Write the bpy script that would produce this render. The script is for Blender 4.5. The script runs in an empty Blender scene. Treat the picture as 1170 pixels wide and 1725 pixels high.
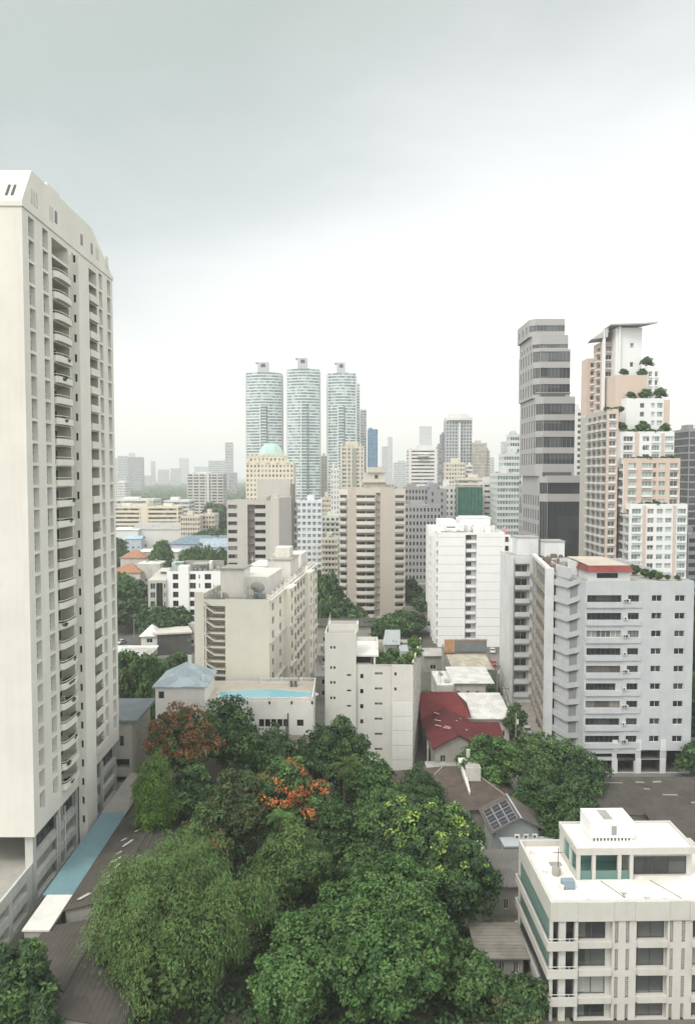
import bpy, math, random
import numpy as np
from mathutils import Vector, Matrix
R = math.radians
random.seed(7)
# ---------------------------------------------------------------- camera, world, sun, exposure
F_, CX, CY, HZ, CAMZ = 1300.0, 585.0, 862.5, 798.0, 60.0      # focal length and horizon in the photograph's pixels; eye height in metres
PITCH = math.atan((CY - HZ) / F_)
cP, sP = math.cos(PITCH), math.sin(PITCH)
SC = bpy.context.scene
cam_d = bpy.data.cameras.new('camera'); cam = bpy.data.objects.new('camera', cam_d)
SC.collection.objects.link(cam); SC.camera = cam
cam.location = (0, 0, CAMZ); cam.rotation_euler = (math.pi / 2 - PITCH, 0, 0)
cam_d.sensor_fit = 'VERTICAL'; cam_d.sensor_height = 24.0; cam_d.lens = F_ * 24.0 / 1725.0
cam_d.clip_start = 0.5; cam_d.clip_end = 40000
SUN_EL, SUN_AZ = 52.0, 222.0        # degrees; azimuth clockwise from +Y: high, behind the left shoulder of the viewer
w = bpy.data.worlds.new('World'); SC.world = w; w.use_nodes = True
nt = w.node_tree; nt.nodes.clear()
def N(t, ty, **k):
    n = t.nodes.new(ty)
    for a, v in k.items(): setattr(n, a, v)
    return n
def L(t, a, b): t.links.new(a, b)
def ramp(t, pts, interp='LINEAR'):
    n = t.nodes.new('ShaderNodeValToRGB'); cr = n.color_ramp; cr.interpolation = interp
    while len(cr.elements) < len(pts): cr.elements.new(0.5)
    for e, (p, c) in zip(cr.elements, pts):
        e.position = p; e.color = (c, c, c, 1) if isinstance(c, (int, float)) else (*c, 1)
    return n
out = N(nt, 'ShaderNodeOutputWorld'); bg = N(nt, 'ShaderNodeBackground'); bg2 = N(nt, 'ShaderNodeBackground'); add = N(nt, 'ShaderNodeAddShader')
sky = N(nt, 'ShaderNodeTexSky', sky_type='NISHITA'); sky.sun_disc = False
sky.sun_elevation = R(SUN_EL); sky.sun_rotation = R(SUN_AZ); sky.dust_density = 4.0; sky.ozone_density = 1.0; sky.altitude = 20
L(nt, sky.outputs[0], bg.inputs[0]); bg.inputs[1].default_value = 0.05
# the overcast deck: cloud brightness by direction (a darker bank high on the left, white towards the horizon)
tc = N(nt, 'ShaderNodeTexCoord'); nrm = N(nt, 'ShaderNodeVectorMath', operation='NORMALIZE'); L(nt, tc.outputs['Generated'], nrm.inputs[0])
mp = N(nt, 'ShaderNodeMapping'); mp.inputs['Scale'].default_value = (1.5, 1.5, 3.2); L(nt, nrm.outputs[0], mp.inputs[0])
ns = N(nt, 'ShaderNodeTexNoise'); ns.inputs['Scale'].default_value = 1.5; ns.inputs['Detail'].default_value = 6; ns.inputs['Roughness'].default_value = 0.52
ns.inputs['Distortion'].default_value = 0.4
L(nt, mp.outputs[0], ns.inputs['Vector'])
ctr = N(nt, 'ShaderNodeVectorMath', operation='DOT_PRODUCT'); L(nt, nrm.outputs[0], ctr.inputs[0]); ctr.inputs[1].default_value = (-0.42, -0.318, 0.905)
m0 = N(nt, 'ShaderNodeMath', operation='MULTIPLY_ADD'); L(nt, ns.outputs[0], m0.inputs[0]); m0.inputs[1].default_value = 0.28; m0.inputs[2].default_value = 0.36
m1 = N(nt, 'ShaderNodeMath', operation='ADD'); L(nt, ctr.outputs['Value'], m1.inputs[0]); L(nt, m0.outputs[0], m1.inputs[1])
cr = ramp(nt, [(0.30, (0.57, 0.55, 0.50)), (0.44, (0.53, 0.515, 0.46)), (0.53, (0.42, 0.41, 0.36)), (0.61, (0.325, 0.33, 0.275)), (0.72, (0.262, 0.275, 0.212)), (0.9, (0.275, 0.285, 0.22))])
L(nt, m1.outputs[0], cr.inputs[0])
# brighter cloud added overhead and behind the viewer to light the facing walls
sy = N(nt, 'ShaderNodeSeparateXYZ'); L(nt, nrm.outputs[0], sy.inputs[0])
ry = N(nt, 'ShaderNodeMapRange', interpolation_type='SMOOTHSTEP'); L(nt, sy.outputs[1], ry.inputs[0]); ry.inputs[1].default_value = 0.74; ry.inputs[2].default_value = 0.35
mxw = N(nt, 'ShaderNodeMix', data_type='RGBA'); L(nt, ry.outputs[0], mxw.inputs[0]); L(nt, cr.outputs[0], mxw.inputs[6]); mxw.inputs[7].default_value = (0.92, 0.915, 0.865, 1)
L(nt, mxw.outputs[2], bg2.inputs[0]); bg2.inputs[1].default_value = 1.0
L(nt, bg.outputs[0], add.inputs[0]); L(nt, bg2.outputs[0], add.inputs[1]); L(nt, add.outputs[0], out.inputs[0])
sd = bpy.data.lights.new('sun', 'SUN'); sun = bpy.data.objects.new('sun', sd); SC.collection.objects.link(sun)
sd.energy = 1.0; sd.angle = R(16); sd.color = (1.0, 0.965, 0.905)
az = R(SUN_AZ); el = R(SUN_EL)
sdir = Vector((math.sin(az) * math.cos(el), math.cos(az) * math.cos(el), math.sin(el)))
sun.rotation_euler = sdir.to_track_quat('Z', 'Y').to_euler(); sun.location = (-60, -60, 150)
SC.view_settings.view_transform = 'Standard'; SC.view_settings.look = 'None'; SC.view_settings.gamma = 1
SC.view_settings.exposure = 0.72
SC.cycles.max_bounces = 6; SC.cycles.diffuse_bounces = 3; SC.cycles.glossy_bounces = 2; SC.cycles.transmission_bounces = 2
SC.cycles.transparent_max_bounces = 4; SC.cycles.volume_bounces = 1; SC.cycles.use_denoising = True
SC.cycles.caustics_reflective = False; SC.cycles.caustics_refractive = False

# ---------------------------------------------------------------- pixels to metres
def zat(py, d):
    v = (CY - py) / F_
    return CAMZ + d * (v * cP - sP) / (cP + v * sP)
def xat(px, py, d):
    z = zat(py, d) - CAMZ
    return (px - CX) / F_ * (d * cP - z * sP)
def gp(px, py, z=0.0):
    v = (CY - py) / F_
    d = (z - CAMZ) * (cP + v * sP) / (v * cP - sP)
    return xat(px, py, d), d
# ---------------------------------------------------------------- materials
MATS = {}
def new_mat(name):
    m = bpy.data.materials.new(name); m.use_nodes = True; t = m.node_tree
    return m, t, t.nodes['Principled BSDF']
def paint(name, rgb, rough=0.85, dirt=0.16, grime=(0.20, 0.19, 0.16), scale=0.25, streak=True, bump=0.0, metal=0.0, patch=0.0):
    if name in MATS: return MATS[name]
    m, t, p = new_mat(name)
    p.inputs['Roughness'].default_value = rough; p.inputs['Metallic'].default_value = metal
    p.inputs['Specular IOR Level'].default_value = 0.3
    g = N(t, 'ShaderNodeNewGeometry')
    n1 = N(t, 'ShaderNodeTexNoise'); n1.inputs['Scale'].default_value = scale; n1.inputs['Detail'].default_value = 5; n1.inputs['Roughness'].default_value = 0.65
    L(t, g.outputs['Position'], n1.inputs['Vector'])
    r1 = ramp(t, [(0.35, 0.0), (0.75, 1.0)]); L(t, n1.outputs[0], r1.inputs[0])
    mp = N(t, 'ShaderNodeMapping'); mp.inputs['Scale'].default_value = (1.1, 1.1, 0.07) if streak else (1.6, 1.6, 1.6); L(t, g.outputs['Position'], mp.inputs[0])
    n2 = N(t, 'ShaderNodeTexNoise'); n2.inputs['Scale'].default_value = 1.0; n2.inputs['Detail'].default_value = 4; n2.inputs['Roughness'].default_value = 0.7
    L(t, mp.outputs[0], n2.inputs['Vector'])
    r2 = ramp(t, [(0.48, 0.0), (0.78, 1.0)]); L(t, n2.outputs[0], r2.inputs[0])
    ad = N(t, 'ShaderNodeMath', operation='MULTIPLY_ADD'); L(t, r2.outputs[0], ad.inputs[0]); ad.inputs[1].default_value = 0.6
    L(t, r1.outputs[0], ad.inputs[2])
    ml = N(t, 'ShaderNodeMath', operation='MULTIPLY', use_clamp=True); L(t, ad.outputs[0], ml.inputs[0]); ml.inputs[1].default_value = dirt
    mx = N(t, 'ShaderNodeMix', data_type='RGBA'); L(t, ml.outputs[0], mx.inputs[0]); mx.inputs[6].default_value = (*rgb, 1); mx.inputs[7].default_value = (*grime, 1)
    o = mx.outputs[2]
    if patch:
        v = N(t, 'ShaderNodeTexVoronoi'); v.inputs['Scale'].default_value = 0.35; L(t, g.outputs['Position'], v.inputs['Vector'])
        hs = N(t, 'ShaderNodeHueSaturation'); sp_ = N(t, 'ShaderNodeSeparateColor'); L(t, v.outputs['Color'], sp_.inputs[0])
        ma = N(t, 'ShaderNodeMath', operation='MULTIPLY_ADD'); L(t, sp_.outputs[0], ma.inputs[0]); ma.inputs[1].default_value = patch; ma.inputs[2].default_value = 1 - patch / 2
        L(t, ma.outputs[0], hs.inputs['Value']); L(t, o, hs.inputs['Color']); o = hs.outputs[0]
    L(t, o, p.inputs['Base Color'])
    if bump:
        b = N(t, 'ShaderNodeBump'); b.inputs['Strength'].default_value = bump; b.inputs['Distance'].default_value = 0.05
        L(t, n2.outputs[0], b.inputs['Height']); L(t, b.outputs[0], p.inputs['Normal'])
    MATS[name] = m; return m
def ribbed(name, rgb, axis=(1, 0), pitch=0.35, rough=0.7, dirt=0.35, depth=0.6, tile=False, grime=(0.12, 0.10, 0.08)):
    """roof sheet or tiles: rows across the given direction, stained"""
    if name in MATS: return MATS[name]
    m, t, p = new_mat(name); p.inputs['Roughness'].default_value = rough; p.inputs['Specular IOR Level'].default_value = 0.3
    g = N(t, 'ShaderNodeNewGeometry'); sx = N(t, 'ShaderNodeSeparateXYZ'); L(t, g.outputs['Position'], sx.inputs[0])
    d = N(t, 'ShaderNodeVectorMath', operation='DOT_PRODUCT'); L(t, g.outputs['Position'], d.inputs[0]); d.inputs[1].default_value = (axis[0], axis[1], 0)
    f = N(t, 'ShaderNodeMath', operation='MULTIPLY'); L(t, d.outputs['Value'], f.inputs[0]); f.inputs[1].default_value = 2 * math.pi / pitch
    s = N(t, 'ShaderNodeMath', operation='SINE'); L(t, f.outputs[0], s.inputs[0])
    n1 = N(t, 'ShaderNodeTexNoise'); n1.inputs['Scale'].default_value = 0.5; n1.inputs['Detail'].default_value = 7; n1.inputs['Roughness'].default_value = 0.75
    L(t, g.outputs['Position'], n1.inputs['Vector'])
    r1 = ramp(t, [(0.38, 0.0), (0.66, 1.0)]); L(t, n1.outputs[0], r1.inputs[0])
    ml = N(t, 'ShaderNodeMath', operation='MULTIPLY'); L(t, r1.outputs[0], ml.inputs[0]); ml.inputs[1].default_value = dirt
    mx = N(t, 'ShaderNodeMix', data_type='RGBA'); L(t, ml.outputs[0], mx.inputs[0]); mx.inputs[6].default_value = (*rgb, 1); mx.inputs[7].default_value = (*grime, 1)
    v = N(t, 'ShaderNodeTexVoronoi'); v.inputs['Scale'].default_value = 1.4 if tile else 0.5; L(t, g.outputs['Position'], v.inputs['Vector'])
    sp_ = N(t, 'ShaderNodeSeparateColor'); L(t, v.outputs['Color'], sp_.inputs[0])
    ma = N(t, 'ShaderNodeMath', operation='MULTIPLY_ADD'); L(t, sp_.outputs[0], ma.inputs[0]); ma.inputs[1].default_value = 0.28; ma.inputs[2].default_value = 0.86
    hs = N(t, 'ShaderNodeHueSaturation'); L(t, ma.outputs[0], hs.inputs['Value']); L(t, mx.outputs[2], hs.inputs['Color'])
    L(t, hs.outputs[0], p.inputs['Base Color'])
    b = N(t, 'ShaderNodeBump'); b.inputs['Strength'].default_value = depth; b.inputs['Distance'].default_value = 0.04; L(t, s.outputs[0], b.inputs['Height']); L(t, b.outputs[0], p.inputs['Normal'])
    MATS[name] = m; return m
def glassm(name, dark, light, share=0.3, rough=0.12, cell=2.9):
    """panes: most show a dark room, some a pale curtain; every room differs"""
    if name in MATS: return MATS[name]
    m, t, p = new_mat(name); p.inputs['Roughness'].default_value = rough; p.inputs['Specular IOR Level'].default_value = 0.6
    g = N(t, 'ShaderNodeNewGeometry'); sn = N(t, 'ShaderNodeVectorMath', operation='SNAP'); L(t, g.outputs['Position'], sn.inputs[0]); sn.inputs[1].default_value = (cell, cell, cell)
    wn = N(t, 'ShaderNodeTexWhiteNoise'); L(t, sn.outputs[0], wn.inputs[0])
    oi = N(t, 'ShaderNodeObjectInfo'); ad = N(t, 'ShaderNodeMath', operation='ADD'); L(t, wn.outputs[0], ad.inputs[0]); L(t, oi.outputs['Random'], ad.inputs[1])
    fr = N(t, 'ShaderNodeMath', operation='FRACT'); L(t, ad.outputs[0], fr.inputs[0])
    mid = tuple(a * 0.7 + b * 0.3 for a, b in zip(dark, light))
    r = ramp(t, [(0.0, dark), (1 - share, mid), (min(0.99, 1 - share * 0.55), light), (1.0, tuple(c * 0.8 for c in light))]); L(t, fr.outputs[0], r.inputs[0])
    L(t, r.outputs[0], p.inputs['Base Color']); MATS[name] = m; return m
def leafm(name, dark, light, rough=0.6, trans=0.2):
    if name in MATS: return MATS[name]
    m, t, p = new_mat(name); p.inputs['Roughness'].default_value = rough; p.inputs['Specular IOR Level'].default_value = 0.25
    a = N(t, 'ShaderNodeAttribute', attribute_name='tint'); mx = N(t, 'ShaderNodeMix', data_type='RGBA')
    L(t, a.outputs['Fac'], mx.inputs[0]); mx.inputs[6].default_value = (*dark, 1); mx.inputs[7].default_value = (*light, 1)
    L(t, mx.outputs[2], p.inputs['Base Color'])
    tr = N(t, 'ShaderNodeBsdfTranslucent'); L(t, mx.outputs[2], tr.inputs[0]); ms = N(t, 'ShaderNodeMixShader'); ms.inputs[0].default_value = trans
    L(t, p.outputs[0], ms.inputs[1]); L(t, tr.outputs[0], ms.inputs[2]); L(t, ms.outputs[0], t.nodes['Material Output'].inputs[0])
    MATS[name] = m; return m
GL = glassm('window glass', (0.02, 0.025, 0.028), (0.30, 0.31, 0.29), 0.25)
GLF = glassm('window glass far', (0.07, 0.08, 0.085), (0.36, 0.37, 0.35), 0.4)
GLD = glassm('dark window glass', (0.012, 0.015, 0.016), (0.06, 0.065, 0.065), 0.3)
GLT = glassm('teal window glass', (0.10, 0.17, 0.16), (0.42, 0.50, 0.47), 0.5)
GLO = glassm('office window glass', (0.03, 0.038, 0.043), (0.10, 0.11, 0.115), 0.4, 0.06, 5.1)
GLB = glassm('blue window glass', (0.05, 0.13, 0.22), (0.10, 0.22, 0.34), 0.4, 0.06)
FRW = paint('white frame', (0.62, 0.62, 0.60), 0.6, 0.1)
FRD = paint('dark frame', (0.07, 0.07, 0.07), 0.6, 0.1)
CONC = paint('stained concrete', (0.33, 0.32, 0.29), 0.9, 0.6)
RAIL_SHADE = paint('dark railing and opening shade', (0.09, 0.085, 0.08), 0.7, 0.2)
# ---------------------------------------------------------------- mesh helpers
class MB:
    def __init__(s, mats): s.v = []; s.f = []; s.m = []; s.mats = mats
    def quad(s, a, b, c, d, mi=0):
        n = len(s.v); s.v += [tuple(a), tuple(b), tuple(c), tuple(d)]; s.f.append((n, n + 1, n + 2, n + 3)); s.m.append(mi)
    def ngon(s, pts, mi=0):
        n = len(s.v); s.v += [tuple(p) for p in pts]; s.f.append(tuple(range(n, n + len(pts)))); s.m.append(mi)
    def box(s, x0, y0, z0, x1, y1, z1, mi=0, M=None):
        n = len(s.v); P = [(x0, y0, z0), (x1, y0, z0), (x1, y1, z0), (x0, y1, z0), (x0, y0, z1), (x1, y0, z1), (x1, y1, z1), (x0, y1, z1)]
        if M is not None: P = [tuple(M @ Vector(p)) for p in P]
        s.v += P
        for f in ((0, 3, 2, 1), (4, 5, 6, 7), (0, 1, 5, 4), (1, 2, 6, 5), (2, 3, 7, 6), (3, 0, 4, 7)): s.f.append(tuple(n + i for i in f)); s.m.append(mi)
    def prism(s, poly, z0, z1, mi=0, top=True, mt=None):
        n = len(s.v); k = len(poly); s.v += [(p[0], p[1], z0) for p in poly] + [(p[0], p[1], z1) for p in poly]
        for i in range(k):
            j = (i + 1) % k; s.f.append((n + i, n + j, n + k + j, n + k + i)); s.m.append(mi)
        if top: s.f.append(tuple(n + k + i for i in range(k))); s.m.append(mi if mt is None else mt)
        s.f.append(tuple(n + i for i in range(k - 1, -1, -1))); s.m.append(mi)
    def frustum(s, poly0, z0, poly1, z1, mi=0):
        n = len(s.v); k = len(poly0); s.v += [(p[0], p[1], z0) for p in poly0] + [(p[0], p[1], z1) for p in poly1]
        for i in range(k):
            j = (i + 1) % k; s.f.append((n + i, n + j, n + k + j, n + k + i)); s.m.append(mi)
        s.f.append(tuple(n + k + i for i in range(k))); s.m.append(mi); s.f.append(tuple(n + i for i in range(k - 1, -1, -1))); s.m.append(mi)
    def tube(s, a, b, r0, r1=None, n=8, mi=0):
        a = Vector(a); b = Vector(b); r1 = r0 if r1 is None else r1; d = (b - a).normalized()
        u = d.orthogonal().normalized(); w_ = d.cross(u); k = len(s.v)
        for P, r in ((a, r0), (b, r1)):
            for i in range(n):
                t = 2 * math.pi * i / n; s.v.append(tuple(P + (u * math.cos(t) + w_ * math.sin(t)) * r))
        for i in range(n):
            j = (i + 1) % n; s.f.append((k + i, k + j, k + n + j, k + n + i)); s.m.append(mi)
        s.f.append(tuple(k + n + i for i in range(n))); s.m.append(mi); s.f.append(tuple(k + i for i in range(n - 1, -1, -1))); s.m.append(mi)
    def join(s, o, M):
        n = len(s.v); s.v += [tuple(M @ Vector(p)) for p in o.v]
        idx = []
        for mt in o.mats:
            if mt not in s.mats: s.mats.append(mt)
            idx.append(s.mats.index(mt))
        s.f += [tuple(n + i for i in f) for f in o.f]; s.m += [idx[i] for i in o.m]
    def mesh(s, name):
        me = bpy.data.meshes.new(name); me.from_pydata(s.v, [], s.f)
        for m in s.mats: me.materials.append(m)
        me.polygons.foreach_set('material_index', s.m); me.update(); return me
    def build(s, name, parent=None, loc=None, rz=0):
        o = bpy.data.objects.new(name, s.mesh(name)); SC.collection.objects.link(o)
        if parent is not None: o.parent = parent
        if loc is not None: o.location = loc
        o.rotation_euler.z = rz
        return o
def tag(o, label=None, cat=None, group=None, kind=None):
    if label: o['label'] = label
    if cat: o['category'] = cat
    if group: o['group'] = group
    if kind: o['kind'] = kind
    return o
def empty(name, loc, rz=0):
    o = bpy.data.objects.new(name, None); SC.collection.objects.link(o); o.location = loc; o.rotation_euler.z = rz; o.empty_display_size = 0.5; return o
_cache = {}
def win_mb(w_, h, nx, ny, gl, fr, ft):
    b = MB([fr, gl])
    if nx == 0: b.quad((0, 0, 0), (w_, 0, 0), (w_, 0, h), (0, 0, h), 1); return b
    b.quad((0, 0.05, 0), (w_, 0.05, 0), (w_, 0.05, h), (0, 0.05, h), 1)
    b.box(0, -0.02, 0, w_, 0.045, ft); b.box(0, -0.02, h - ft, w_, 0.045, h)
    b.box(0, -0.018, ft, ft, 0.045, h - ft); b.box(w_ - ft, -0.018, ft, w_, 0.045, h - ft)
    for i in range(1, nx): x = w_ * i / nx; b.box(x - ft / 2, -0.015, ft, x + ft / 2, 0.045, h - ft)
    for i in range(1, ny): z = h * i / ny; b.box(ft, -0.012, z - ft / 2, w_ - ft, 0.045, z + ft / 2)
    return b
def bal_mb(w_, d, h, mat, slab=0.18, t=0.12, rnd=0, rail=None):
    b = MB([mat, RAIL_SHADE])
    if rnd:
        k = 7; pts = [(0, 0)]
        for i in range(k): a = math.pi * i / (k - 1); pts.append((w_ / 2 - w_ / 2 * math.cos(a), -0.35 * d - 0.65 * d * math.sin(a) ** 0.7 if i not in (0, k - 1) else -0.35 * d))
        pts.append((w_, 0)); b.prism(pts, -slab, 0)
        for i in range(len(pts) - 1):
            p, q = Vector(pts[i]), Vector(pts[i + 1]); e = (q - p)
            if e.length < 1e-4: continue
            nn = Vector((-e.y, e.x)).normalized() * t
            b.prism([p, q, q + nn, p + nn], 0.002, h)
            if rail: b.prism([p, q, q + nn * .5, p + nn * .5], h + 0.28, h + 0.36)
        return b
    b.box(0, -d, -slab, w_, 0, 0)
    if rail == 'open':
        b.box(0, -d, h - 0.06, w_, -d + 0.06, h, 1)
        for i in range(int(w_ / 0.5) + 1): x = min(w_ - 0.04, i * 0.5); b.box(x, -d, 0, x + 0.04, -d + 0.04, h - 0.06, 1)
        return b
    b.box(0, -d, 0.002, w_, -d + t, h); b.box(0, -d + t, 0.002, t, 0, h - 0.003); b.box(w_ - t, -d + t, 0.002, w_, 0, h - 0.003)
    if rail: b.box(0, -d, h + 0.2, w_, -d + 0.05, h + 0.26, 1)
    return b
class B:
    """a building: an Empty at its foot; walls, roof, windows and balconies are its children"""
    def __init__(s, name, label, cat, x, y, rz=0, group=None, z=0):
        s.e = tag(empty(name, (x, y, z), rz), label, cat, group); s.mbs = []; s.ins = {}; s.x, s.y, s.rz, s.z = x, y, rz, z
    def mb(s, name, mats): m = MB(list(mats)); s.mbs.append((name, m)); return m
    def put(s, name, key, fn, loc, rz=0, size=1.0): s.ins.setdefault(name, []).append((key, fn, loc, rz, size))
    def wall(s, mb, p0, p1, z0, z1, ops=(), mi=0, ri=None, gl=GL, fr=FRW, ft=0.07, cap=None):
        ri = mi if ri is None else ri
        p0 = Vector(p0); p1 = Vector(p1); Ln = (p1 - p0).length; u = (p1 - p0) / Ln; n = Vector((u.y, -u.x)); ang = math.atan2(u.y, u.x)
        ops = [o for o in ops if o[0] < Ln - 0.05 and o[2] < z1 and o[3] > z0]
        ops = [(max(0.0, o[0]), min(Ln, o[1]), max(z0, o[2]), min(z1, o[3])) + tuple(o[4:]) for o in ops]
        S = sorted(set([0.0, round(Ln, 4)] + [round(v, 4) for o in ops for v in o[:2]])); Z = sorted(set([round(z0, 4), round(z1, 4)] + [round(v, 4) for o in ops for v in o[2:4]]))
        si = {v: i for i, v in enumerate(S)}; zi = {v: i for i, v in enumerate(Z)}
        hole = np.zeros((len(S), len(Z)), bool)
        for o in ops: hole[si[round(o[0], 4)]:si[round(o[1], 4)], zi[round(o[2], 4)]:zi[round(o[3], 4)]] = True
        P = lambda a, z, d=0.0: (p0.x + u.x * a - n.x * d, p0.y + u.y * a - n.y * d, z)
        # merge cells along s
        for j in range(len(Z) - 1):
            i = 0
            while i < len(S) - 1:
                if hole[i, j]: i += 1; continue
                k = i
                while k < len(S) - 1 and not hole[k, j]: k += 1
                mb.quad(P(S[i], Z[j]), P(S[k], Z[j]), P(S[k], Z[j + 1]), P(S[i], Z[j + 1]), mi); i = k
        for o in ops:
            a, b_, c, d_, kind, dep = o[:6]; opt = o[6] if len(o) > 6 else {}
            g_ = opt.get('gl', gl); f_ = opt.get('fr', fr); r_ = opt.get('ri', ri)
            mb.quad(P(a, c), P(b_, c), P(b_, c, dep), P(a, c, dep), r_); mb.quad(P(a, d_, dep), P(b_, d_, dep), P(b_, d_), P(a, d_), r_)
            mb.quad(P(a, c), P(a, c, dep), P(a, d_, dep), P(a, d_), r_); mb.quad(P(b_, c, dep), P(b_, c), P(b_, d_), P(b_, d_, dep), r_)
            W_, H_ = b_ - a, d_ - c
            if kind == 'w':
                nx = opt.get('nx', 1); ny = opt.get('ny', 1); fw = opt.get('ft', ft)
                key = ('w', round(W_, 2), round(H_, 2), nx, ny, g_.name, f_.name, fw)
                s.put('window', key, (lambda W_=W_, H_=H_, nx=nx, ny=ny, g_=g_, f_=f_, fw=fw: win_mb(W_, H_, nx, ny, g_, f_, fw)), P(a, c, dep), ang, W_ * H_)
            else:
                bi = opt.get('back', r_); mb.quad(P(a, c, dep), P(b_, c, dep), P(b_, d_, dep), P(a, d_, dep), bi)
                if kind == 'b':      # a balcony recess with a glazed door in its back wall
                    for (f0, f1) in opt.get('doors', ((0.12, 0.88),)):
                        w2 = W_ * (f1 - f0); h2 = H_ * opt.get('dh', 0.8)
                        key = ('w', round(w2, 2), round(h2, 2), 2, 1, g_.name, f_.name, ft)
                        s.put('window', key, (lambda w2=w2, h2=h2, g_=g_, f_=f_: win_mb(w2, h2, 2, 1, g_, f_, ft)), P(a + W_ * f0, c + 0.02, dep - 0.07), ang, w2 * h2)
    def finish(s, cap=100):
        for name, m in s.mbs:
            if m.f: m.build(name, s.e)
        cosr, sinr = math.cos(s.rz), math.sin(s.rz)
        for name, lst in s.ins.items():
            def vis(i):
                l = i[2]; X = s.x + l[0] * cosr - l[1] * sinr; Y = s.y + l[0] * sinr + l[1] * cosr
                fx, fy = math.sin(i[3] + s.rz), -math.cos(i[3] + s.rz); d = math.hypot(X, Y); facing = max(0.02, -(fx * X + fy * Y) / d)
                inframe = 1 if abs(X / max(Y, 1)) < 0.455 else 0.01
                return i[4] * facing * inframe / (d * d)
            lst = sorted(lst, key=vis, reverse=True)
            for key, fn, loc, rz, _ in lst[:cap]:
                k = (name,) + tuple(key)
                if k not in _cache: _cache[k] = fn().mesh(name)
                o = bpy.data.objects.new(name, _cache[k]); SC.collection.objects.link(o); o.parent = s.e; o.location = loc; o.rotation_euler.z = rz
            rest = lst[cap:]
            if rest:
                m = MB([]); fc = {}
                for key, fn, loc, rz, _ in rest:
                    if key not in fc: fc[key] = fn()
                    m.join(fc[key], Matrix.Translation(loc) @ Matrix.Rotation(rz, 4, 'Z'))
                tag(m.build(name, s.e), kind='stuff')
def rect(x0, y0, x1, y1): return [(x0, y0), (x1, y0), (x1, y1), (x0, y1)]
def inset(poly, t):
    k = len(poly); r = []
    for i in range(k):
        a, b, c = Vector(poly[i - 1]), Vector(poly[i]), Vector(poly[(i + 1) % k])
        e1 = (b - a).normalized(); e2 = (c - b).normalized(); n1 = Vector((-e1.y, e1.x)); n2 = Vector((-e2.y, e2.x))
        m = (n1 + n2); m = m / max(0.2, m.dot(n1)) if m.length > 1e-6 else n1
        r.append((b.x + m.x * t, b.y + m.y * t))
    return r
def roof(b, poly, z, par=1.0, t=0.25, wm=None, rm=None, name='roof'):
    """flat roof sunk behind a parapet whose outer face is the wall below (walls rise to z)"""
    r = b.mb(name, [rm or CONC]); q = inset(poly, t); k = len(poly)
    r.ngon([(p[0], p[1], z - par) for p in q])
    c = b.mb('parapet', [wm])
    for i in range(k):
        j = (i + 1) % k
        c.quad((*poly[i], z), (*poly[j], z), (*q[j], z), (*q[i], z)); c.quad((*q[i], z), (*q[j], z), (*q[j], z - par), (*q[i], z - par))
def grid(cols, rows, kind='w', dep=0.15, **opt): return [(a, b_, c, d, kind, dep, opt) for (a, b_) in cols for (c, d) in rows]
def floors(z0, fh, n, a, b_): return [(z0 + fh * i + a, z0 + fh * i + b_) for i in range(n)]
def cols_(L_, n, frac=0.6, m=0.0):
    p = (L_ - 2 * m) / n; return [(m + p * i + p * (1 - frac) / 2, m + p * i + p * (1 + frac) / 2) for i in range(n)]
def clutter_on(b, x0, y0, x1, y1, z, n, seed):      # tanks, condensers, ducts and sheds standing on a roof
    rng = random.Random(seed); ms = [paint('unit white', (.55, .55, .52), .7, .4), paint('unit grey', (.30, .30, .29), .7, .4), CONC, paint('unit blue', (.20, .27, .31), .7, .3)]
    for i in range(n):
        x, y = rng.uniform(x0, x1), rng.uniform(y0, y1); m = MB([rng.choice(ms), RAIL_SHADE]); k = rng.random()
        if k < .35: m.tube((x, y, z), (x, y, z + rng.uniform(.9, 1.7)), .5, .5, 10); m.tube((x + .2, y, z + .9), (x + .2, y, z + 2.0), .04, .04, 5, 1)
        elif k < .8: s = rng.uniform(.7, 1.9); m.box(x, y, z + .12, x + s, y + s * .6, z + .12 + s * .6); m.box(x + .05, y + .05, z, x + .15, y + s * .5, z + .118, 1); m.box(x + s - .15, y + .05, z, x + s - .05, y + s * .5, z + .118, 1)
        else: m.tube((x, y, z), (x, y, z + 3.2), .05, .04, 5, 1); m.box(x - .6, y, z + 2.6, x + .6, y + .04, z + 2.66, 1)
        m.build('rooftop_unit', b.e)
# ---------------------------------------------------------------- trees
LEAF = {
 'deep':   leafm('deep green leaves', (0.016, 0.042, 0.017), (0.072, 0.135, 0.045)),
 'mid':    leafm('mid green leaves', (0.024, 0.060, 0.020), (0.098, 0.18, 0.052)),
 'bright': leafm('bright green leaves', (0.028, 0.072, 0.020), (0.12, 0.23, 0.062)),
 'olive':  leafm('olive leaves', (0.03, 0.048, 0.018), (0.115, 0.145, 0.055)),
 'feather':leafm('feathery leaves', (0.042, 0.085, 0.024), (0.17, 0.245, 0.07)),
 'lime':   leafm('lime leaves', (0.045, 0.105, 0.014), (0.16, 0.275, 0.045)),
 'flame':  leafm('flame flowers', (0.30, 0.075, 0.025), (0.56, 0.19, 0.06)),
 'rust':   leafm('faded red flowers', (0.16, 0.055, 0.03), (0.36, 0.135, 0.06)),
 'yellow': leafm('yellow green blossom', (0.16, 0.27, 0.05), (0.36, 0.47, 0.10)),
}
BARK = paint('bark', (0.13, 0.10, 0.075), 0.95, 0.5, (0.05, 0.04, 0.03), 2.0)
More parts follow.
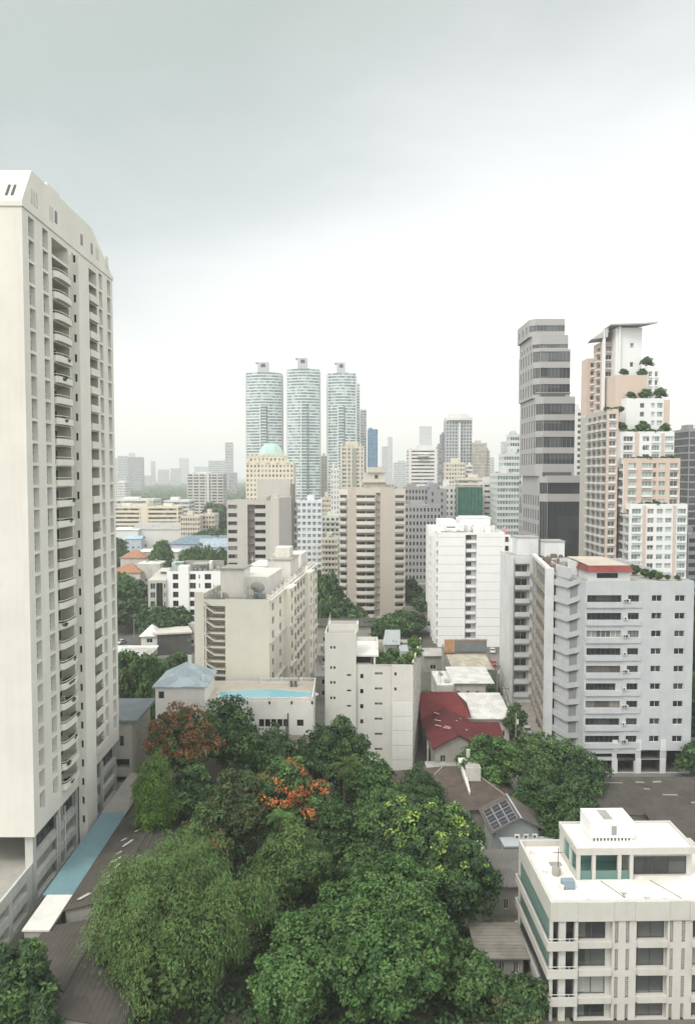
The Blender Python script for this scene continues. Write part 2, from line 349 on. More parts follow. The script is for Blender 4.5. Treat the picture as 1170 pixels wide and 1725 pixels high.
def quads_mesh(name, V, mats, tint, mi=None):
    n = len(V) // 4; me = bpy.data.meshes.new(name)
    me.vertices.add(4 * n); me.vertices.foreach_set('co', V.astype(np.float32).ravel())
    me.loops.add(4 * n); me.loops.foreach_set('vertex_index', np.arange(4 * n, dtype=np.int32))
    me.polygons.add(n); me.polygons.foreach_set('loop_start', np.arange(0, 4 * n, 4, dtype=np.int32))
    try: me.polygons.foreach_set('loop_total', np.full(n, 4, dtype=np.int32))
    except Exception: pass
    for m in mats: me.materials.append(m)
    if mi is not None: me.polygons.foreach_set('material_index', mi.astype(np.int32))
    at = me.attributes.new('tint', 'FLOAT', 'FACE'); at.data.foreach_set('value', tint.astype(np.float32))
    me.update(calc_edges=True); return me
def unit(v): return v / np.maximum(1e-9, np.linalg.norm(v, axis=1, keepdims=True))
def leaves(rng, P, out, size, droop=0.0, aspect=0.55, up=0.5, jit=0.6):
    """rhombic leaves at P, facing roughly outward and up"""
    n = len(P); nn = unit(out * 0.8 + np.array([0, 0, up]) + rng.normal(0, jit, (n, 3)))
    t = rng.normal(0, 1, (n, 3)); t[:, 2] -= droop * 3; t -= nn * (t * nn).sum(1, keepdims=True); t = unit(t); b = np.cross(nn, t)
    s = (size * rng.uniform(0.6, 1.35, n))[:, None]
    V = np.stack([P - t * s, P + b * s * aspect - t * s * 0.1, P + t * s, P - b * s * aspect - t * s * 0.1], 1)
    return V.reshape(-1, 3)
def crown(lobes, leaf=0.3, per=22, sub=1.1, seed=1, mats=('mid',), droop=0.0, aspect=0.55, flowers=0.0, fsel=None, fill=0.25, strands=0.0, low=-0.35, gap=0.12):
    rng = np.random.default_rng(seed); Vs = []; Ts = []; Ms = []
    for (cx, cy, cz, rx, ry, rz) in lobes:
        c = np.array([cx, cy, cz]); r = np.array([rx, ry, rz])
        area = 4 * math.pi * ((rx * ry) ** 1.6 / 3 + (rx * rz) ** 1.6 / 3 + (ry * rz) ** 1.6 / 3) ** (1 / 1.6)
        k = max(6, int(area / (sub * sub * 1.5)))
        d = unit(rng.normal(0, 1, (int(k * 1.9), 3))); d = d[(d[:, 2] > low) | (rng.random(len(d)) < 0.25)][:k]; k = len(d)
        wob = 1 + 0.10 * np.sin(3.1 * d[:, 0] * rx / 2 + seed) + 0.10 * np.cos(2.7 * d[:, 1] * ry / 2 + seed * 2) + rng.normal(0, 0.05, k)
        C = c + d * r * (wob * 0.86)[:, None]; on = unit(d / r)
        big = sub * rng.uniform(0.55, 1.35, k); keep = rng.random(k) > gap; C, on, big = C[keep], on[keep], big[keep]; k = len(C)
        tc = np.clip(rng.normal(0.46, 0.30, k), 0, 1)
        fl = (rng.random(k) < flowers) if fsel is None else (fsel(C) & (rng.random(k) < flowers))
        m = np.maximum(5, (per * (big / sub) ** 2).astype(int)); idx = np.repeat(np.arange(k), m); n = len(idx)
        ld = unit(rng.normal(0, 1, (n, 3)) + on[idx] * 0.75 + np.array([0, 0, 0.35])); rr = big[idx] * rng.uniform(0.55, 1.08, n)
        P = C[idx] + ld * rr[:, None] * np.array([1, 1, 0.72])
        if strands: 
            s = rng.random(n) < 0.6; P[s, 2] -= rng.random(s.sum()) ** 1.5 * strands
        sz = np.where(fl[idx], leaf * 0.85, leaf); V = leaves(rng, P, ld * 0.6 + on[idx] * 0.4, sz, droop, aspect)
        Vs.append(V); Ts.append(np.clip(tc[idx] + rng.normal(0, 0.16, n), 0, 1))
        M = np.zeros(n); fm = fl[idx] & (rng.random(n) < 0.75) & (ld[:, 2] > -0.3); M[fm] = 1
        if len(mats) > 2: alt = (~fm) & (tc[idx] > 0.62); M[alt] = 2
        Ms.append(M)
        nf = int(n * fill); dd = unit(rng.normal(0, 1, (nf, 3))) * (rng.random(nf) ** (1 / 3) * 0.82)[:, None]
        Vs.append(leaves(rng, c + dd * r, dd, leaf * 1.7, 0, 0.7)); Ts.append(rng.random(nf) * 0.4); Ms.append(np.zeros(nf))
    V = np.concatenate(Vs); T = np.concatenate(Ts); M = np.concatenate(Ms)
    return quads_mesh('crown', V, [LEAF[m] for m in mats], T, M)
def trunk_mesh(h, r, lobes, seed):
    rng = random.Random(seed); b = MB([BARK]); p = Vector((0, 0, -0.2)); top = h * 0.45; q = Vector((rng.uniform(-.4, .4), rng.uniform(-.4, .4), top))
    b.tube(p, q, r, r * 0.7, 8)
    for l in lobes[:7]:
        e = Vector((l[0], l[1], l[2] + l[5] * 0.1)); mid = q.lerp(e, 0.5) + Vector((rng.uniform(-.5, .5), rng.uniform(-.5, .5), 0.5))
        b.tube(q, mid, r * 0.55, r * 0.35, 6); b.tube(mid, e, r * 0.35, r * 0.12, 6)
        for k in range(3):
            e2 = mid + Vector((rng.uniform(-1, 1) * l[3] * .8, rng.uniform(-1, 1) * l[4] * .8, rng.uniform(.3, .9) * l[5])); b.tube(mid, e2, r * 0.2, r * 0.06, 5)
    return b
def autolobes(h, R_, flat=0.7, n=5, seed=0, base=0.3):
    """a main dome with offset side lobes; h is the height of the top, R_ the half width"""
    rng = random.Random(seed); rz = (h * (1 - base)) / 2 * 0.92; cz = h - rz; L_ = [(0, 0, cz, R_ * 0.72, R_ * 0.72, rz)]
    for i in range(n):
        a = 2 * math.pi * i / n + rng.uniform(-.4, .4); k = rng.uniform(0.42, 0.6); rr = R_ * rng.uniform(.38, .55)
        L_.append((math.cos(a) * R_ * k, math.sin(a) * R_ * k, cz + rng.uniform(-.45, .25) * rz, rr, rr, rr * flat * rng.uniform(.8, 1.1)))
    return L_
def tree(name, label, x, y, h=None, R_=None, lobes=None, group=None, cat='tree', seed=1, tr=None, me=None, z=0, **k):
    e = tag(empty(name, (x, y, z)), label, cat, group)
    lobes = lobes or autolobes(h, R_, seed=seed, n=k.pop('nl', 5), base=k.pop('base', 0.3))
    k.pop('nl', None); k.pop('base', None)
    c = bpy.data.objects.new('crown', me or crown(lobes, seed=seed, **k)); SC.collection.objects.link(c); c.parent = e
    hh = max(l[2] + l[5] for l in lobes); trunk_mesh(hh, tr or max(0.12, hh * 0.022), lobes, seed).build('trunk', e)
    return e
def palm(label, x, y, h, seed=0, n=18, fl=3.2, group=None, kind='mid'):
    e = tag(empty('palm_tree', (x, y, 0)), label, 'palm tree', group); rng = random.Random(seed)
    b = MB([BARK]); prev = Vector((0, 0, -.2))
    for i in range(6): q = Vector((0.12 * i, 0.05 * i, h * (i + 1) / 6)); b.tube(prev, q, 0.2 - .01 * i, 0.19 - .01 * i, 7); prev = q
    b.build('trunk', e); V = []; T = []
    for i in range(n):
        a = 2 * math.pi * i / n * 2.4 + rng.uniform(-.2, .2); el_ = rng.uniform(-0.1, 1.1); d = Vector((math.cos(a), math.sin(a), 0)); s = Vector((-d.y, d.x, 0)); p = prev.copy(); pts = []
        for j in range(9): pts.append(p.copy()); an = el_ - 1.9 * (j / 8) ** 1.3; p = p + (d * math.cos(an) + Vector((0, 0, math.sin(an)))) * fl / 8
        for j in range(8):
            for k in range(3):
                m = pts[j].lerp(pts[j + 1], k / 3); ln = (0.75 * math.sin(math.pi * (j + k / 3 + .6) / 9.2) + .12); dr = (pts[j + 1] - pts[j])
                for sg in (-1, 1):
                    tip = m + s * sg * ln * .85 + dr * .9 + Vector((0, 0, -.45 * ln)); V += [m, m + dr * .3, tip, m + dr * .12 + Vector((0, 0, -.03))]; T.append(rng.random())
    c = bpy.data.objects.new('crown', quads_mesh('crown', np.array([tuple(v) for v in V]), [LEAF[kind]], np.array(T))); SC.collection.objects.link(c); c.parent = e
    return e
# ---------------------------------------------------------------- ground, lanes, haze
def ground_mat():
    m, t, p = new_mat('city ground'); p.inputs['Roughness'].default_value = 0.95
    g = N(t, 'ShaderNodeNewGeometry'); n1 = N(t, 'ShaderNodeTexNoise'); n1.inputs['Scale'].default_value = 0.035; n1.inputs['Detail'].default_value = 8; L(t, g.outputs['Position'], n1.inputs['Vector'])
    r = ramp(t, [(0.35, (0.045, 0.06, 0.03)), (0.5, (0.10, 0.095, 0.08)), (0.62, (0.17, 0.165, 0.15)), (0.75, (0.08, 0.085, 0.07))]); L(t, n1.outputs[0], r.inputs[0])
    L(t, r.outputs[0], p.inputs['Base Color']); return m
g = MB([ground_mat()]); g.quad((-9000, -300, 0), (9000, -300, 0), (9000, 14000, 0), (-9000, 14000, 0)); tag(g.build('ground'), kind='structure')
def strip(name, mat, pts, z=0.004, kind='structure'):
    b = MB([mat]); b.ngon([(p[0], p[1], z) for p in pts]); return tag(b.build(name), kind=kind)
ASPH = paint('asphalt', (0.10, 0.10, 0.10), 0.9, 0.4, (0.05, 0.05, 0.045), 0.6, False)
PAVE = paint('paving', (0.30, 0.28, 0.25), 0.9, 0.55, (0.12, 0.11, 0.09), 0.4, False)
BRICKP = paint('brown paving', (0.20, 0.105, 0.085), 0.9, 0.5, (0.09, 0.07, 0.06), 0.6, False)
strip('street', ASPH, [(-70, 150), (-62, 150), (-80, 330), (-90, 330)])
strip('courtyard', PAVE, [(38, 168), (52, 168), (52, 206), (38, 206)])
strip('lane', BRICKP, [(31.5, 160), (35.0, 160), (40.5, 226), (36.5, 226)], 0.006)
strip('yard', paint('dirt yard', (0.20, 0.19, 0.15), 0.95, 0.7, (0.06, 0.08, 0.03), 0.5, False), [(13, 60), (24, 60), (25, 108), (14, 108)], 0.008)
strip('alley', paint('alley soil', (0.075, 0.065, 0.055), 0.95, 0.5, (0.03, 0.035, 0.02), 0.5, False), [(-42, 60), (14, 60), (18, 142), (-42, 142)], 0.003)
hz = bpy.data.materials.new('haze'); hz.use_nodes = True; t = hz.node_tree; t.nodes.clear()
o_ = N(t, 'ShaderNodeOutputMaterial'); pv = N(t, 'ShaderNodeVolumePrincipled'); pv.inputs['Color'].default_value = (0.93, 0.96, 0.95, 1); pv.inputs['Density'].default_value = 0.00024
pv.inputs['Anisotropy'].default_value = 0.2
L(t, pv.outputs[0], o_.inputs['Volume'])
hb = MB([hz]); hb.box(-9100, -400, -1, 9100, 14100, 262); tag(hb.build('haze'), kind='stuff')
def ac_mb(mat=None):
    m = MB([mat or paint('air conditioner white', (.58, .58, .55), .6, .3), FRD]); m.box(0, 0, 0, .8, .32, .6)
    k = len(m.v)
    for i in range(10): a = 2 * math.pi * i / 10; m.v.append((.33 + .22 * math.cos(a), -.006, .3 + .22 * math.sin(a)))
    m.f.append(tuple(range(k, k + 10))); m.m.append(1); m.box(.1, -.012, .05, .13, .3, -.04); m.box(.6, -.012, -.04, .63, .3, -.002); return m
# ---------------------------------------------------------------- tall cream tower on the left
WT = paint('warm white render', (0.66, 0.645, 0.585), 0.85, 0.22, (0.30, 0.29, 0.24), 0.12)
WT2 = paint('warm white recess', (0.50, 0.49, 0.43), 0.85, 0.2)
GPALE = glassm('pale blinds', (0.10, 0.105, 0.095), (0.30, 0.30, 0.27), 0.6)
def left_tower():
    X0, Y0, D_, W_ = -42.6, 102.9, 39.0, 16.0
    b = B('residential_tower', 'very tall cream tower with blank end wall and stacked rounded balconies, at the left edge', 'apartment tower', X0 - W_, Y0)
    wl = b.mb('wall', [WT, WT2, CONC]); zb, zt, fh = 10.5, 95.0, 3.03; n = 27; z0 = 12.9
    rows = floors(z0, fh, n, 0.1, 2.62)
    # right-hand long side, s runs away from the viewer
    A = (2.0, 3.9); Bc = (6.8, 8.8); C = (10.1, 16.6); D1 = (25.2, 30.0); E = (31.2, 33.1); Fc = (35.8, 37.8)
    ops = []
    for k, (a, c) in enumerate(rows):
        for (s0, s1) in (A, Bc, E, Fc):
            ops.append((s0, s1, a, c + .12, 'w', 0.6, dict(nx=1, ny=3, ri=0, fr=FRW, gl=GPALE, ft=.08)))
        if k < n - 1:
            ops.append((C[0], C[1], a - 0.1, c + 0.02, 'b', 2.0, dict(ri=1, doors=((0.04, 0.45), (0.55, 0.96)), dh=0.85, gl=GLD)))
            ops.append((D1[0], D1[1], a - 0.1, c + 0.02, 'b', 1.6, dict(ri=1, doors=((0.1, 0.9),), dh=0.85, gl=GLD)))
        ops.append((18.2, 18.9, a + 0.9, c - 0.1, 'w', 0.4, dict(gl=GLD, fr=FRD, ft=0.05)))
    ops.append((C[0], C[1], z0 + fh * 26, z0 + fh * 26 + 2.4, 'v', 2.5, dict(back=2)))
    ops.append((D1[0], D1[1], z0 + fh * 26, z0 + fh * 26 + 2.2, 'w', 1.2, dict(nx=3, gl=GLD, fr=FRD)))
    b.wall(wl, (W_, 0), (W_, D_), zb, zt, ops)
    b.wall(wl, (0, 0), (W_, 0), zb, zt); b.wall(wl, (W_, D_), (0, D_), zb, zt); b.wall(wl, (0, D_), (0, 0), zb, zt)
    wl.quad((0, 0, zb), (0, D_, zb), (W_, D_, zb), (W_, 0, zb))
    for k in range(n - 1):
        zf = z0 + fh * k
        b.put('balcony', ('balc C',), lambda: bal_mb(6.3, .85, 0.62, WT, 0.3, 0.15, 1, True), (W_, C[0] + 0.1, zf + 0.12), R(90), 6)
        b.put('balcony', ('balc D',), lambda: bal_mb(4.6, 0.5, 0.85, WT, 0.3, 0.12), (W_, D1[0] + 0.1, zf + 0.1), R(90), 3)
    # protruding stair pier
    pr = b.mb('stair_pier', [WT, WT2])
    pp = [(W_ + 0.003, 17.3), (W_ + 1.35, 17.3), (W_ + 1.35, 22.0), (W_ + 0.8, 22.8), (W_ + 0.003, 22.8)]
    slits = [(0.5, 0.9, z0 + fh * k + 0.7, z0 + fh * k + 1.9, 'w', 0.3, dict(gl=GLD, fr=FRD, ft=0.04)) for k in range(-3, n)]
    b.wall(pr, pp[0], pp[1], 0, 93.5, slits)
    for i in range(1, 4): b.wall(pr, pp[i], pp[i + 1], 0, 93.5)
    pr.ngon([(p[0], p[1], 93.5) for p in pp])
    # crown: leans back at both ends
    cr_ = b.mb('crown_parapet', [WT, WT2, GLD])
    c0 = rect(-0.15, -0.15, W_ + 0.15, D_ + 0.15); cr_.prism(c0, zt + 0.003, zt + 0.7)
    lo = rect(0, 0, W_, D_); hi = rect(0, 3.4, W_, D_ - 11); z1, z2 = zt + 0.703, 100.9
    cr_.quad((0, 0, z1), (W_, 0, z1), (W_, 3.4, z2), (0, 3.4, z2)); cr_.quad((W_, D_, z1), (0, D_, z1), (0, D_ - 11, z2), (W_, D_ - 11, z2))
    cr_.ngon([(W_, 0, z1), (W_, D_, z1), (W_, D_ - 11, z2), (W_, 3.4, z2)]); cr_.ngon([(0, D_, z1), (0, 0, z1), (0, 3.4, z2), (0, D_ - 11, z2)])
    cr_.quad((0, 3.4, z2), (W_, 3.4, z2), (W_, D_ - 11, z2), (0, D_ - 11, z2))
    rp = b.mb('roof', [WT]); rp.box(W_ - 5, 12, z2 + .003, W_ - 1.2, 17, z2 + 1.6); rp.box(W_ - 9, 16, z2 + .003, W_ - 5.5, 22, z2 + .8)
    for (sx) in (11.75, 13.6, 14.35, 9.0, 8.2, 6.0):     # slots in the leaning front of the crown
        sl = MB([GLD]); M = Matrix.Translation((sx, 0.55, z1 + 0.9)) @ Matrix.Rotation(-math.atan2(3.4, z2 - z1), 4, 'X'); sl.box(0, -0.06, 0, 0.32, 0.1, 2.1, 0, M); sl.build('vent_slot', b.e)
    for s in (3.1, 4.0, 4.9, 9.6, 10.4, 30.0, 30.8, 35.2, 36.1):
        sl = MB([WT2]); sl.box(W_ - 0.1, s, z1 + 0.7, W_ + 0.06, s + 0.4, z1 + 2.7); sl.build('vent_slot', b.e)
    for s in (11.6, 22.5, 27.4):
        sl = MB([GLD]); sl.box(W_ - 0.1, s, z1 + 0.9, W_ + 0.07, s + 0.8, z1 + 2.6); sl.build('vent_slot', b.e)
    at_ = b.mb('antenna', [FRD]); at_.tube((6.5, 5, z2), (6.5, 5, z2 + 3.2), 0.05)
    # podium storeys below the overhang
    PG = paint('greenish white render', (0.50, 0.52, 0.48), 0.85, 0.4)
    pd = b.mb('podium', [PG, CONC]); op = []
    bays = [(1.2, 9.3), (10.2, 16.8), (22.8, 28.8), (29.6, 37.8)]
    for (s0, s1) in bays:
        for (a, c) in ((0.9, 2.9), (4.1, 6.2), (7.3, 10.1)):
            op.append((s0, s1, a, c, 'w' if a > 7 else 'v', 0.7, dict(nx=4, gl=GLD, fr=FRD, back=1)))
    b.wall(pd, (W_ - 0.5, 0.6), (W_ - 0.5, D_ - .2), 0, zb - .004, op)
    b.wall(pd, (0, 12), (W_ - 0.5, 12), 0, zb - .004); b.wall(pd, (W_ - .5, D_ - .2), (0, D_ - .2), 0, zb - .004)
    for y in (0.6,): pd.box(W_ - 1.6, y, 0, W_ - 0.51, y + 1.1, zb - .006)
    for s in (9.4, 17, 28.9): pd.box(W_ - 0.498, s, 0, W_ - 0.2, s + 0.6, zb - .006)
    # low terrace block in front of the overhang
    tb = b.mb('terrace', [PG, CONC]); op = [(0.8, 6.6, 0.7, 2.3, 'v', 0.8, dict(back=1)), (0.8, 6.6, 3.5, 5.0, 'v', 0.8, dict(back=1)), (7.6, 12.2, 0.7, 2.3, 'v', .8, dict(back=1)), (7.6, 12.2, 3.5, 5.0, 'v', .8, dict(back=1))]
    tx = W_ - 0.6
    b.wall(tb, (tx, -13.5), (tx, 0.55), 0, 6.6, op)
    b.wall(tb, (0, -13.5), (tx, -13.5), 0, 6.6, [(8, 11.5, 1, 2.6, 'w', .3, dict(nx=3, gl=GLD)), (12, 15, 1, 2.6, 'w', .3, dict(nx=3, gl=GLD)), (12, 15, 3.8, 5.2, 'w', .3, dict(nx=3, gl=GLD))])
    b.wall(tb, (0, 0.55), (0, -13.5), 0, 6.6)
    tb.quad((0, -13.2, 5.9), (tx - .3, -13.2, 5.9), (tx - .3, 12, 5.9), (0, 12, 5.9), 1); tb.quad((tx - .3, .55, 5.9), (tx - .3, -13.2, 5.9), (tx - .3, -13.2, 6.6), (tx - .3, .55, 6.6)); tb.quad((tx - .3, -13.5, 6.6), (tx, -13.5, 6.6), (tx, .55, 6.6), (tx - .3, .55, 6.6))
    tb.quad((0, -13.5, 6.6), (tx, -13.5, 6.6), (tx, -13.2, 6.6), (0, -13.2, 6.6)); tb.quad((tx - .3, -13.2, 5.9), (0, -13.2, 5.9), (0, -13.2, 6.6), (tx - .3, -13.2, 6.6))
    # drain pipes
    for s in (8.9, 12.2, 30.4): pc = b.mb('drain_pipe', [FRW]); pc.tube((W_ - 0.35, s, 0), (W_ - 0.35, s, 9.5), 0.09)
    rng = random.Random(3)
    for k in range(26):
        if rng.random() < .45: b.put('air_conditioner', ('ac',), lambda: ac_mb(), (W_ - 1.1, rng.choice((14.2, 15.4, 11.0)), z0 + fh * k + .12), R(90), 1)
        if rng.random() < .5: b.put('air_conditioner', ('ac',), lambda: ac_mb(), (W_ + .05, 29.6, z0 + fh * k + rng.choice((.3, .9))), R(90), 1)
    b.finish()
    BAL = [leaf_bush('balcony plant mesh %d' % i, 0.55, 0.7, i + 50) for i in range(2)]
    for k in range(16):
        i = rng.randrange(0, 12) if k < 10 else rng.randrange(12, 24); s = rng.uniform(10.8, 15.6); o = bpy.data.objects.new('potted_plant', BAL[k % 2]); SC.collection.objects.link(o)
        o.location = (X0 + 0.35, Y0 + s, z0 + fh * i + 0.16); tag(o, 'small green pot plant on a rounded balcony of the tall cream tower', 'plant', 'pot plants on the tower balconies')
    # canopy along the podium
    cn = tag(empty('canopy_roof', (-36.5, 92, 0)), 'long low blue canopy roof with a white end beside the tall tower', 'canopy')
    m = MB([paint('blue roof paint', (0.135, 0.24, 0.26), 0.7, 0.5, (0.10, 0.16, 0.18), 0.5, False)]); m.box(-4.0, 8.0, 3.85, 0, 33.0, 4.05); m.build('blue_roof', cn)
    m = MB([paint('white roof paint', (0.62, 0.61, 0.57), 0.8, 0.3)]); m.box(-3.4, 0, 3.86, 0, 7.99, 4.08); m.build('white_roof', cn)
    m = MB([CONC]); m.box(-4.2, 33.01, 3.8, 0, 50, 4.0); m.build('grey_roof', cn)
    m = MB([FRD]); m.box(0.003, 0, 3.6, 0.2, 50, 4.1); m.build('gutter', cn)
    m = MB([CONC]); m.box(-3.2, 0.2, 0, -0.25, 50, 3.84); m.build('wall', cn)
def leaf_bush(name, r, h, seed, kind='mid', leaf=0.14):
    me = crown([(0, 0, h * .55, r, r, h * .5)], leaf=leaf, per=16, sub=r * .45, seed=seed, mats=(kind,), fill=.3); me.name = name; return me
left_tower()

# ---------------------------------------------------------------- white apartment block with terraces, lower right
WV = paint('shaded white render', (0.51, 0.50, 0.465), 0.85, 0.3, (0.30, 0.28, 0.23), 0.4)  # colour darkened below the roof's: weaker light on the walls painted in
WVR = paint('white roof coating', (0.72, 0.71, 0.67), 0.85, 0.42, (0.42, 0.40, 0.34), 0.5, False)
TEAL = glassm('teal glass balustrade', (0.09, 0.17, 0.15), (0.14, 0.25, 0.22), 0.4, 0.2)
TEALW = glassm('teal side glazing', (0.085, 0.155, 0.135), (0.15, 0.25, 0.22), 0.4, 0.35, 7)
def villa_block():
    x0, y0 = gp(926, 1538, 13.4); y0 = 81.8; x0 = xat(926, 1538, y0)
    b = B('apartment_block', 'low white apartment block with teal side balconies and rooftop room, lower right corner', 'apartment block', x0, y0, R(1.2))
    W_, D_ = 22.0, 14.2; zr = 13.5; fh = 3.12
    wl = b.mb('wall', [WV, CONC]); P = rect(0, 0, W_, D_)
    # front: corner pod, bays and piers
    ops = []
    for k, zf in enumerate((8.35, 5.23, 2.11, -1.0)):
        a, c = max(0.1, zf + 0.62), zf + 3.0
        if c < 0.5: continue
        ops += [(3.1, 6.85, a, c, 'b', .6, dict(doors=((0.02, 0.84),), dh=0.98, gl=GL, fr=FRD, back=0)), (9.5, 12.95, a, c, 'b', .6, dict(doors=((0.08, 0.94),), dh=0.98, gl=GL, fr=FRD, back=0)),
                (15.7, 18.9, a, c, 'b', .6, dict(doors=((0.03, 0.80),), dh=0.98, gl=GL, fr=FRD, back=0))]
        ops += [(0.35, 1.0, a - .8, c, 'w', .5, dict(gl=GLD, fr=FRD)), (1.75, 2.75, a - .5, c - .1, 'w', .5, dict(gl=GLD, fr=FRD))]
        for s in (7.15, 8.35, 13.2, 14.5): ops.append((s, s + 0.38, a - 0.3, c - .2, 'v', 0.25, dict(back=1)))
    b.wall(wl, P[0], P[1], 0, zr, ops)
    b.wall(wl, P[1], P[2], 0, zr); b.wall(wl, P[2], P[3], 0, zr)
    so = []
    for zf in (8.35, 5.23, 2.11): so.append((0.3, D_ - 0.3, zf + 0.1, zf + 2.9, 'w', 0.12, dict(nx=1, gl=TEALW if zf > 3 else GL, fr=FRW)))
    b.wall(wl, P[3], P[0], 0, zr, so)
    vbm = paint('vent block', (0.40, 0.38, 0.34), .9, .2)      # perforated vent panels on the piers
    for zf in (8.35, 5.23, 2.11):
        for s in (7.15, 8.35, 13.2, 14.5):
            vt = MB([vbm])
            for q in range(9): vt.box(s, 0.06, zf + .66 + q * 0.235, s + 0.38, 0.22, zf + .74 + q * 0.235)
            vt.box(s + .17, 0.061, zf + .62, s + .22, .219, zf + 2.7); vt.build('vent_block', b.e)
    # side balconies along the left face wrap round the corner
    for zf in (8.35, 5.23, 2.11):
        m = MB([WV]); m.box(-.4, -0.5, zf - 0.15, 0.01, D_ - .1, zf); m.box(-.4, -0.5, zf + .003, -.25, D_ - .1, zf + .85); m.box(-.248, -.5, zf + .003, 2.95, -.35, zf + .85); m.box(-.248, D_ - .25, zf + .003, -.01, D_ - .1, zf + .85); m.box(.012, -.5, zf - .15, 2.95, -.003, zf)
        m.build('side_balcony', b.e)
        r = MB([FRW]); r.box(-.3, -.45, zf + 1.15, 2.9, -.4, zf + 1.2)
        for s in (0, 1, 2, 2.85): r.box(s, -.44, zf + .855, s + .05, -.4, zf + 1.147)
        r.build('handrail', b.e)
        for (s0, s1) in ((3.1, 6.7), (9.65, 12.85), (15.6, 19)):
            m = MB([WV]); m.box(s0, -.25, zf - .05, s1, -.003, zf + .6); m.build('balcony', b.e)
    # parapet band slightly proud in panels
    pb = b.mb('parapet_band', [WV])
    for (s0, s1, d) in ((-.02, 3.05, .22), (3.05, 6.9, .3), (6.9, 9.3, .2), (9.3, 13.0, .3), (13.0, 15.3, .2), (15.3, 19.2, .3), (19.2, 22, .2)): pb.box(s0 + .004, -d, 11.35, s1, -.003, zr - .02)
    roof(b, P, zr, 0.75, 0.3, WV, WVR)
    # rooftop room: slab on pillars, teal wall behind, dark glass bay
    px0, px1, py0, py1 = 4.6, 15.6, 5.6, 12.6; zb = zr - .75; zt = 16.55
    r = b.mb('rooftop_room', [WV, paint('teal pool wall', (0.14, 0.29, 0.26), .6, .2), WVR])
    r.box(px0, py0, zt - .8, px1 + 3, py1, zt - .35, 0); r.box(px0 - .003, py0 - .003, zt - .348, px0 + .25, py1, zt); r.box(px1 + 2.75, py0, zt - .348, px1 + 3, py1, zt); r.box(px0 + .253, py0 - .003, zt - .348, px1 + 2.747, py0 + .25, zt - .001); r.box(px0 + .253, py1 - .25, zt - .348, px1 + 2.747, py1, zt - .001)
    r.box(px0 + .26, py0 + .26, zt - .347, px1 + 2.74, py1 - .26, zt - .2, 2)
    for s in (4.7, 6.5, 9.5, 10.9): r.box(s, py0 + .05, zb, s + .4, py0 + .45, zt - .803)
    r.box(px0 + .02, py1 - 2, zb, px0 + .3, py1 - .3, zt - .803); r.box(px0, py0 + 2.4, zb, px0 + .28, py0 + 2.7, zt - .803)
    r.box(px0 + .1, py1 - 2.6, zb, 12, py1 - 2.3, zt - .803, 1); r.box(5.2, py0 + .6, zb, 11, py1 - 2.7, zb + .05, 1); r.box(11.35, py0 + .8, zb, px1 + 2.9, py1 - .4, zt - .803)
    r.box(px0 + 0.05, py0 + .1, zb, px0 + .15, py1 - 2, zb + .8)
    b.put('window', ('rr',), lambda: win_mb(6.2, 2.1, 3, 1, GLD, FRD, .06), (11.6, py0 + .72, zb + .3), 0, 20)
    for (s0, s1) in ((5.1, 6.5), (6.9, 9.5), (9.9, 10.9)):
        gm = MB([TEAL]); gm.box(s0, py0 + .2, zb, s1, py0 + .24, zb + 1.05); gm.build('glass_panel', b.e)
    # water tank housing
    tk = b.mb('tank_housing', [paint('tank white', (0.78, 0.78, 0.76), .8, .12)]); tx, ty, tz = 6.9, 7.6, zt + .1
    tk.box(tx, ty, tz + .15, tx + 5.2, ty + 3.8, tz + 2.1); 
    for i in range(12): tk.box(tx + .2 + i * .42, ty + .1, tz - .3, tx + .35 + i * .42, ty + 3.7, tz + .147)
    hv = b.mb('tank_hatch', [CONC]); hv.box(tx + 1.8, ty + .6, tz + 2.103, tx + 2.9, ty + 3.2, tz + 2.17)
    hv2 = b.mb('tank_vent', [paint('grey vent', (.30, .30, .29), .8, .3)]); hv2.box(tx + 2.5, ty - .04, tz + .5, tx + 3.1, ty - .003, tz + 1.6)
    # roof clutter
    rng = random.Random(5)
    for (sx, sy, sz) in ((2.2, 3.5, .5), (4.3, .9, .45), (8.6, .7, .35), (1.2, 7.2, .4), (12.8, .8, .5), (17.2, .9, .6), (0.9, 11.8, .5)):
        c = MB([WVR]); c.box(sx, sy, zb + .001, sx + .35, sy + .35, zb + sz); c.box(sx - .05, sy - .05, zb + sz + .002, sx + .4, sy + .4, zb + sz + .06); c.build('roof_vent', b.e)
    for (sx, sy) in ((11.0, 0.9), (8.8, 2.0)):
        c = MB([paint('grey metal', (.22, .22, .21), .5, .3)])
        for q in range(8): a0 = q * math.pi / 4; c.tube((sx, sy, zb + .35), (sx + .4 * math.cos(a0), sy + .4 * math.sin(a0), zb + .55), .03, .03, 5)
        c.tube((sx, sy, zb), (sx, sy, zb + .36), .05); c.build('roof_fan', b.e)
    clutter_on(b, 1.5, 1.2, 4, 10, zb, 3, 12)
    sd_ = b.mb('roof_stain_pad', [CONC]); sd_.box(2.6, 9.0, zb + .001, 4.0, 9.8, zb + .09)
    b.mbs[-1] = ('equipment_pad', b.mbs[-1][1])
    for (xa, ya, xb, yb) in ((7.4, 5.4, 9.4, .6), (13.2, 5.4, 15.6, .6)):
        c = b.mb('roof_pipe', [CONC]); c.tube((xa, ya, zb + .06), (xb, yb, zb + .06), .05, .05, 6)
    b.finish()
villa_block()

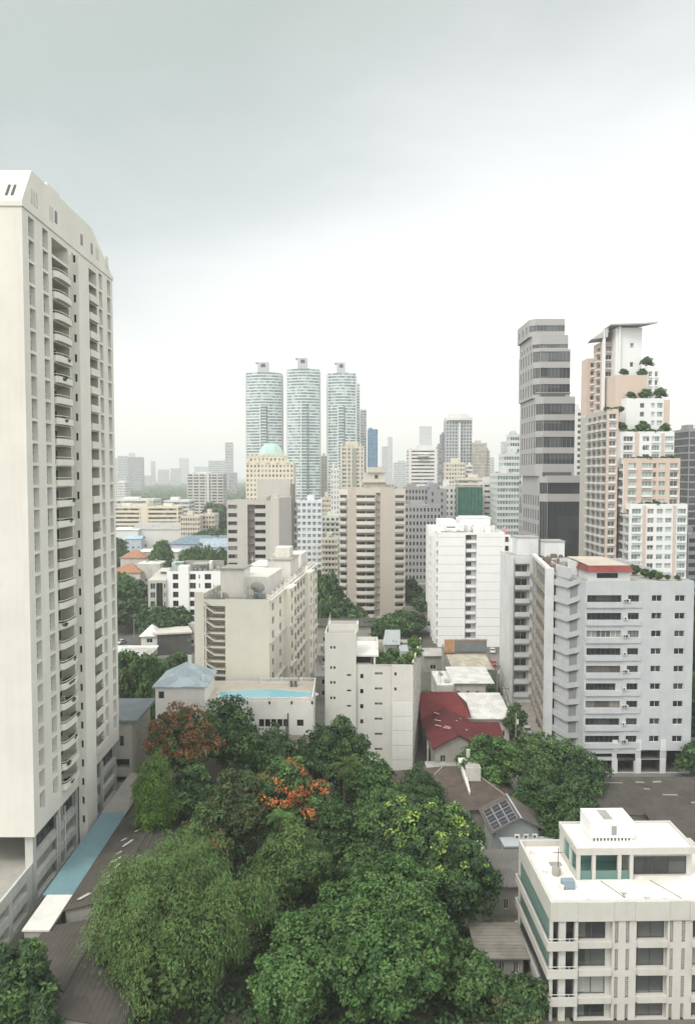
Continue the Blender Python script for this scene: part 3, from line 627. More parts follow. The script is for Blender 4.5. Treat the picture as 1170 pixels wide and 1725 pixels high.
# ---------------------------------------------------------------- blue grey block on the right with zigzag stair tower
GB = paint('blue grey render', (0.455, 0.475, 0.485), 0.85, 0.30, (0.24, 0.26, 0.27), 0.35)
GBW = paint('pale pier render', (0.60, 0.62, 0.62), 0.85, 0.22)
GBD = paint('dark screen', (0.23, 0.25, 0.26), 0.8, 0.3)
STAIN = paint('stained balcony wall', (0.33, 0.30, 0.25), 0.9, 0.75, (0.12, 0.10, 0.08), 0.8)
def grey_block():
    d = 152.0; x0 = xat(985, 1000, d); x1 = xat(1168, 1000, d); b = B('apartment_block', 'large blue grey apartment block with zigzag open stair and red roof hut, right side', 'apartment block', x0, d)
    W_ = x1 - x0; zt = zat(979, d); fh = 3.54; zc = zat(1008.7, d); D_ = 42
    wl = b.mb('wall', [GB, GBD, GBW, RAIL_SHADE]); ops = []; rng = random.Random(4)
    for k in range(9):
        z_ = zc - fh * k; a, c = z_ - .7, z_ + .72
        if k == 2: g1, f1 = GL, FRW
        elif k in (4, 6): g1, f1 = glassm('clouded glass', (0.08, 0.075, 0.065), (0.28, 0.26, 0.22), .5), FRD
        else: g1, f1 = GLD, FRD
        ops += [(.4, 7.2 - (.9 if k == 5 else 0), a, c, 'w', .35, dict(nx=7, gl=g1, fr=f1)), (8.5, 10.7, a + .1, c, 'w', .3, dict(nx=3, gl=g1 if k == 2 else GLD, fr=FRD)), (13.2, 15.2, a + .15, c, 'w', .25, dict(nx=2, gl=GLD)), (17.8, 19.8, a + .15, c, 'w', .25, dict(nx=2, gl=GLD))]
    zb = zat(1262, d)  # openings below: insides coloured dark, their shade painted in
    ops += [(6.8, 10.5, zb - 1.5 - .9, zb - .9, 'v', 4, dict(back=3, ri=3)), (11.6, 15.4, zb - 2, zb - .2, 'v', 4, dict(back=3, ri=3)), (.5, 5.8, zb - 1.6, zb - .9, 'v', 4, dict(back=3, ri=3)),
            (2, 5.8, .3, 2.6, 'v', 4, dict(back=3, ri=3)), (6.8, 10.2, .3, 2.8, 'v', 4, dict(back=3, ri=3)), (11.6, 15.4, .3, 2.8, 'v', 4, dict(back=3, ri=3)), (16.7, 19.6, .3, zb - .3, 'v', 5, dict(back=3, ri=3))]
    b.wall(wl, (0, 0), (W_, 0), 0, zt, ops); b.wall(wl, (W_, 0), (W_, D_), 0, zt); b.wall(wl, (W_, D_), (0, D_), 0, zt); b.wall(wl, (0, 9), (0, 0), 0, zt)
    for s in (5.85, 10.55, 15.45): wl.box(s, -.12, 0, s + 1.1, -.003, 3.0, 2); wl.box(s, -.12, 4.6, s + 1.1, -.003, 6.8, 2)
    wl.box(19.7, -.12, 0, W_ - .2, -.003, zb - .2, 2)
    # projecting flower-box bands under the long windows
    bd = b.mb('sill_band', [GB])
    for k in range(9): z_ = zc - fh * k; bd.box(.2, -.35, z_ - 1.75, 7.6, -.003, z_ - .72); bd.box(7.602, -.2, z_ - 1.75, 11.2, -.003, z_ - .62)
    # courtyard side: a long stained wing receding from the pier
    pxw, pyw = 43.9 - x0, 166 - d; qx, qy = 48.3 - x0, 200 - d
    Lw = math.hypot(qx - pxw, qy - pyw); ops = []
    for k in range(10):
        z_ = zc - fh * k - .3
        for c in range(8): s = Lw - 3.0 - c * 4.0; ops.append((s - 2.7, s + .6, z_ - .9, z_ + 1.5, 'b' if c % 2 else 'w', .8, dict(nx=3, gl=GL if c % 3 else GLD, fr=FRD, ri=1, doors=((.1, .6),))))
    sw = b.mb('courtyard_wall', [STAIN, GBD]); b.wall(sw, (qx, qy), (pxw, pyw), 0, zt - .3, ops)
    tr_ = b.mb('cornice', [GBW]); 
    u = Vector((pxw - qx, pyw - qy)).normalized(); nn = Vector((u.y, -u.x))
    c = [Vector((qx, qy)) + nn * .35, Vector((pxw, pyw)) + nn * .35, Vector((pxw, pyw)) - nn * .6, Vector((qx, qy)) - nn * .6]; tr_.prism(c, zt - .297, zt + .5)
    for k in range(10):
        z_ = zc - fh * k - .3
        m = MB([STAIN]); c = [Vector((qx, qy)) + nn * .55, Vector((pxw, pyw)) + nn * .55, Vector((pxw, pyw)) + nn * .003, Vector((qx, qy)) + nn * .003]; m.prism(c, z_ - 1.9, z_ - .95); m.build('balcony', b.e)
    # back wing facing the viewer
    bw = b.mb('back_wing', [GBW, GBD]); bx0 = xat(859, 1050, 200) - x0; ops = []
    for k in range(10):
        z_ = zc - fh * k; ops.append((1.0, 4.9, z_ - 1.0, z_ + 1.35, 'b', 1.4, dict(doors=((.1, .9),), gl=GL, fr=FRW, back=0)))
    b.wall(bw, (bx0, qy + .003), (qx, qy + .003), 0, zt - .1, ops); b.wall(bw, (bx0, qy + 14), (bx0, qy), 0, zt - .1); bw.box(bx0 - .3, qy - .6, 0, bx0 + .6, qy - .01, zt)
    for k in range(10):
        z_ = zc - fh * k; b.put('balcony', ('bwb',), lambda: bal_mb(3.9, .5, .9, GBW, .25, .1), (bx0 + 1, qy, z_ - 1.55), 0, 3)
    # pale pier
    pr = b.mb('pier', [GBW]); pr.box(pxw - 1.1, pyw - .6, 0, pxw + .55, pyw + .8, zt + .9)
    # stair tower: bands with a flat landing then a sloping flight
    st = b.mb('stair_screen', [GBD, GB]); sx1, sy1 = -.003, 3.0; ax, ay = pxw + .6, pyw; mx_, my_ = 954.5, 0
    mX = xat(955, 1050, 160) - x0; mY = 8.0
    st.prism([(ax + .45, ay), (mX + .5, mY + .3), (mX + .9, mY + .3), (ax + .9, ay + .6)], 0, zt + 1.6, 1)
    st.prism([(mX + .52, mY + .28), (-.01, 5.0), (-.01, 6.0), (mX + .92, mY + .28)], 0, zt - .2, 0)
    for k in range(11):
        z_ = zc - fh * k + 1.0
        m = MB([GB]); 
        def bandp(p, q, za, zb_, hgt=1.15, t=.18):
            p = Vector(p); q = Vector(q); e = (q - p).normalized(); n_ = Vector((-e.y, e.x)) * t; i = len(m.v)
            m.v += [(p.x, p.y, za), (q.x, q.y, zb_), (q.x + n_.x, q.y + n_.y, zb_), (p.x + n_.x, p.y + n_.y, za), (p.x, p.y, za + hgt), (q.x, q.y, zb_ + hgt), (q.x + n_.x, q.y + n_.y, zb_ + hgt), (p.x + n_.x, p.y + n_.y, za + hgt)]
            for f in ((0, 3, 2, 1), (4, 5, 6, 7), (0, 1, 5, 4), (1, 2, 6, 5), (2, 3, 7, 6), (3, 0, 4, 7)): m.f.append(tuple(i + a for a in f)); m.m.append(0)
        bandp((ax, ay - .4), (mX, mY), z_, z_); bandp((mX + .002, mY), (sx1, sy1), z_ + .001, z_ + 1.75)
        m.prism([(ax, ay - .38), (mX + .05, mY + .03), (mX + .05, mY + 1.5), (ax + .3, ay)], z_ - .15, z_ - .002)
        m.build('stair_flight', b.e)
        dr = MB([GBD]); dr.prism([(ax + .35, ay - .27), (ax + .85, ay - 1.0), (ax + .9, ay - .95), (ax + .4, ay - .2)], z_ + .1, z_ + 2.0)
    P = [(qx + .6, qy), (pxw + .7, pyw), (mX + 1, mY + 2), (0.02, 4), (0.01, .01), (W_ - .01, .01), (W_ - .01, D_), (qx + .6, D_)]
    P = [(0.01, .01), (W_ - .01, .01), (W_ - .01, D_ + 8), (qx + .7, D_ + 8), (pxw + .9, pyw + .4), (.01, 4)]
    rf = b.mb('roof', [CONC]); rf.ngon([(p[0], p[1], zt - .7) for p in P]); rf.ngon([(bx0, qy, zt - .6), (qx + .7, qy, zt - .6), (qx + .7, qy + 14, zt - .6), (bx0, qy + 14, zt - .6)])
    # a brown roof terrace full of clutter, the red roof hut, pale sloping roof behind
    hut = b.mb('red_roof_hut', [paint('red hut roof', (0.17, 0.022, 0.02), .6, .25), GBW, paint('pale sheet roof', (0.45, 0.40, 0.33), .8, .4), GLD])
    hx0 = xat(990, 965, 158) - x0; hx1 = xat(1062, 965, 158) - x0; hy = 5.5
    hut.box(hx0, hy, zt - .69, hx1 - .3, hy + 7, zt + 1.15, 1)
    hut.box(hx0 + 1.6, hy - .06, zt - .1, hx0 + 5.9, hy - .005, zt + .9, 3)
    i = len(hut.v); zz = zt + 1.15
    hut.frustum(rect(hx0 - .5, hy - .8, hx1 + .2, hy + 7.4), zz + .003, rect(hx0, hy + .2, hx1 - .3, hy + 7), zz + 1.25, 0)
    hut.quad((hx0 - .6, hy + 14, zz + 1.7), (hx0 - .1, hy + .15, zz + 1.3), (hx1 - .3, hy + .15, zz + 1.3), (hx1 - 1.6, hy + 14, zz + 1.7), 2)
    hut.box(hx0 - .4, hy + 7.5, zt - .68, hx1 - 1.8, hy + 14, zz + 1.25, 1)
    hut2 = b.mb('rooftop_block', [GBW, CONC]); 
    bX0 = xat(872, 925, 205) - x0; bX1 = xat(948, 925, 205) - x0
    hut2.box(bX0, 54, zt - .59, bX0 + 5.6, 60, zat(906, 206), 0); hut2.box(bX0 + 6.3, 50, zt - .59, bX1 - .5, 56, zat(913, 202), 0); hut2.box(bX0 + 6.1, 49.8, zat(913, 202) + .003, bX1 - .3, 56.2, zat(913, 202) + .25, 1); hut2.box(bX0 - .2, 53.8, zat(906, 206) + .003, bX0 + 5.8, 60.2, zat(906, 206) + .25, 1)
    rng = random.Random(9); cl = [paint('junk brown', (.16, .11, .08), .9, .4), paint('junk grey', (.25, .25, .24), .9, .4), CONC, paint('junk pale', (.5, .47, .4), .9, .3)]
    for k in range(34):
        u_ = rng.uniform(.12, .95); p = Vector((pxw + 1.4, pyw + 1)).lerp(Vector((qx + 1.2, qy)), u_) + Vector((rng.uniform(0, 5.5), 0)); m = MB([rng.choice(cl)]); sx, sy, sz = rng.uniform(.3, 1.6), rng.uniform(.3, 1.6), rng.uniform(.2, 1.5)
        M = Matrix.Translation((p.x, p.y, zt - .69)) @ Matrix.Rotation(rng.uniform(0, 3), 4, 'Z'); m.box(0, 0, 0, sx, sy, sz, 0, M); m.box(.1 * sx, .1 * sy, sz + .002, .8 * sx, .8 * sy, sz + .12, 0, M); m.build('rooftop_clutter', b.e)
    par = b.mb('parapet', [GB]); par.box(0.02, .003, zt - .69, W_ - .02, .25, zt + .02); par.box(W_ - .25, .26, zt - .69, W_ - .02, D_, zt + .02)
    # air conditioners between the windows
    ac = ac_mb()
    for k in range(9):
        z_ = zc - fh * k
        for s in ((7.55,) if k % 2 else (7.4, 8.0)): b.put('air_conditioner', ('ac',), lambda: ac_mb(), (s, -.45, z_ - .62), 0, 1)
    b.finish()
grey_block()

# ---------------------------------------------------------------- cream block with external stair
CR = paint('cream render', (0.76, 0.725, 0.615), 0.85, 0.14, (0.36, 0.32, 0.25), 0.3)
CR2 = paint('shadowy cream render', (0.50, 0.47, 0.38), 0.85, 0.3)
CR3 = paint('roof white render', (0.64, 0.62, 0.56), 0.85, 0.25)
def cream_block():
    ang = math.atan2(7, 68); b = B('apartment_block', 'cream apartment block with open zigzag fire stair and rooftop satellite dish above the pool deck', 'apartment block', -32.3, 161.8, -ang * 1.0)
    W_, D_, zt, fh = 16.0, 68.0, 33.6, 3.0
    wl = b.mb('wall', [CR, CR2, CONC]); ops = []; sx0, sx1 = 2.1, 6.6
    zf0 = zt - 1.1
    for k in range(6): z_ = zf0 - fh * (k + 1); ops.append((sx0, sx1, z_ + .02, z_ + fh - .32, 'v', 3.2, dict(ri=0, back=0)))
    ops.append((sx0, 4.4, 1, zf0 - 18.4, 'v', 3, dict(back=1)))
    b.wall(wl, (0, 0), (W_, 0), 0, zt, ops)
    # stair flights with dark rails
    for k in range(6):
        z_ = zf0 - fh * (k + 1); m = MB([CR, RAIL_SHADE]); yy = .25
        def sl(xa, za, xb, zb_, y, h, t, mi):
            i = len(m.v); m.v += [(xa, y, za), (xb, y, zb_), (xb, y + t, zb_), (xa, y + t, za), (xa, y, za + h), (xb, y, zb_ + h), (xb, y + t, zb_ + h), (xa, y + t, za + h)]
            for f in ((0, 3, 2, 1), (4, 5, 6, 7), (0, 1, 5, 4), (1, 2, 6, 5), (2, 3, 7, 6), (3, 0, 4, 7)): m.f.append(tuple(i + a for a in f)); m.m.append(mi)
        sl(sx0 + .1, z_ + 2.5, 4.3, z_ + 1.1, -.12, .3, 1.3, 0); sl(4.302, z_ + 1.1, sx1 - .1, z_ + 1.1, -.12, .3, 1.5, 0)
        sl(sx0 + .1, z_ + 3.5, 4.3, z_ + 2.1, -.1, .1, .05, 1); sl(4.3, z_ + 2.1, sx1 - .1, z_ + 2.1, -.1, .1, .05, 1)
        for q in range(14):
            x = sx0 + .25 + q * .31; zz = z_ + 2.8 - (min(x, 4.3) - sx0 - .1) / (4.2 - sx0) * 1.4; m.box(x, -.1, zz - .03, x + .04, -.07, zz + .72, 1)
        sl(3.0, z_ + .1, 4.6, z_ + 1.1, 1.7, .2, 1.1, 0); m.build('stair_flight', b.e)
    m = b.mb('stair_post', [CR]); m.box(sx0 + .2, -.14, 14, sx0 + .45, .1, zt - 1)
    # right side: stepped planes, pilasters, raking cornices
    segs = [(0, 17, 0), (17, 24, 1.3), (24, 46, .3), (46, 52, 1.5), (52, 68, .3)]
    for (a, c, dx) in segs:
        ops = []
        nW = {0: 2, 1.3: 1, 1.5: 1}.get(dx, round((c - a) / 4.5))
        for k in range(10):
            z_ = zt - 2.9 - fh * k
            if z_ < .5: continue
            for q in range(nW): s = (c - a) * (q + .5) / nW; ops.append((s - 1.1, s + 1.1, z_, z_ + 1.7, 'w', .3, dict(nx=2, gl=GLD, fr=FRD)))
        b.wall(wl, (W_ + dx, a), (W_ + dx, c), 0, zt, ops)
        if dx > .5: b.wall(wl, (W_ - .5, a), (W_ + dx, a), 0, zt); b.wall(wl, (W_ + dx, c), (W_ - .5, c), 0, zt); wl.quad((W_ - .5, a, zt), (W_ + dx, a, zt), (W_ + dx, c, zt), (W_ - .5, c, zt))
    b.wall(wl, (W_ - .5, 17), (W_ - .5, 17.002), 0, zt)
    for s in (16.6, 27, 31.5, 36, 40.5, 45, 56, 62, 67):
        dx = .0 if s < 17 else .3; p = b.mb('pilaster', [CR]); p.box(W_ + dx + .003, s - .25, .2, W_ + dx + .25, s + .25, zt - .1)
    for zc_ in (zt - .35, zt - 9.2, zt - 18.4):
        for (a, c, dx) in segs: p = b.mb('cornice', [CR3]); p.box(W_ + dx + .004, a, zc_, W_ + dx + .55, c, zc_ + .35)
    b.wall(wl, (W_, D_), (0, D_), 0, zt); b.wall(wl, (0, D_), (0, 0), 0, zt + .0)
    wl.box(.003, .1, zt + .002, 1.9, .5, zt + 1.5)
    i = len(wl.v)
    P = rect(.02, .02, W_ - .02, D_ - .02); rf = b.mb('roof', [CONC]); rf.ngon([(p[0], p[1], zt - .9) for p in P])
    pp = b.mb('parapet', [CR3]); pp.box(.02, 3.3, zt - .89, .35, D_, zt + .25); pp.box(W_ - .6, 0.02, zt - .89, W_ - .02, D_, zt + .25); pp.box(sx1, .01, zt - .89, W_ - .62, .3, zt + .12)
    for k in range(14): pp.box(W_ - .8, 1.5 + k * 4.7, zt + .252, W_ - .1, 2.1 + k * 4.7, zt + .95)
    ph = b.mb('rooftop_room', [CR3, CONC]); ph.box(3.6, 8, zt - .88, 8.6, 15, zt + 5.3); ph.box(3.3, 7.7, zt + 5.303, 8.9, 15.3, zt + 5.6, 1); ph.box(8.62, 9.5, zt - .88, 13.9, 26, zt + 3.6); ph.box(2.2, 18, zt - .88, 8.4, 30, zt + 3.2); ph.box(8.6, 34, zt - .88, 14.5, 46, zt + 4.6); ph.box(9.8, 38, zt + 4.61, 13.6, 43, zt + 7.4); ph.box(3, 36, zt - .88, 8, 50, zt + 2.8); ph.box(6, 54, zt - .88, 14, 64, zt + 4)
    ph.box(8.6, 33.7, zt + 4.603, 14.8, 46.2, zt + 4.8, 1)
    rr = b.mb('roof_railing', [RAIL_SHADE]); 
    for z_ in (.45, .8, 1.15): rr.box(2.2, .4, zt - .9 + z_, 11.4, .45, zt - .86 + z_)
    for q in range(20): rr.box(2.2 + q * .48, .41, zt - .9, 2.24 + q * .48, .44, zt + .3)
    for (x, y) in ((4.2, 4), (5.2, 5), (2.8, 3.5), (6.0, 3.2), (3.2, 6)): rr2 = b.mb('rooftop_tank', [paint('tank grey', (.3, .3, .29), .7, .4)]); rr2.tube((x, y, zt - .9), (x, y, zt + .7), .45, .45, 10)
    clutter_on(b, 9, 1, 15, 8, zt - .9, 6, 3); clutter_on(b, 2, 6, 14, 8, zt - .9, 6, 4); clutter_on(b, 2, 46, 14, 54, zt - .9, 8, 5); clutter_on(b, 9, 27, 14, 33, zt - .9, 6, 7)
    # satellite dish
    ds = MB([paint('dish grey', (.42, .42, .40), .5, .2), RAIL_SHADE]); dx_, dy_, dz_ = 12.4, 5.0, zt + 1.6; M = Matrix.Translation((dx_, dy_, dz_)) @ Matrix.Rotation(R(-55), 4, 'X'); k0 = len(ds.v)
    for rr_, hh in ((.15, 0), (.7, .08), (1.25, .28), (1.6, .5)):
        for q in range(16): a = 2 * math.pi * q / 16; ds.v.append(tuple(M @ Vector((rr_ * math.cos(a), rr_ * math.sin(a), hh))))
    for r_ in range(3):
        for q in range(16): ds.f.append((k0 + r_ * 16 + q, k0 + r_ * 16 + (q + 1) % 16, k0 + (r_ + 1) * 16 + (q + 1) % 16, k0 + (r_ + 1) * 16 + q)); ds.m.append(0)
    ds.tube((dx_, dy_, zt - .9), (dx_, dy_, dz_), .09, .07, 8, 1); tipf = M @ Vector((0, 0, 1.4))
    for q in (0, 5, 10): a = 2 * math.pi * q / 16; ds.tube(M @ Vector((1.55 * math.cos(a), 1.55 * math.sin(a), .5)), tipf, .03, .03, 5, 1)
    ds.build('satellite_dish', b.e)
    for (x, y) in ((9.2, 7), (10.4, 31), (5, 33), (7, 52)): an = b.mb('antenna_mast', [CR3]); an.tube((x, y, zt - .9), (x, y, zt + 5.5), .07); an.box(x - .5, y, zt + 4.8, x + .5, y + .04, zt + 4.86)
    b.finish()
cream_block()

# ---------------------------------------------------------------- pool deck building
def deck():
    zd = 17.0; x0, x1, y0, y1 = -36.3, -6.5, 144.0, 158.6
    b = B('pool_building', 'white podium building with a curved swimming pool and white balustrade on its roof deck', 'building', x0, y0)
    W_, D_ = x1 - x0, y1 - y0; WW = paint('podium white', (.68, .67, .63), .85, .22, (.33, .31, .27), .35); BE = paint('podium beige', (.45, .40, .32), .9, .4)
    wl = b.mb('wall', [WW, BE, CONC]); s = lambda px: xat(px, 1220, y0) - x0
    zc = zat(1218, y0)
    ops = [(s(436) + i * 1.15, s(436) + i * 1.15 + 1.0, zc - .75, zc + .75, 'w', .3, dict(gl=GLD, fr=FRD)) for i in range(5)] + [(s(500), s(511), zc - .65, zc + .65, 'w', .3, dict(nx=2, gl=GLD, fr=FRD))]
    ops += [(s(461), s(472), zat(1252, y0) - .8, zat(1252, y0) + .8, 'w', .2, dict(nx=2, gl=GL)), (s(500), s(510), zat(1252, y0) - .8, zat(1252, y0) + .8, 'w', .2, dict(nx=2, gl=GL)), (s(268), s(278), 17.2, 18.5, 'w', .3, dict(gl=GLD, fr=FRD)), (s(265), s(290), zc + .6, zc + 1.5, 'w', .3, dict(nx=4, gl=GLD, fr=FRD))]
    zB = zat(1238, y0)
    b.wall(wl, (0, 0), (W_, 0), zB, zd, [o for o in ops if o[2] > zB and o[3] < zd]); b.wall(wl, (0, 0), (W_, 0), 0, zB, [o for o in ops if o[3] < zB], 1)
    b.wall(wl, (W_, 0), (W_, D_), 0, zd, [(2 + 2.5 * i, 3.6 + 2.5 * i, z_, z_ + 1.4, 'w', .3, dict(nx=2, gl=GLD, fr=FRD)) for i in range(5) for z_ in (9, 12.5)]); b.wall(wl, (W_, D_), (0, D_), 0, zd); b.wall(wl, (0, D_), (0, 0), 0, zd)
    # deck around an organically shaped pool
    dk = b.mb('deck', [paint('deck screed', (.52, .47, .38), .9, .35, (.3, .26, .2), .6, False)]); dk.quad((0, 0, zd - .6), (W_, 0, zd - .6), (W_, D_, zd - .6), (0, D_, zd - .6)); 
    c0 = (xat(445, 1167, 150.5) - x0, 6.3); pts = []
    for q in range(64):
        a = 2 * math.pi * q / 64; r = 1 + .10 * math.cos(3 * a + .5) + .07 * math.sin(5 * a); pts.append((c0[0] + 9.6 * r * math.cos(a) * (1 - .02 * math.cos(a)), c0[1] + 3.1 * r * math.sin(a) + .6 * math.sin(2.2 * math.cos(a)) - .12 * 9 * math.cos(a) * .6))
    cop = b.mb('pool_coping', [paint('coping', (.62, .6, .55), .8, .2)]); q_ = inset(pts, -.35); cop.prism(q_, zd - .598, zd - .42)
    pw = new_mat('pool water'); p = pw[2]; p.inputs['Base Color'].default_value = (.22, .48, .55, 1); p.inputs['Roughness'].default_value = .12; t = pw[1]
    nn = N(t, 'ShaderNodeTexNoise'); nn.inputs['Scale'].default_value = 1.6; nn.inputs['Detail'].default_value = 3; bp = N(t, 'ShaderNodeBump'); bp.inputs['Strength'].default_value = .12; L(t, nn.outputs[0], bp.inputs['Height']); L(t, bp.outputs[0], p.inputs['Normal'])
    pl = b.mb('pool', [pw[0]]); pl.ngon([(a, c, zd - .40) for a, c in pts])
    # balustrades
    bl = b.mb('balustrade', [WW])
    def rail(xa, ya, xb, yb, st=.38):
        v = Vector((xb - xa, yb - ya)); L_ = v.length; u = v / L_; n_ = Vector((-u.y, u.x)) * .1; A = Vector((xa, ya)); Bv = Vector((xb, yb))
        bl.prism([A, Bv, Bv + n_ * 2, A + n_ * 2], zd + .55, zd + .68); bl.prism([A, Bv, Bv + n_ * 2, A + n_ * 2], zd - .59, zd - .02)
        for k in range(int(L_ / st)): c = A + u * (k * st + .1); bl.prism([c, c + u * .15, c + u * .15 + n_ * 1.5, c + n_ * 1.5], zd - .018, zd + .548)
        for k in range(int(L_ / 4.2) + 1): c = A + u * min(L_ - .35, k * 4.2); bl.prism([c - n_ * .5, c + u * .35 - n_ * .5, c + u * .35 + n_ * 2.5, c + n_ * 2.5], zd - .595, zd + .85)
    xs = s(415); rail(xs, .05, W_, .05); rail(xs + 1, D_ - .4, W_, D_ - .4); rail(W_ - .05, .3, W_ - .05, D_ - .5)
    # left part with the blue grey hip roof
    hx1 = s(345); lp = b.mb('side_house', [WW, GLD]); lp.box(.003, .003, zd - .59, hx1, 11, 19.9)
    lp.box(s(268), -.02, 17.6, s(277), .0, 18.9, 1)
    rf = b.mb('hip_roof', [ribbed('blue grey roof', (.33, .40, .42), (1, 0), .5, dirt=.15)]); e = .5; zz = 19.905; xm = hx1 * .5
    a, c, d_, f = (-e, -e, zz), (hx1 + e, -e, zz), (hx1 + e, 11 + e, zz), (-e, 11 + e, zz); r1, r2 = (xm, 4.6, 23.0), (xm, 6.5, 23.0)
    rf.ngon([a, c, r1]); rf.quad(c, d_, r2, r1); rf.ngon([d_, f, r2]); rf.quad(f, a, r1, r2); rf.box(-e, -e, zz - .2, hx1 + e, 11 + e, zz - .003)
    ch = b.mb('chimney', [WW]); ch.box(xm + .3, 6.2, 22, xm + .9, 6.8, 24.2); ch.box(s(338), 1.5, zd - .59, s(338) + .4, 2.0, 21.5)
    pp = b.mb('wall_pipe', [RAIL_SHADE]); pp.tube((s(485), -.15, 6), (s(485), -.15, 14.8), .12); pp.tube((s(482), -.15, 7), (s(482), -.15, 12.8), .1)
    b.finish()
    # sun loungers by the far rail
    for i, px in enumerate((489, 496)):
        e_ = tag(empty('sun_lounger', (xat(px, 1163, 156), 155.8, zd - .6), R(8)), 'dark sun lounger on the pool deck, the %s of the pair' % ('left' if i == 0 else 'right'), 'sun lounger', 'sun loungers on the pool deck')
        m = MB([RAIL_SHADE]); m.box(0, 0, .3, .6, 1.2, .36); m.build('seat', e_); m = MB([RAIL_SHADE]); m.box(0, 0, 0, .6, .7, .06, 0, Matrix.Translation((0, 1.2, .33)) @ Matrix.Rotation(R(50), 4, 'X')); m.build('backrest', e_)
        for (lx, ly) in ((.02, .05), (.54, .05), (.02, 1.1), (.54, 1.1)): m = MB([RAIL_SHADE]); m.box(lx, ly, 0, lx + .05, ly + .05, .298); m.build('leg', e_)
deck()

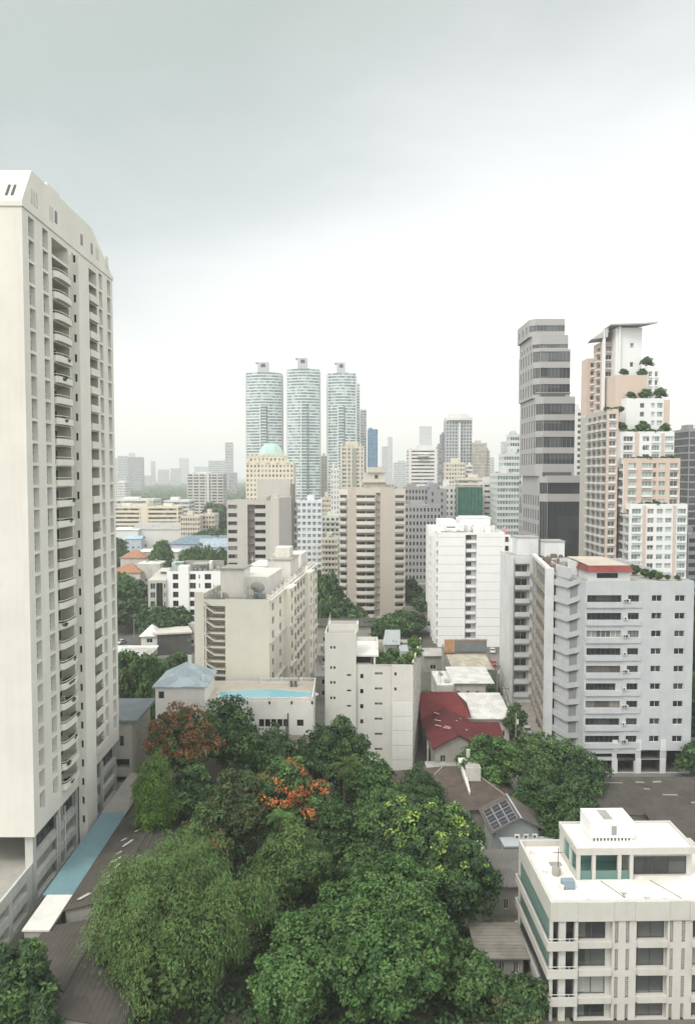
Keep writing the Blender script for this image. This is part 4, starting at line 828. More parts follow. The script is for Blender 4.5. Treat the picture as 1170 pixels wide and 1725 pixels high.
# ---------------------------------------------------------------- off white block in the centre with a roof garden
CW = paint('off white render', (0.60, 0.59, 0.54), 0.85, 0.22, (0.34, 0.33, 0.29), 0.3); CW2 = paint('off white panel', (0.66, 0.66, 0.62), .85, .12)
def centre_block():
    d = 153.0; x0 = xat(547, 1100, d); b = B('apartment_block', 'off white block with tiny windows and a planted roof garden, in the centre', 'apartment block', x0, d, R(-1.5))
    k = 1 / (d and 8.5); s = lambda px: (px - 547) / 8.5
    zt1, zt2 = zat(1066, d), zat(1120, d); xs = s(600); W_ = s(697); D_ = 24; fh = 3.0
    wl = b.mb('wall', [CW, CW2, CONC]); pn = []
    zr = zat(1131, d)
    r1 = [zat(y, d) for y in (1140, 1168, 1192, 1218)]
    ops = [(s(556) + q, s(556) + q + .4, z_ - .35, z_ + .2, 'w', .15, dict(gl=GLD, fr=FRD, ft=.04)) for z_ in [zat(y, d) for y in (1090, 1124, 1149, 1175)] for q in (0, .65)]
    ops += [(s(584), s(592), z_ - .25, z_ + .2, 'w', .15, dict(gl=GL, ft=.05)) for z_ in [zat(y, d) for y in (1137, 1163, 1189, 1216, 1242)]]
    b.wall(wl, (0, 0), (xs, 0), 0, zt1, ops)
    fy = .6; rows = [zat(1140 + 25.5 * i, d) for i in range(7)]; rows2 = [zat(1135 + 25.5 * i, d) for i in range(7)]
    ops = [(s(607) - xs, s(612.5) - xs, z_ - .45, z_ + .45, 'w', .2, dict(gl=GLD, fr=FRD, ft=.04)) for z_ in rows] + [(s(632) - xs, s(645) - xs, z_ - .25, z_ + .2, 'w', .15, dict(nx=4, gl=GL, fr=FRD, ft=.05)) for z_ in rows2]
    b.wall(wl, (xs, fy), (s(661), fy), 0, zt2, ops)
    ops = [(s(665) - s(661), s(669) - s(661), z_ - .35, z_ + .3, 'w', .15, dict(gl=GL, fr=FRD, ft=.04)) for z_ in rows2]
    b.wall(wl, (s(661), .3), (W_, .3), 0, zt2, ops); wl.quad((s(661), .3, 0), (s(661), .3, zt2), (s(661), fy, zt2), (s(661), fy, 0))
    for q in range(7): z_ = zat(1183 + 24.5 * q, d); tr = b.mb('wall_panel', [CW2]); tr.box(s(661) + .05, .22, max(.1, z_ - 2.75), W_ - .05, .297, z_)
    # right side with windows and stains
    ops = []
    for q in range(8):
        z_ = zt2 - 2.6 - 2.98 * q
        if z_ < 0.3: continue
        for c in range(5): ops.append((1.5 + c * 4.6, 3.6 + c * 4.6, z_, z_ + 1.5, 'w' if c % 2 else 'b', .5, dict(nx=2, gl=GLD, fr=FRD, doors=((.1, .8),))))
    b.wall(wl, (W_, .3), (W_ + 3.2, D_), 0, zt2 + .5, ops, 0)
    b.wall(wl, (W_ + 3.2, D_), (0, D_), 0, zt2); b.wall(wl, (0, D_), (0, 0), 0, zt1); b.wall(wl, (xs, 0), (xs, 7), zt2 - 5, zt1)
    # stair end roof
    roof(b, rect(0, 0, xs, 7), zt1, .4, .25, CW, CONC); up = b.mb('stair_head', [CW, CONC]); up.box(.6, 2.8, zt1 - .39, xs + .4, 6.8, zt1 + 1.2); up.box(.9, 3.1, zt1 + 1.203, xs + .1, 6.5, zt1 + 1.25, 1)
    # upper room with its flat white roof over a dark opening
    ur = b.mb('rooftop_room', [CW, CONC, GLD, CW2]); z3 = zat(1104, d + 2); x2 = s(635)
    ur.box(xs + .004, 3.0, zt2 - .7, x2 - 1.0, 14, z3 - .003, 0); ur.box(xs + .05, 2.9, zt2 - .2, xs + 3.0, 2.98, z3 - .3, 2); ur.box(xs + .003, 1.2, z3, x2 + .4, 14.5, z3 + .35, 3); ur.box(x2 - .6, 1.4, zt2 - .7, x2 - .2, 1.8, z3 - .003)
    ur.box(xs + .003, 14.2, z3 + .353, x2 + .4, 14.5, z3 + 1.2); ur.box(x2 + .1, 5, z3 + .353, x2 + .4, 14.19, z3 + 1.0)
    rf = b.mb('roof_terrace', [paint('terrace paving', (.22, .2, .16), .9, .6, (.08, .08, .05), .8, False)]); rf.ngon([(xs, .9, zt2 - .7), (W_ - .25, .6, zt2 - .7), (W_ + 2.95, D_, zt2 - .7), (0, D_, zt2 - .7), (0, 7, zt2 - .7), (xs, 7, zt2 - .7)])
    pp = b.mb('parapet', [CW]); pp.quad((xs, fy, zt2), (W_, .3, zt2), (W_ - .25, .62, zt2), (xs, .92, zt2)); pp.quad((xs, .92, zt2), (W_ - .25, .62, zt2), (W_ - .25, .62, zt2 - .7), (xs, .92, zt2 - .7)); pp.ngon([(W_, .3, zt2 + .5), (W_ + 3.2, D_, zt2 + .5), (W_ + 2.95, D_, zt2 + .5), (W_ - .25, .31, zt2 + .5)]); pp.quad((W_ - .25, .31, zt2 + .5), (W_ + 2.95, D_, zt2 + .5), (W_ + 2.95, D_, zt2 - .7), (W_ - .25, .31, zt2 - .7))
    sh = b.mb('roof_shed', [paint('shed sheet', (.32, .35, .35), .7, .4), CW]); x3 = s(650); sh.box(x3, 12, zt2 - .69, x3 + 3, 19, zt2 + 1.6, 1); sh.quad((x3 - .4, 11, zt2 + 1.7), (x3 + 3.4, 11, zt2 + 1.7), (x3 + 3.8, 21, zt2 + 2.9), (x3 + .4, 21, zt2 + 2.9)); sh.quad((x3 + .4, 21, zt2 + 2.89), (x3 + 3.8, 21, zt2 + 2.89), (x3 + 3.4, 11, zt2 + 1.69), (x3 - .4, 11, zt2 + 1.69)); sh.box(s(676), 6, zt2 - .69, s(692), 12, zt2 + 1.5, 0)
    b.finish()
    bm = [leaf_bush('roof bush %d' % i, 1.5, 2.6, 60 + i, kd, .26) for i, kd in enumerate(('lime', 'mid', 'bright'))]
    pos = [(640, 1.5, 1118, 'beside the white upper room'), (648, 5, 1112, 'behind the front parapet'), (657, 2, 1116, 'in the front row of the garden'), (668, 12, 1095, 'right of the grey shed roof'), (682, 14, 1083, 'at the back of the garden'), (700, 15, 1080, 'tallest, at the back right corner'), (690, 2.5, 1122, 'at the front right corner'), (664, 6, 1108, 'in the middle of the garden'), (676, 1.5, 1126, 'low one near the right front'), (706, 8, 1090, 'against the right parapet')]
    for i, (px, dy, _, wh) in enumerate(pos):
        o = bpy.data.objects.new('roof_bush', bm[i % 3]); SC.collection.objects.link(o); dd = d + 1 + dy; o.location = (xat(px, 1110, dd) - .3, dd, zt2 - .7); q = .5 + .1 * (i % 4) + (.35 if 'tallest' in wh else 0); o.scale = (q, q, q * 1.15); o.rotation_euler.z = i
        tag(o, 'leafy bush on the centre block roof garden, ' + wh, 'bush', 'roof garden bushes')
centre_block()
# ---------------------------------------------------------------- generic slab or tower
def col(name, rgb, dirt=.15): return paint(name, rgb, .85, dirt, tuple(c * .5 for c in rgb), .15)
def tower(name, label, px0, px1, ptop, d, dep=None, mat=None, style='punch', n=6, fh=3.2, wh=(.28, .80), frac=.62, gl=GLF, fr=FRW, nx=0, group=None, cat='high-rise building', z0=0, side=None, sn=None, capz=0, zt=None, par=.9, m=0.0, rmat=None, b=None, margin=1.0, dpt=.35, clutter=True, edge=0, clip=None, seed=0):
    x0, x1 = xat(px0, ptop, d), xat(px1, ptop, d); zt = zt or zat(ptop, d); W_ = x1 - x0; dep = dep or W_ * .8
    b = B(name, label, cat, x0, d, 0, group); wl = b.mb('wall', [mat, mat]); P = rect(0, 0, W_, dep)
    nf = int((zt - margin - z0 - .5) / fh); zz = zt - margin - nf * fh
    lowest = clip if clip is not None else 0
    def mk(L_, st, nn):
        ops = []
        for k in range(nf):
            a, c = zz + fh * (k + wh[0]), zz + fh * (k + wh[1])
            if a < lowest: continue
            if st == 'ribbon': ops.append((edge or .4, L_ - (edge or .4), a, c, 'w', dpt, dict(nx=nx)))
            elif st == 'punch': ops += [(s0, s1, a, c, 'w', dpt, dict(nx=nx)) for s0, s1 in cols_(L_, nn, frac, m)]
            elif st == 'balc': ops += [(s0, s1, a - fh * .18, c, 'w', 1.0, dict(nx=nx)) for s0, s1 in cols_(L_, nn, frac, m)]
        return ops
    side = side or style; sn = sn or max(1, int(n * dep / W_))
    b.wall(wl, P[0], P[1], z0, zt, mk(W_, style, n), gl=gl, fr=fr)
    b.wall(wl, P[1], P[2], z0, zt, mk(dep, side, sn) if x1 < 20 else (), gl=gl, fr=fr); b.wall(wl, P[2], P[3], z0, zt); b.wall(wl, P[3], P[0], z0, zt, mk(dep, side, sn) if x0 > -20 else (), gl=gl, fr=fr)
    roof(b, P, zt, par, .3, mat, rmat or mat)
    if style == 'balc':
        for k in range(nf):
            z_ = zz + fh * k
            if z_ < lowest: continue
            for s0, s1 in cols_(W_, n, frac, m): b.put('balcony', ('b', round(s1 - s0, 2), mat.name), (lambda w_=s1 - s0 + .3: bal_mb(w_, .9, 1.0, mat, .25, .12)), (s0 - .15, 0, z_ + .15), 0, 3)
    if clutter:
        rng = random.Random(seed + int(px0)); c = b.mb('rooftop_room', [mat, CONC]); w2 = W_ * rng.uniform(.25, .45); xx = rng.uniform(.1, .5) * W_; c.box(xx, dep * .3, zt - par + .01, xx + w2, dep * .65, zt + rng.uniform(1.5, 3.5)); c.box(W_ * .1, dep * .5, zt - par + .01, W_ * .1 + 1.5, dep * .6, zt + .8, 1)
        if d < 660: clutter_on(b, 1, 1, W_ - 2, dep * .45, zt - par, 6, int(px0))
    return b, wl, W_, dep, zt
BG = col('beige render', (.50, .47, .41)); BGP = col('beige dark panel', (.44, .40, .345)); BGL = col('pale balcony render', (.58, .55, .49))
# beige tower with rounded balconies
def beige_tower():
    d = 317; sc = d / F_; s = lambda px: (px - 571) * sc * 1.0; x0 = xat(571, 817, d); zt = zat(822, d); fh = 3.2
    b = B('apartment_tower', 'beige apartment tower with rounded white balconies stacked between blank piers, in the centre', 'apartment tower', x0, d); wl = b.mb('wall', [BG, BGP, BGL])
    n = 17; zz = zt - 2.0
    def fl(a, c, z_lo=.1, z_hi=2.3): return [(a, c, zz - fh * (k + 1) + z_lo, zz - fh * (k + 1) + z_hi) for k in range(n)]
    y1 = 2.5
    ops = [(a, c, z_, w_, 'b', 1.5, dict(doors=((.05, .95),), dh=.8, gl=GL, fr=FRD, back=1)) for a, c, z_, w_ in fl(.3, s(585))]
    b.wall(wl, (0, y1), (s(585.5), 1.2), 0, zt - .5, ops, 2)
    b.wall(wl, (s(585.5), 1.2), (s(599), 0), 0, zt, (), 1)
    ops = [(a, c, z_, w_, 'b', 1.6, dict(doors=((.05, .48), (.55, .95)), dh=.8, gl=GLD, fr=FRD, back=0)) for a, c, z_, w_ in fl(.2, s(632) - s(599) - .05)]
    ops += [(s(632) - s(599) + .2, s(640) - s(599), 1, zt - 2, 'v', 1.2, dict(back=1))]
    b.wall(wl, (s(599), 0), (s(640), 0), 0, zt, ops, 0)
    b.wall(wl, (s(640), 0), (s(664), 0), 0, zt + .3, (), 1)
    ops = [(a, c, z_, w_, 'b', 1.5, dict(doors=((.05, .95),), dh=.8, gl=GL, fr=FRD, back=1)) for a, c, z_, w_ in fl(.3, s(682) - s(664) - .3)]
    b.wall(wl, (s(664), 0), (s(682.5), .6), 0, zt - .3, ops, 0)
    W_ = s(682.5); b.wall(wl, (W_, .6), (W_, 22), 0, zt); b.wall(wl, (W_, 22), (0, 22), 0, zt); b.wall(wl, (0, 22), (0, y1), 0, zt, [(18 - 6, 17, z_, w_, 'w', .4, dict(gl=GL)) for a, c, z_, w_ in fl(0, 1)])
    for k in range(n):
        z_ = zz - fh * (k + 1) + .1
        b.put('balcony', ('bt1',), lambda: bal_mb(7.9, 1.7, 1.1, BGL, .35, .15, 1), (s(599) + .1, 0, z_), 0, 9)
        b.put('balcony', ('bt2',), lambda: bal_mb(3.3, 1.3, 1.05, BGL, .3, .12, 1), (.1, y1 - .2, z_), R(-20), 4)
        b.put('balcony', ('bt3',), lambda: bal_mb(4.3, .5, 1.0, BG, .3, .12), (s(664) + .15, 0.1, z_), R(7), 4)
        m = b.mb('stair_slab', [BGP]); m.box(s(632) + .25, .1, z_ - .2, s(640) - .05, 1.1, z_)
    r = b.mb('roof', [CONC]); r.ngon([(0, y1, zt - .7), (s(599), 0, zt - .7), (W_, .6, zt - .7), (W_, 22, zt - .7), (0, 22, zt - .7)])
    p = b.mb('penthouse', [BG, CONC, GLD]); p.box(s(612), 4, zt - .69, s(650), 13, zat(796, d)); p.box(s(619), 3.2, zat(796, d) + .01, s(645), 12, zat(787, d)); p.box(s(605), 3, zat(813, d), s(668), 14, zat(811, d)); p.box(s(607), 2.9, zt - .69, s(609), 3.2, zat(813, d) - .004); p.box(s(665), 2.9, zt - .69, s(667), 3.2, zat(813, d) - .004)
    p.box(s(631), 3.9, zat(806, d), s(637), 3.98, zat(800, d), 2)
    clutter_on(b, s(602), 1, s(678), 3, zt - .7, 10, 8)
    for q in range(3): t_ = b.mb('water_tank', [paint('tank grey', (.3, .3, .29), .7, .4)]); t_.tube((s(650) + 1.3 * q, 2.0, zt - .7), (s(650) + 1.3 * q, 2.0, zt + 1.3), .55, .55, 10)
    b.finish()
beige_tower()
# long grey-beige slab with the service tower behind it
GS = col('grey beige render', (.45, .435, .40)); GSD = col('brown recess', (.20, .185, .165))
def grey_slab():
    d = 297; sc = d / F_; x0 = xat(382, 842, d); s = lambda px: (px - 382) * sc; zt = zat(843, d); fh = 3.2
    b = B('apartment_block', 'grey beige slab block with slot balconies and a blank square service tower, left of centre', 'apartment block', x0, d); wl = b.mb('wall', [GS, GSD]); ops = []
    zc0 = zat(853, d)
    for k in range(14):
        z_ = zc0 - fh * k
        if z_ < 1: break
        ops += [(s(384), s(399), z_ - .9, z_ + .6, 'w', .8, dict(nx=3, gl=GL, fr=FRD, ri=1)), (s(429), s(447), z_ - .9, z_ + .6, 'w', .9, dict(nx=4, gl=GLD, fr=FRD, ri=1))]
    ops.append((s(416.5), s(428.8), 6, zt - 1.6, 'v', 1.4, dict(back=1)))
    W_ = s(470); b.wall(wl, (0, 0), (W_, 0), 0, zt, ops); b.wall(wl, (W_, 0), (W_, 14), 0, zt); b.wall(wl, (W_, 14), (0, 14), 0, zt); b.wall(wl, (0, 14), (0, 0), 0, zt); roof(b, rect(0, 0, W_, 14), zt, .8, .3, GS)
    for k in range(14):
        z_ = zc0 - fh * k - 1.6
        if z_ < 1: break
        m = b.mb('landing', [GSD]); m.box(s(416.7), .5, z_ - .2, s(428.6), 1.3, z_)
    st = b.mb('service_tower', [GS, GSD]); st.box(s(428), 10, 0, s(486), 18, zat(808, d + 10)); st.prism([(s(455), -.003), (s(470), -1.5), (s(489), 6), (s(489), 9.99), (s(455), 9.99)], 0, zt + 1.2); st.box(s(489), 6.2, 0, s(493), 12, zat(815, d + 6), 1)
    for k in range(13): z_ = zc0 - fh * k; m = MB([GS, GSD]); m.box(s(493) + .003, 7.5, z_ - 2.0, s(499), 11, z_ - .8); m.box(s(493) + .003, 8.2, z_ - .79, s(497), 11, z_ + 1.1, 1); m.build('balcony', b.e)
    p = b.mb('rooftop_room', [GS, GSD]); p.box(s(440), 4, zt - .79, s(452), 8, zt + 1.8); p.box(s(456), 4, zt + 1.203, s(466), 8, zt + 2.2)
    for q in range(7): p.tube((s(449 + q * 1.8), 1.5, zt - .7), (s(449 + q * 1.8), 1.5, zt + 1.4), .12, .12, 5, 1)
    b.finish()
grey_slab()
# big white block with panel lines
WB = paint('clean white render', (.74, .74, .73), .8, .10, (.4, .4, .38), .2)
def white_block():
    d = 265; sc = d / F_ * .995; x0 = xat(738, 900, d); s = lambda px: (px - 738) * sc; zt = zat(897, d); fh = 3.1
    b = B('apartment_block', 'bright white block with blank panelled front split by one dark window shaft', 'apartment block', x0, d); wl = b.mb('wall', [WB, CONC]); W_ = s(850); D_ = 42
    ops = [(s(784), s(803), 1, zt - .8, 'v', 2.2, dict(back=0, ri=0))]; b.wall(wl, (0, 0), (W_, 0), 0, zt, ops)
    n = 12
    for k in range(n):
        z_ = zt - 2.6 - fh * k
        if z_ < .5: break
        b.put('window', ('wb',), lambda: win_mb(1.9, 1.5, 3, 1, GLD, FRW, .06), (s(786), 1.9, z_), 0, 3)
        b.put('balcony', ('wbb',), lambda: bal_mb(3.6, 1.6, .8, WB, .2, .1), (s(785), 2.15, z_ - .9), 0, 3)
        pl = b.mb('panel_joint', [CONC]); pl.box(.2, -.012, z_ + .9, s(784) - .1, -.003, z_ + 1.0); pl.box(s(803) + .1, -.012, z_ + .9, W_ - .5, -.003, z_ + 1.0)
    ops = []
    for k in range(n):
        z_ = zt - 3.0 - fh * k
        if z_ < .5: break
        ops += [(D_ - 4.2, D_ - 1.2, z_, z_ + 2.3, 'b', 1.2, dict(gl=GLD, fr=FRD)), (D_ - 14, D_ - 12, z_, z_ + 2.3, 'b', 1.0, dict(gl=GLD)), (D_ - 24, D_ - 22, z_, z_ + 2.3, 'b', 1., dict(gl=GLD)), (D_ - 35, D_ - 32, z_, z_ + 2.3, 'b', 1., dict(gl=GLD))]
    b.wall(wl, (0, D_), (0, 0), 0, zt, ops); b.wall(wl, (W_, 0), (W_, D_), 0, zt); b.wall(wl, (W_, D_), (0, D_), 0, zt); roof(b, rect(0, 0, W_, D_), zt, .9, .3, WB, WVR)
    for q in (5.6, 10, 16, 26): f = b.mb('side_fin', [WB]); f.box(-.9, q, 0, -.003, q + .4, zt + .3)
    for k in range(n):
        z_ = zt - 3.6 - fh * k
        if z_ > 0:
            for y in (1.2, 12, 22): b.put('balcony', ('wbs', y), lambda: bal_mb(3.2, .8, .9, WB, .2, .1), (0, y + 3.2, z_ + .6), R(-90), 2)
    for k in range(n - 1):
        z_ = zt - 3.2 - fh * k; w_ = MB([GLD, FRW]); w_.quad((W_ + .3, .03, z_), (W_ + 1.4, .03, z_), (W_ + 1.4, .03, z_ + 1.7), (W_ + .3, .03, z_ + 1.7)); w_.build('window', b.e)
    pr = b.mb('pier', [WB]); pr.box(W_ + .003, .2, 0, W_ + 2.0, 6, zt - 1); pr.box(W_ + 1.9, -1, 0, W_ + 2.6, 1, zt - 2)
    p = b.mb('rooftop_room', [WB, CONC, GLD]); p.box(2, 9, zt - .89, 10, 16, zt + 2.3); p.box(10.5, 12, zt - .89, 20, 24, zt + 4.2); p.box(13, 5, zt - .89, 19, 9, zt + 1.6); p.box(3, 22, zt - .89, 9, 34, zt + 3); p.box(-.6, 5, zt + .003, 7, 6, zt + 1.2); p.box(11, 26, zt - .89, 21, 36, zt + 3.4); p.box(4, 8.9, zt + .3, 7, 8.98, zt + 1.4, 2); p.box(10.2, 11.8, zt + 4.203, 20.3, 24.2, zt + 4.5)
    for (x, y, r_) in ((15.2, 7, .8), (17.5, 10, .8), (14.5, 2, .6), (12.6, 11, .9), (20.5, 9, .7)): t_ = b.mb('water_tank', [WVR]); t_.tube((x, y, zt - .9), (x, y, zt + 1.8), r_, r_, 10)
    clutter_on(b, 1, 1, W_ - 2, 11, zt - .9, 22, 5); clutter_on(b, 2, 24, W_ - 2, 38, zt - .9, 8, 6)
    pk = b.mb('pink_frame', [paint('faded pink', (.60, .28, .26), .8, .2)]); pk.box(W_ + .8, 3, zt - .99, W_ + 1.1, 6, zt + 1.6); pk.box(W_ + 1.8, 3, zt - 5, W_ + 2.03, 6.2, zt - .2)
    b.finish()
white_block()
# low-rise grey white block on the left with roof terrace
def low_rise():
    d = 277; sc = d / F_; x0 = xat(250, 965, d); s = lambda px: (px - 250) * sc; zt = zat(962, d); fh = 3.2
    b = B('apartment_block', 'low grey and white block with a tall white pier, behind the cream block', 'apartment block', x0, d); ma = paint('low rise grey', (.42, .42, .38), .85, .25); wl = b.mb('wall', [ma, WB]); W_ = s(372)
    z4 = [zat(965 + 15 * k, d) for k in range(7)]
    ops = []
    for z_ in z4:
        for a, c, g_ in ((s(291), s(300.5), GLD), (s(319.5), s(330), GLD), (s(345), s(356), GLD)): ops.append((a, c, z_ - 2.5, z_ - .4, 'w', .5, dict(nx=2, gl=g_, fr=FRD)))
        ops.append((s(335), s(337), z_ - 2.2, z_ - .6, 'w', .3, dict(gl=GLD, fr=FRD)))
    ops = [(o[0] - s(281), o[1] - s(281)) + o[2:] for o in ops]; b.wall(wl, (s(281), .0), (W_, 0), 0, zt, ops, 1); b.wall(wl, (W_, 0), (W_, 16), 0, zt); b.wall(wl, (W_, 16), (0, 16), 0, zt - 1)
    zl = zat(977, d); ops = [(s(264), s(275), 6, zl - 1.0, 'w', .6, dict(nx=2, ny=5, gl=GLD, fr=FRD))]
    for z_ in z4[1:]: ops += [(s(254), s(262), z_ - 2.6, z_ - .5, 'w', .4, dict(nx=2, gl=GL)), (s(277), s(279.5), z_ - 2.3, z_ - .6, 'w', .3, dict(gl=GLD))]
    b.wall(wl, (0, -.8), (s(281), -.8), 0, zl, [o for o in ops if o[3] < zl], 0); b.wall(wl, (s(281), -.8), (s(281), 0), 0, zl); b.wall(wl, (0, 16), (0, -.8), 0, zl)
    i = len(wl.v); wl.ngon([(0, -.8, zl), (s(281), -.8, zl), (s(281), 6, zt + .5), (s(266), 6, zt + .5)], 0); wl.ngon([(0, -.8, zl), (s(266), 6, zt + .5), (s(266), 16, zt + .4), (0, 16, zl)], 0)
    p = b.mb('white_pier', [WB]); p.box(s(302), -.6, 0, s(318.5), 3, zat(953, d)); rf = b.mb('roof', [CONC]); rf.ngon([(s(266), 2, zt - .6), (W_, .25, zt - .6), (W_, 15.8, zt - .6), (s(266), 15.8, zt - .6)])
    clutter_on(b, s(283), 1, s(366), 12, zt - .6, 16, 9)
    q = b.mb('pergola', [paint('pergola grey', (.3, .31, .28), .8, .4), WB, GLT]); q.box(s(320), 4, zt + 1.8, s(345), 12, zt + 2.1); q.box(s(321), 4.2, zt - .59, s(322), 4.5, zt + 1.797); q.box(s(344), 4.2, zt - .59, s(345), 4.5, zt + 1.797); q.box(s(281), 8, zt - .59, s(300), 13, zt + 2.2, 2); q.box(s(346), 8, zt - .59, s(350), 12, zt + 2.6, 1); q.box(s(300), 13, zt - .59, s(368), 13.5, zt + 2.4); b.finish()
low_rise()
# ---------------------------------------------------------------- stepped peach and white tower with terrace trees
PE = col('peach render', (.54, .44, .37), .15); PW_ = col('pale white render', (.68, .69, .68), .1); PG_ = col('warm grey and shaded side', (.40, .38, .34), .15); PSB = col('shaded balcony grey white', (.52, .52, .50), .2)  # side and balcony greys put the left face's shade into the colour
def stepped_tower():
    d = 262; X = lambda px, dd, py=800: xat(px, py, dd); b = B('residential_tower', 'stepped peach and white tower with trees on its terraces and a slanted roof canopy', 'apartment tower', X(1060, d), d); bx = X(1060, d); fh = 3.1
    wl = b.mb('wall', [PW_, PE, PG_]); rf = b.mb('roof', [CONC])
    def blk(pa, pb, py, dd, back, zlo, mi, cols, side=True, fhh=fh, smi=0, wfrac=None, bands=()):
        a, c = X(pa, dd, py) - bx, X(pb, dd, py) - bx; z = zat(py, dd); y = dd - d; L_ = c - a; ops = []; n = int((z - zlo) / fhh)
        for k in range(n):
            z_ = z - 1.0 - fhh * (k + 1) + .9
            if z_ < zlo: break
            for (f0, f1, g_) in cols: ops.append((L_ * f0, L_ * f1, z_, z_ + 1.75, 'w', .3, dict(nx=max(1, round(L_ * (f1 - f0) / 1.1)), gl=g_, fr=FRW, ft=.1)))
        b.wall(wl, (a, y), (c, y), zlo, z, ops, mi); b.wall(wl, (c, y), (c, back), zlo, z, (), mi)
        sops = []; Ls = back - y
        if side:
            for k in range(n):
                z_ = z - 1.0 - fhh * (k + 1) + .9
                if z_ < zlo: break
                for q in range(max(1, int(Ls / 5.5))): sops.append((Ls - 4.6 - q * 5.5, Ls - .9 - q * 5.5, z_ - .7, z_ + 1.5, 'w', 1.0, dict(nx=3, gl=GLT if q % 2 else GL, fr=FRW, ri=smi)))
        b.wall(wl, (a, back), (a, y), zlo, z, sops, smi)
        rf.quad((a, y, z - .5), (c, y, z - .5), (c, back, z - .5), (a, back, z - .5)); pp = b.mb('parapet', [PW_ if mi == 0 else PE]); pp.box(a + .003, y + .003, z - .499, c - .003, y + .25, z + .25); pp.box(c - .25, y + .251, z - .499, c - .003, back, z + .25); pp.box(a + .003, y + .251, z - .499, a + .25, back, z + .25)
        if side:
            for k in range(n):
                z_ = z - 1.0 - fhh * (k + 1) + .9
                if z_ < zlo: break
                for q in range(max(1, int(Ls / 5.5))): b.put('balcony', ('st',), lambda: bal_mb(4.1, .9, .6, PSB, .2, .08, 0, True), (a, y + 4.9 + q * 5.5, z_ - .75), R(-90), 4)
        for (f0, f1, mt) in bands: sm = b.mb('facade_strip', [PE, PW_]); sm.box(a + L_ * f0, y - .25, zlo, a + L_ * f1, y - .003, z - .3, mt)
        for k in range(n):
            z_ = z - 1.0 - fhh * (k + 1) + .9
            if z_ < zlo: break
            for (f0, f1, g_) in cols:
                if f1 - f0 > .13: b.put('sill', ('sl', round(L_ * (f1 - f0), 1)), (lambda w_=L_ * (f1 - f0): bal_mb(w_, .45, .35, PW_, .2, .1)), (a + L_ * f0, y, z_ - .4), 0, 1)
        return a, c, z, y
    bk = 37
    T1 = blk(1060, 1157, 850, 262, bk, 0, 0, ((.04, .20, GLT), (.31, .42, GL), (.47, .58, GLT), (.62, .73, GLT), (.83, .98, GLT)), bands=((.23, .28, 0), (.755, .80, 0)))
    T2 = blk(1050, 1145, 773, 266, bk, T1[2] - 3, 1, ((.08, .22, GLT), (.32, .50, GLT), (.52, .58, GL), (.62, .74, GLT), (.82, .96, GL)))
    T3 = blk(1040, 1135, 728, 270, bk, T2[2] - 3, 0, ((.10, .27, GL), (.44, .56, GL), (.60, .74, GLT), (.84, .99, GLT)), bands=((.30, .37, 0), (.77, .82, 0)))
    T4 = blk(1054, 1127, 672, 275, bk, T3[2] - 3, 0, ((.32, .42, GL), (.58, .66, GLT), (.71, .84, GLT)), bands=((.87, 1.0, 0),), side=False)
    T5 = blk(1036, 1088, 633, 280, bk, T4[2] - 3, 1, (), side=False, smi=1); T5b = blk(1088, 1112, 619, 281, bk, T4[2] - 3, 0, ((.15, .4, GL), (.6, .8, GL)), side=False)
    T6 = blk(1037, 1081, 553, 287, bk, T5[2] - 4, 0, ((.55, .68, GL),), side=False, fhh=7)
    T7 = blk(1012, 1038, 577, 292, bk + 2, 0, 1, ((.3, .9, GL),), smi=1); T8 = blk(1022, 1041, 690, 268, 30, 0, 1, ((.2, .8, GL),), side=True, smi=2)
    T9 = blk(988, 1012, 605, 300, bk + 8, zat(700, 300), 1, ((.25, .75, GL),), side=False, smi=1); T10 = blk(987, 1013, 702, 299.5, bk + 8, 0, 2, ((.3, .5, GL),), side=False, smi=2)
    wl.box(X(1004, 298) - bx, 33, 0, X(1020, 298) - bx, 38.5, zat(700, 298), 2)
    # roof canopy plates
    cp_ = b.mb('roof_canopy', [paint('canopy grey', (.36, .36, .35), .6, .1), PW_]); z = zat(549, 285); a = X(1024, 285) - bx; c = X(1093, 285) - bx
    cp_.prism([(a, 23), (X(1075, 285) - bx, 21), (c + .5, 19), (c - 6, 34), (a + 1, 36)], z + .3, z + .75); cp_.frustum([(X(987, 296) - bx, 31), (a, 26), (a + 2, 36), (X(990, 298) - bx, 40)], z - 3.5, [(X(987, 296) - bx + 6, 31), (a + .1, 26), (a + 2, 36), (X(990, 298) - bx + 6, 40)], z - .1)
    for px in (1013, 1030, 1012): cp_.box(X(px, 292) - bx, 30, T7[2], X(px, 292) - bx + .6, 30.6, z + .2, 1)
    cp_.box(X(1038, 286) - bx, 24, T5[2], X(1041, 286) - bx, 27, z + .28, 1)
    fin = b.mb('white_fin', [PW_]); fin.box(X(1011, 290) - bx, 27, 0, X(1014, 290) - bx, 29, zat(556, 290))
    b.finish()
    tm = [crown(autolobes(4.2, 2.2, seed=i, n=3, base=.25), leaf=.33, per=16, sub=.8, seed=i + 80, mats=(k_,), gap=.1) for i, k_ in enumerate(('mid', 'bright', 'mid'))]
    spots = [(1045, 722, 271, .95, T3, 'leftmost on its lowest terrace'), (1080, 722, 271.5, 1.0, T3, 'middle of its lowest terrace'), (1120, 725, 271.5, .8, T3, 'low and spreading, right end of lowest terrace'), (1062, 667, 276.5, .75, T4, 'leftmost on the middle terrace'), (1084, 667, 276.5, .95, T4, 'in the middle of the middle terrace'), (1112, 667, 276.5, 1.0, T4, 'rightmost on the middle terrace'), (1050, 630, 281.5, .75, T5, 'at the left of the top terrace'), (1079, 630, 281.5, .75, T5, 'right on the top terrace beside the white shaft'), (1089, 617, 283, 1.0, T5b, 'spindly and highest of all')]
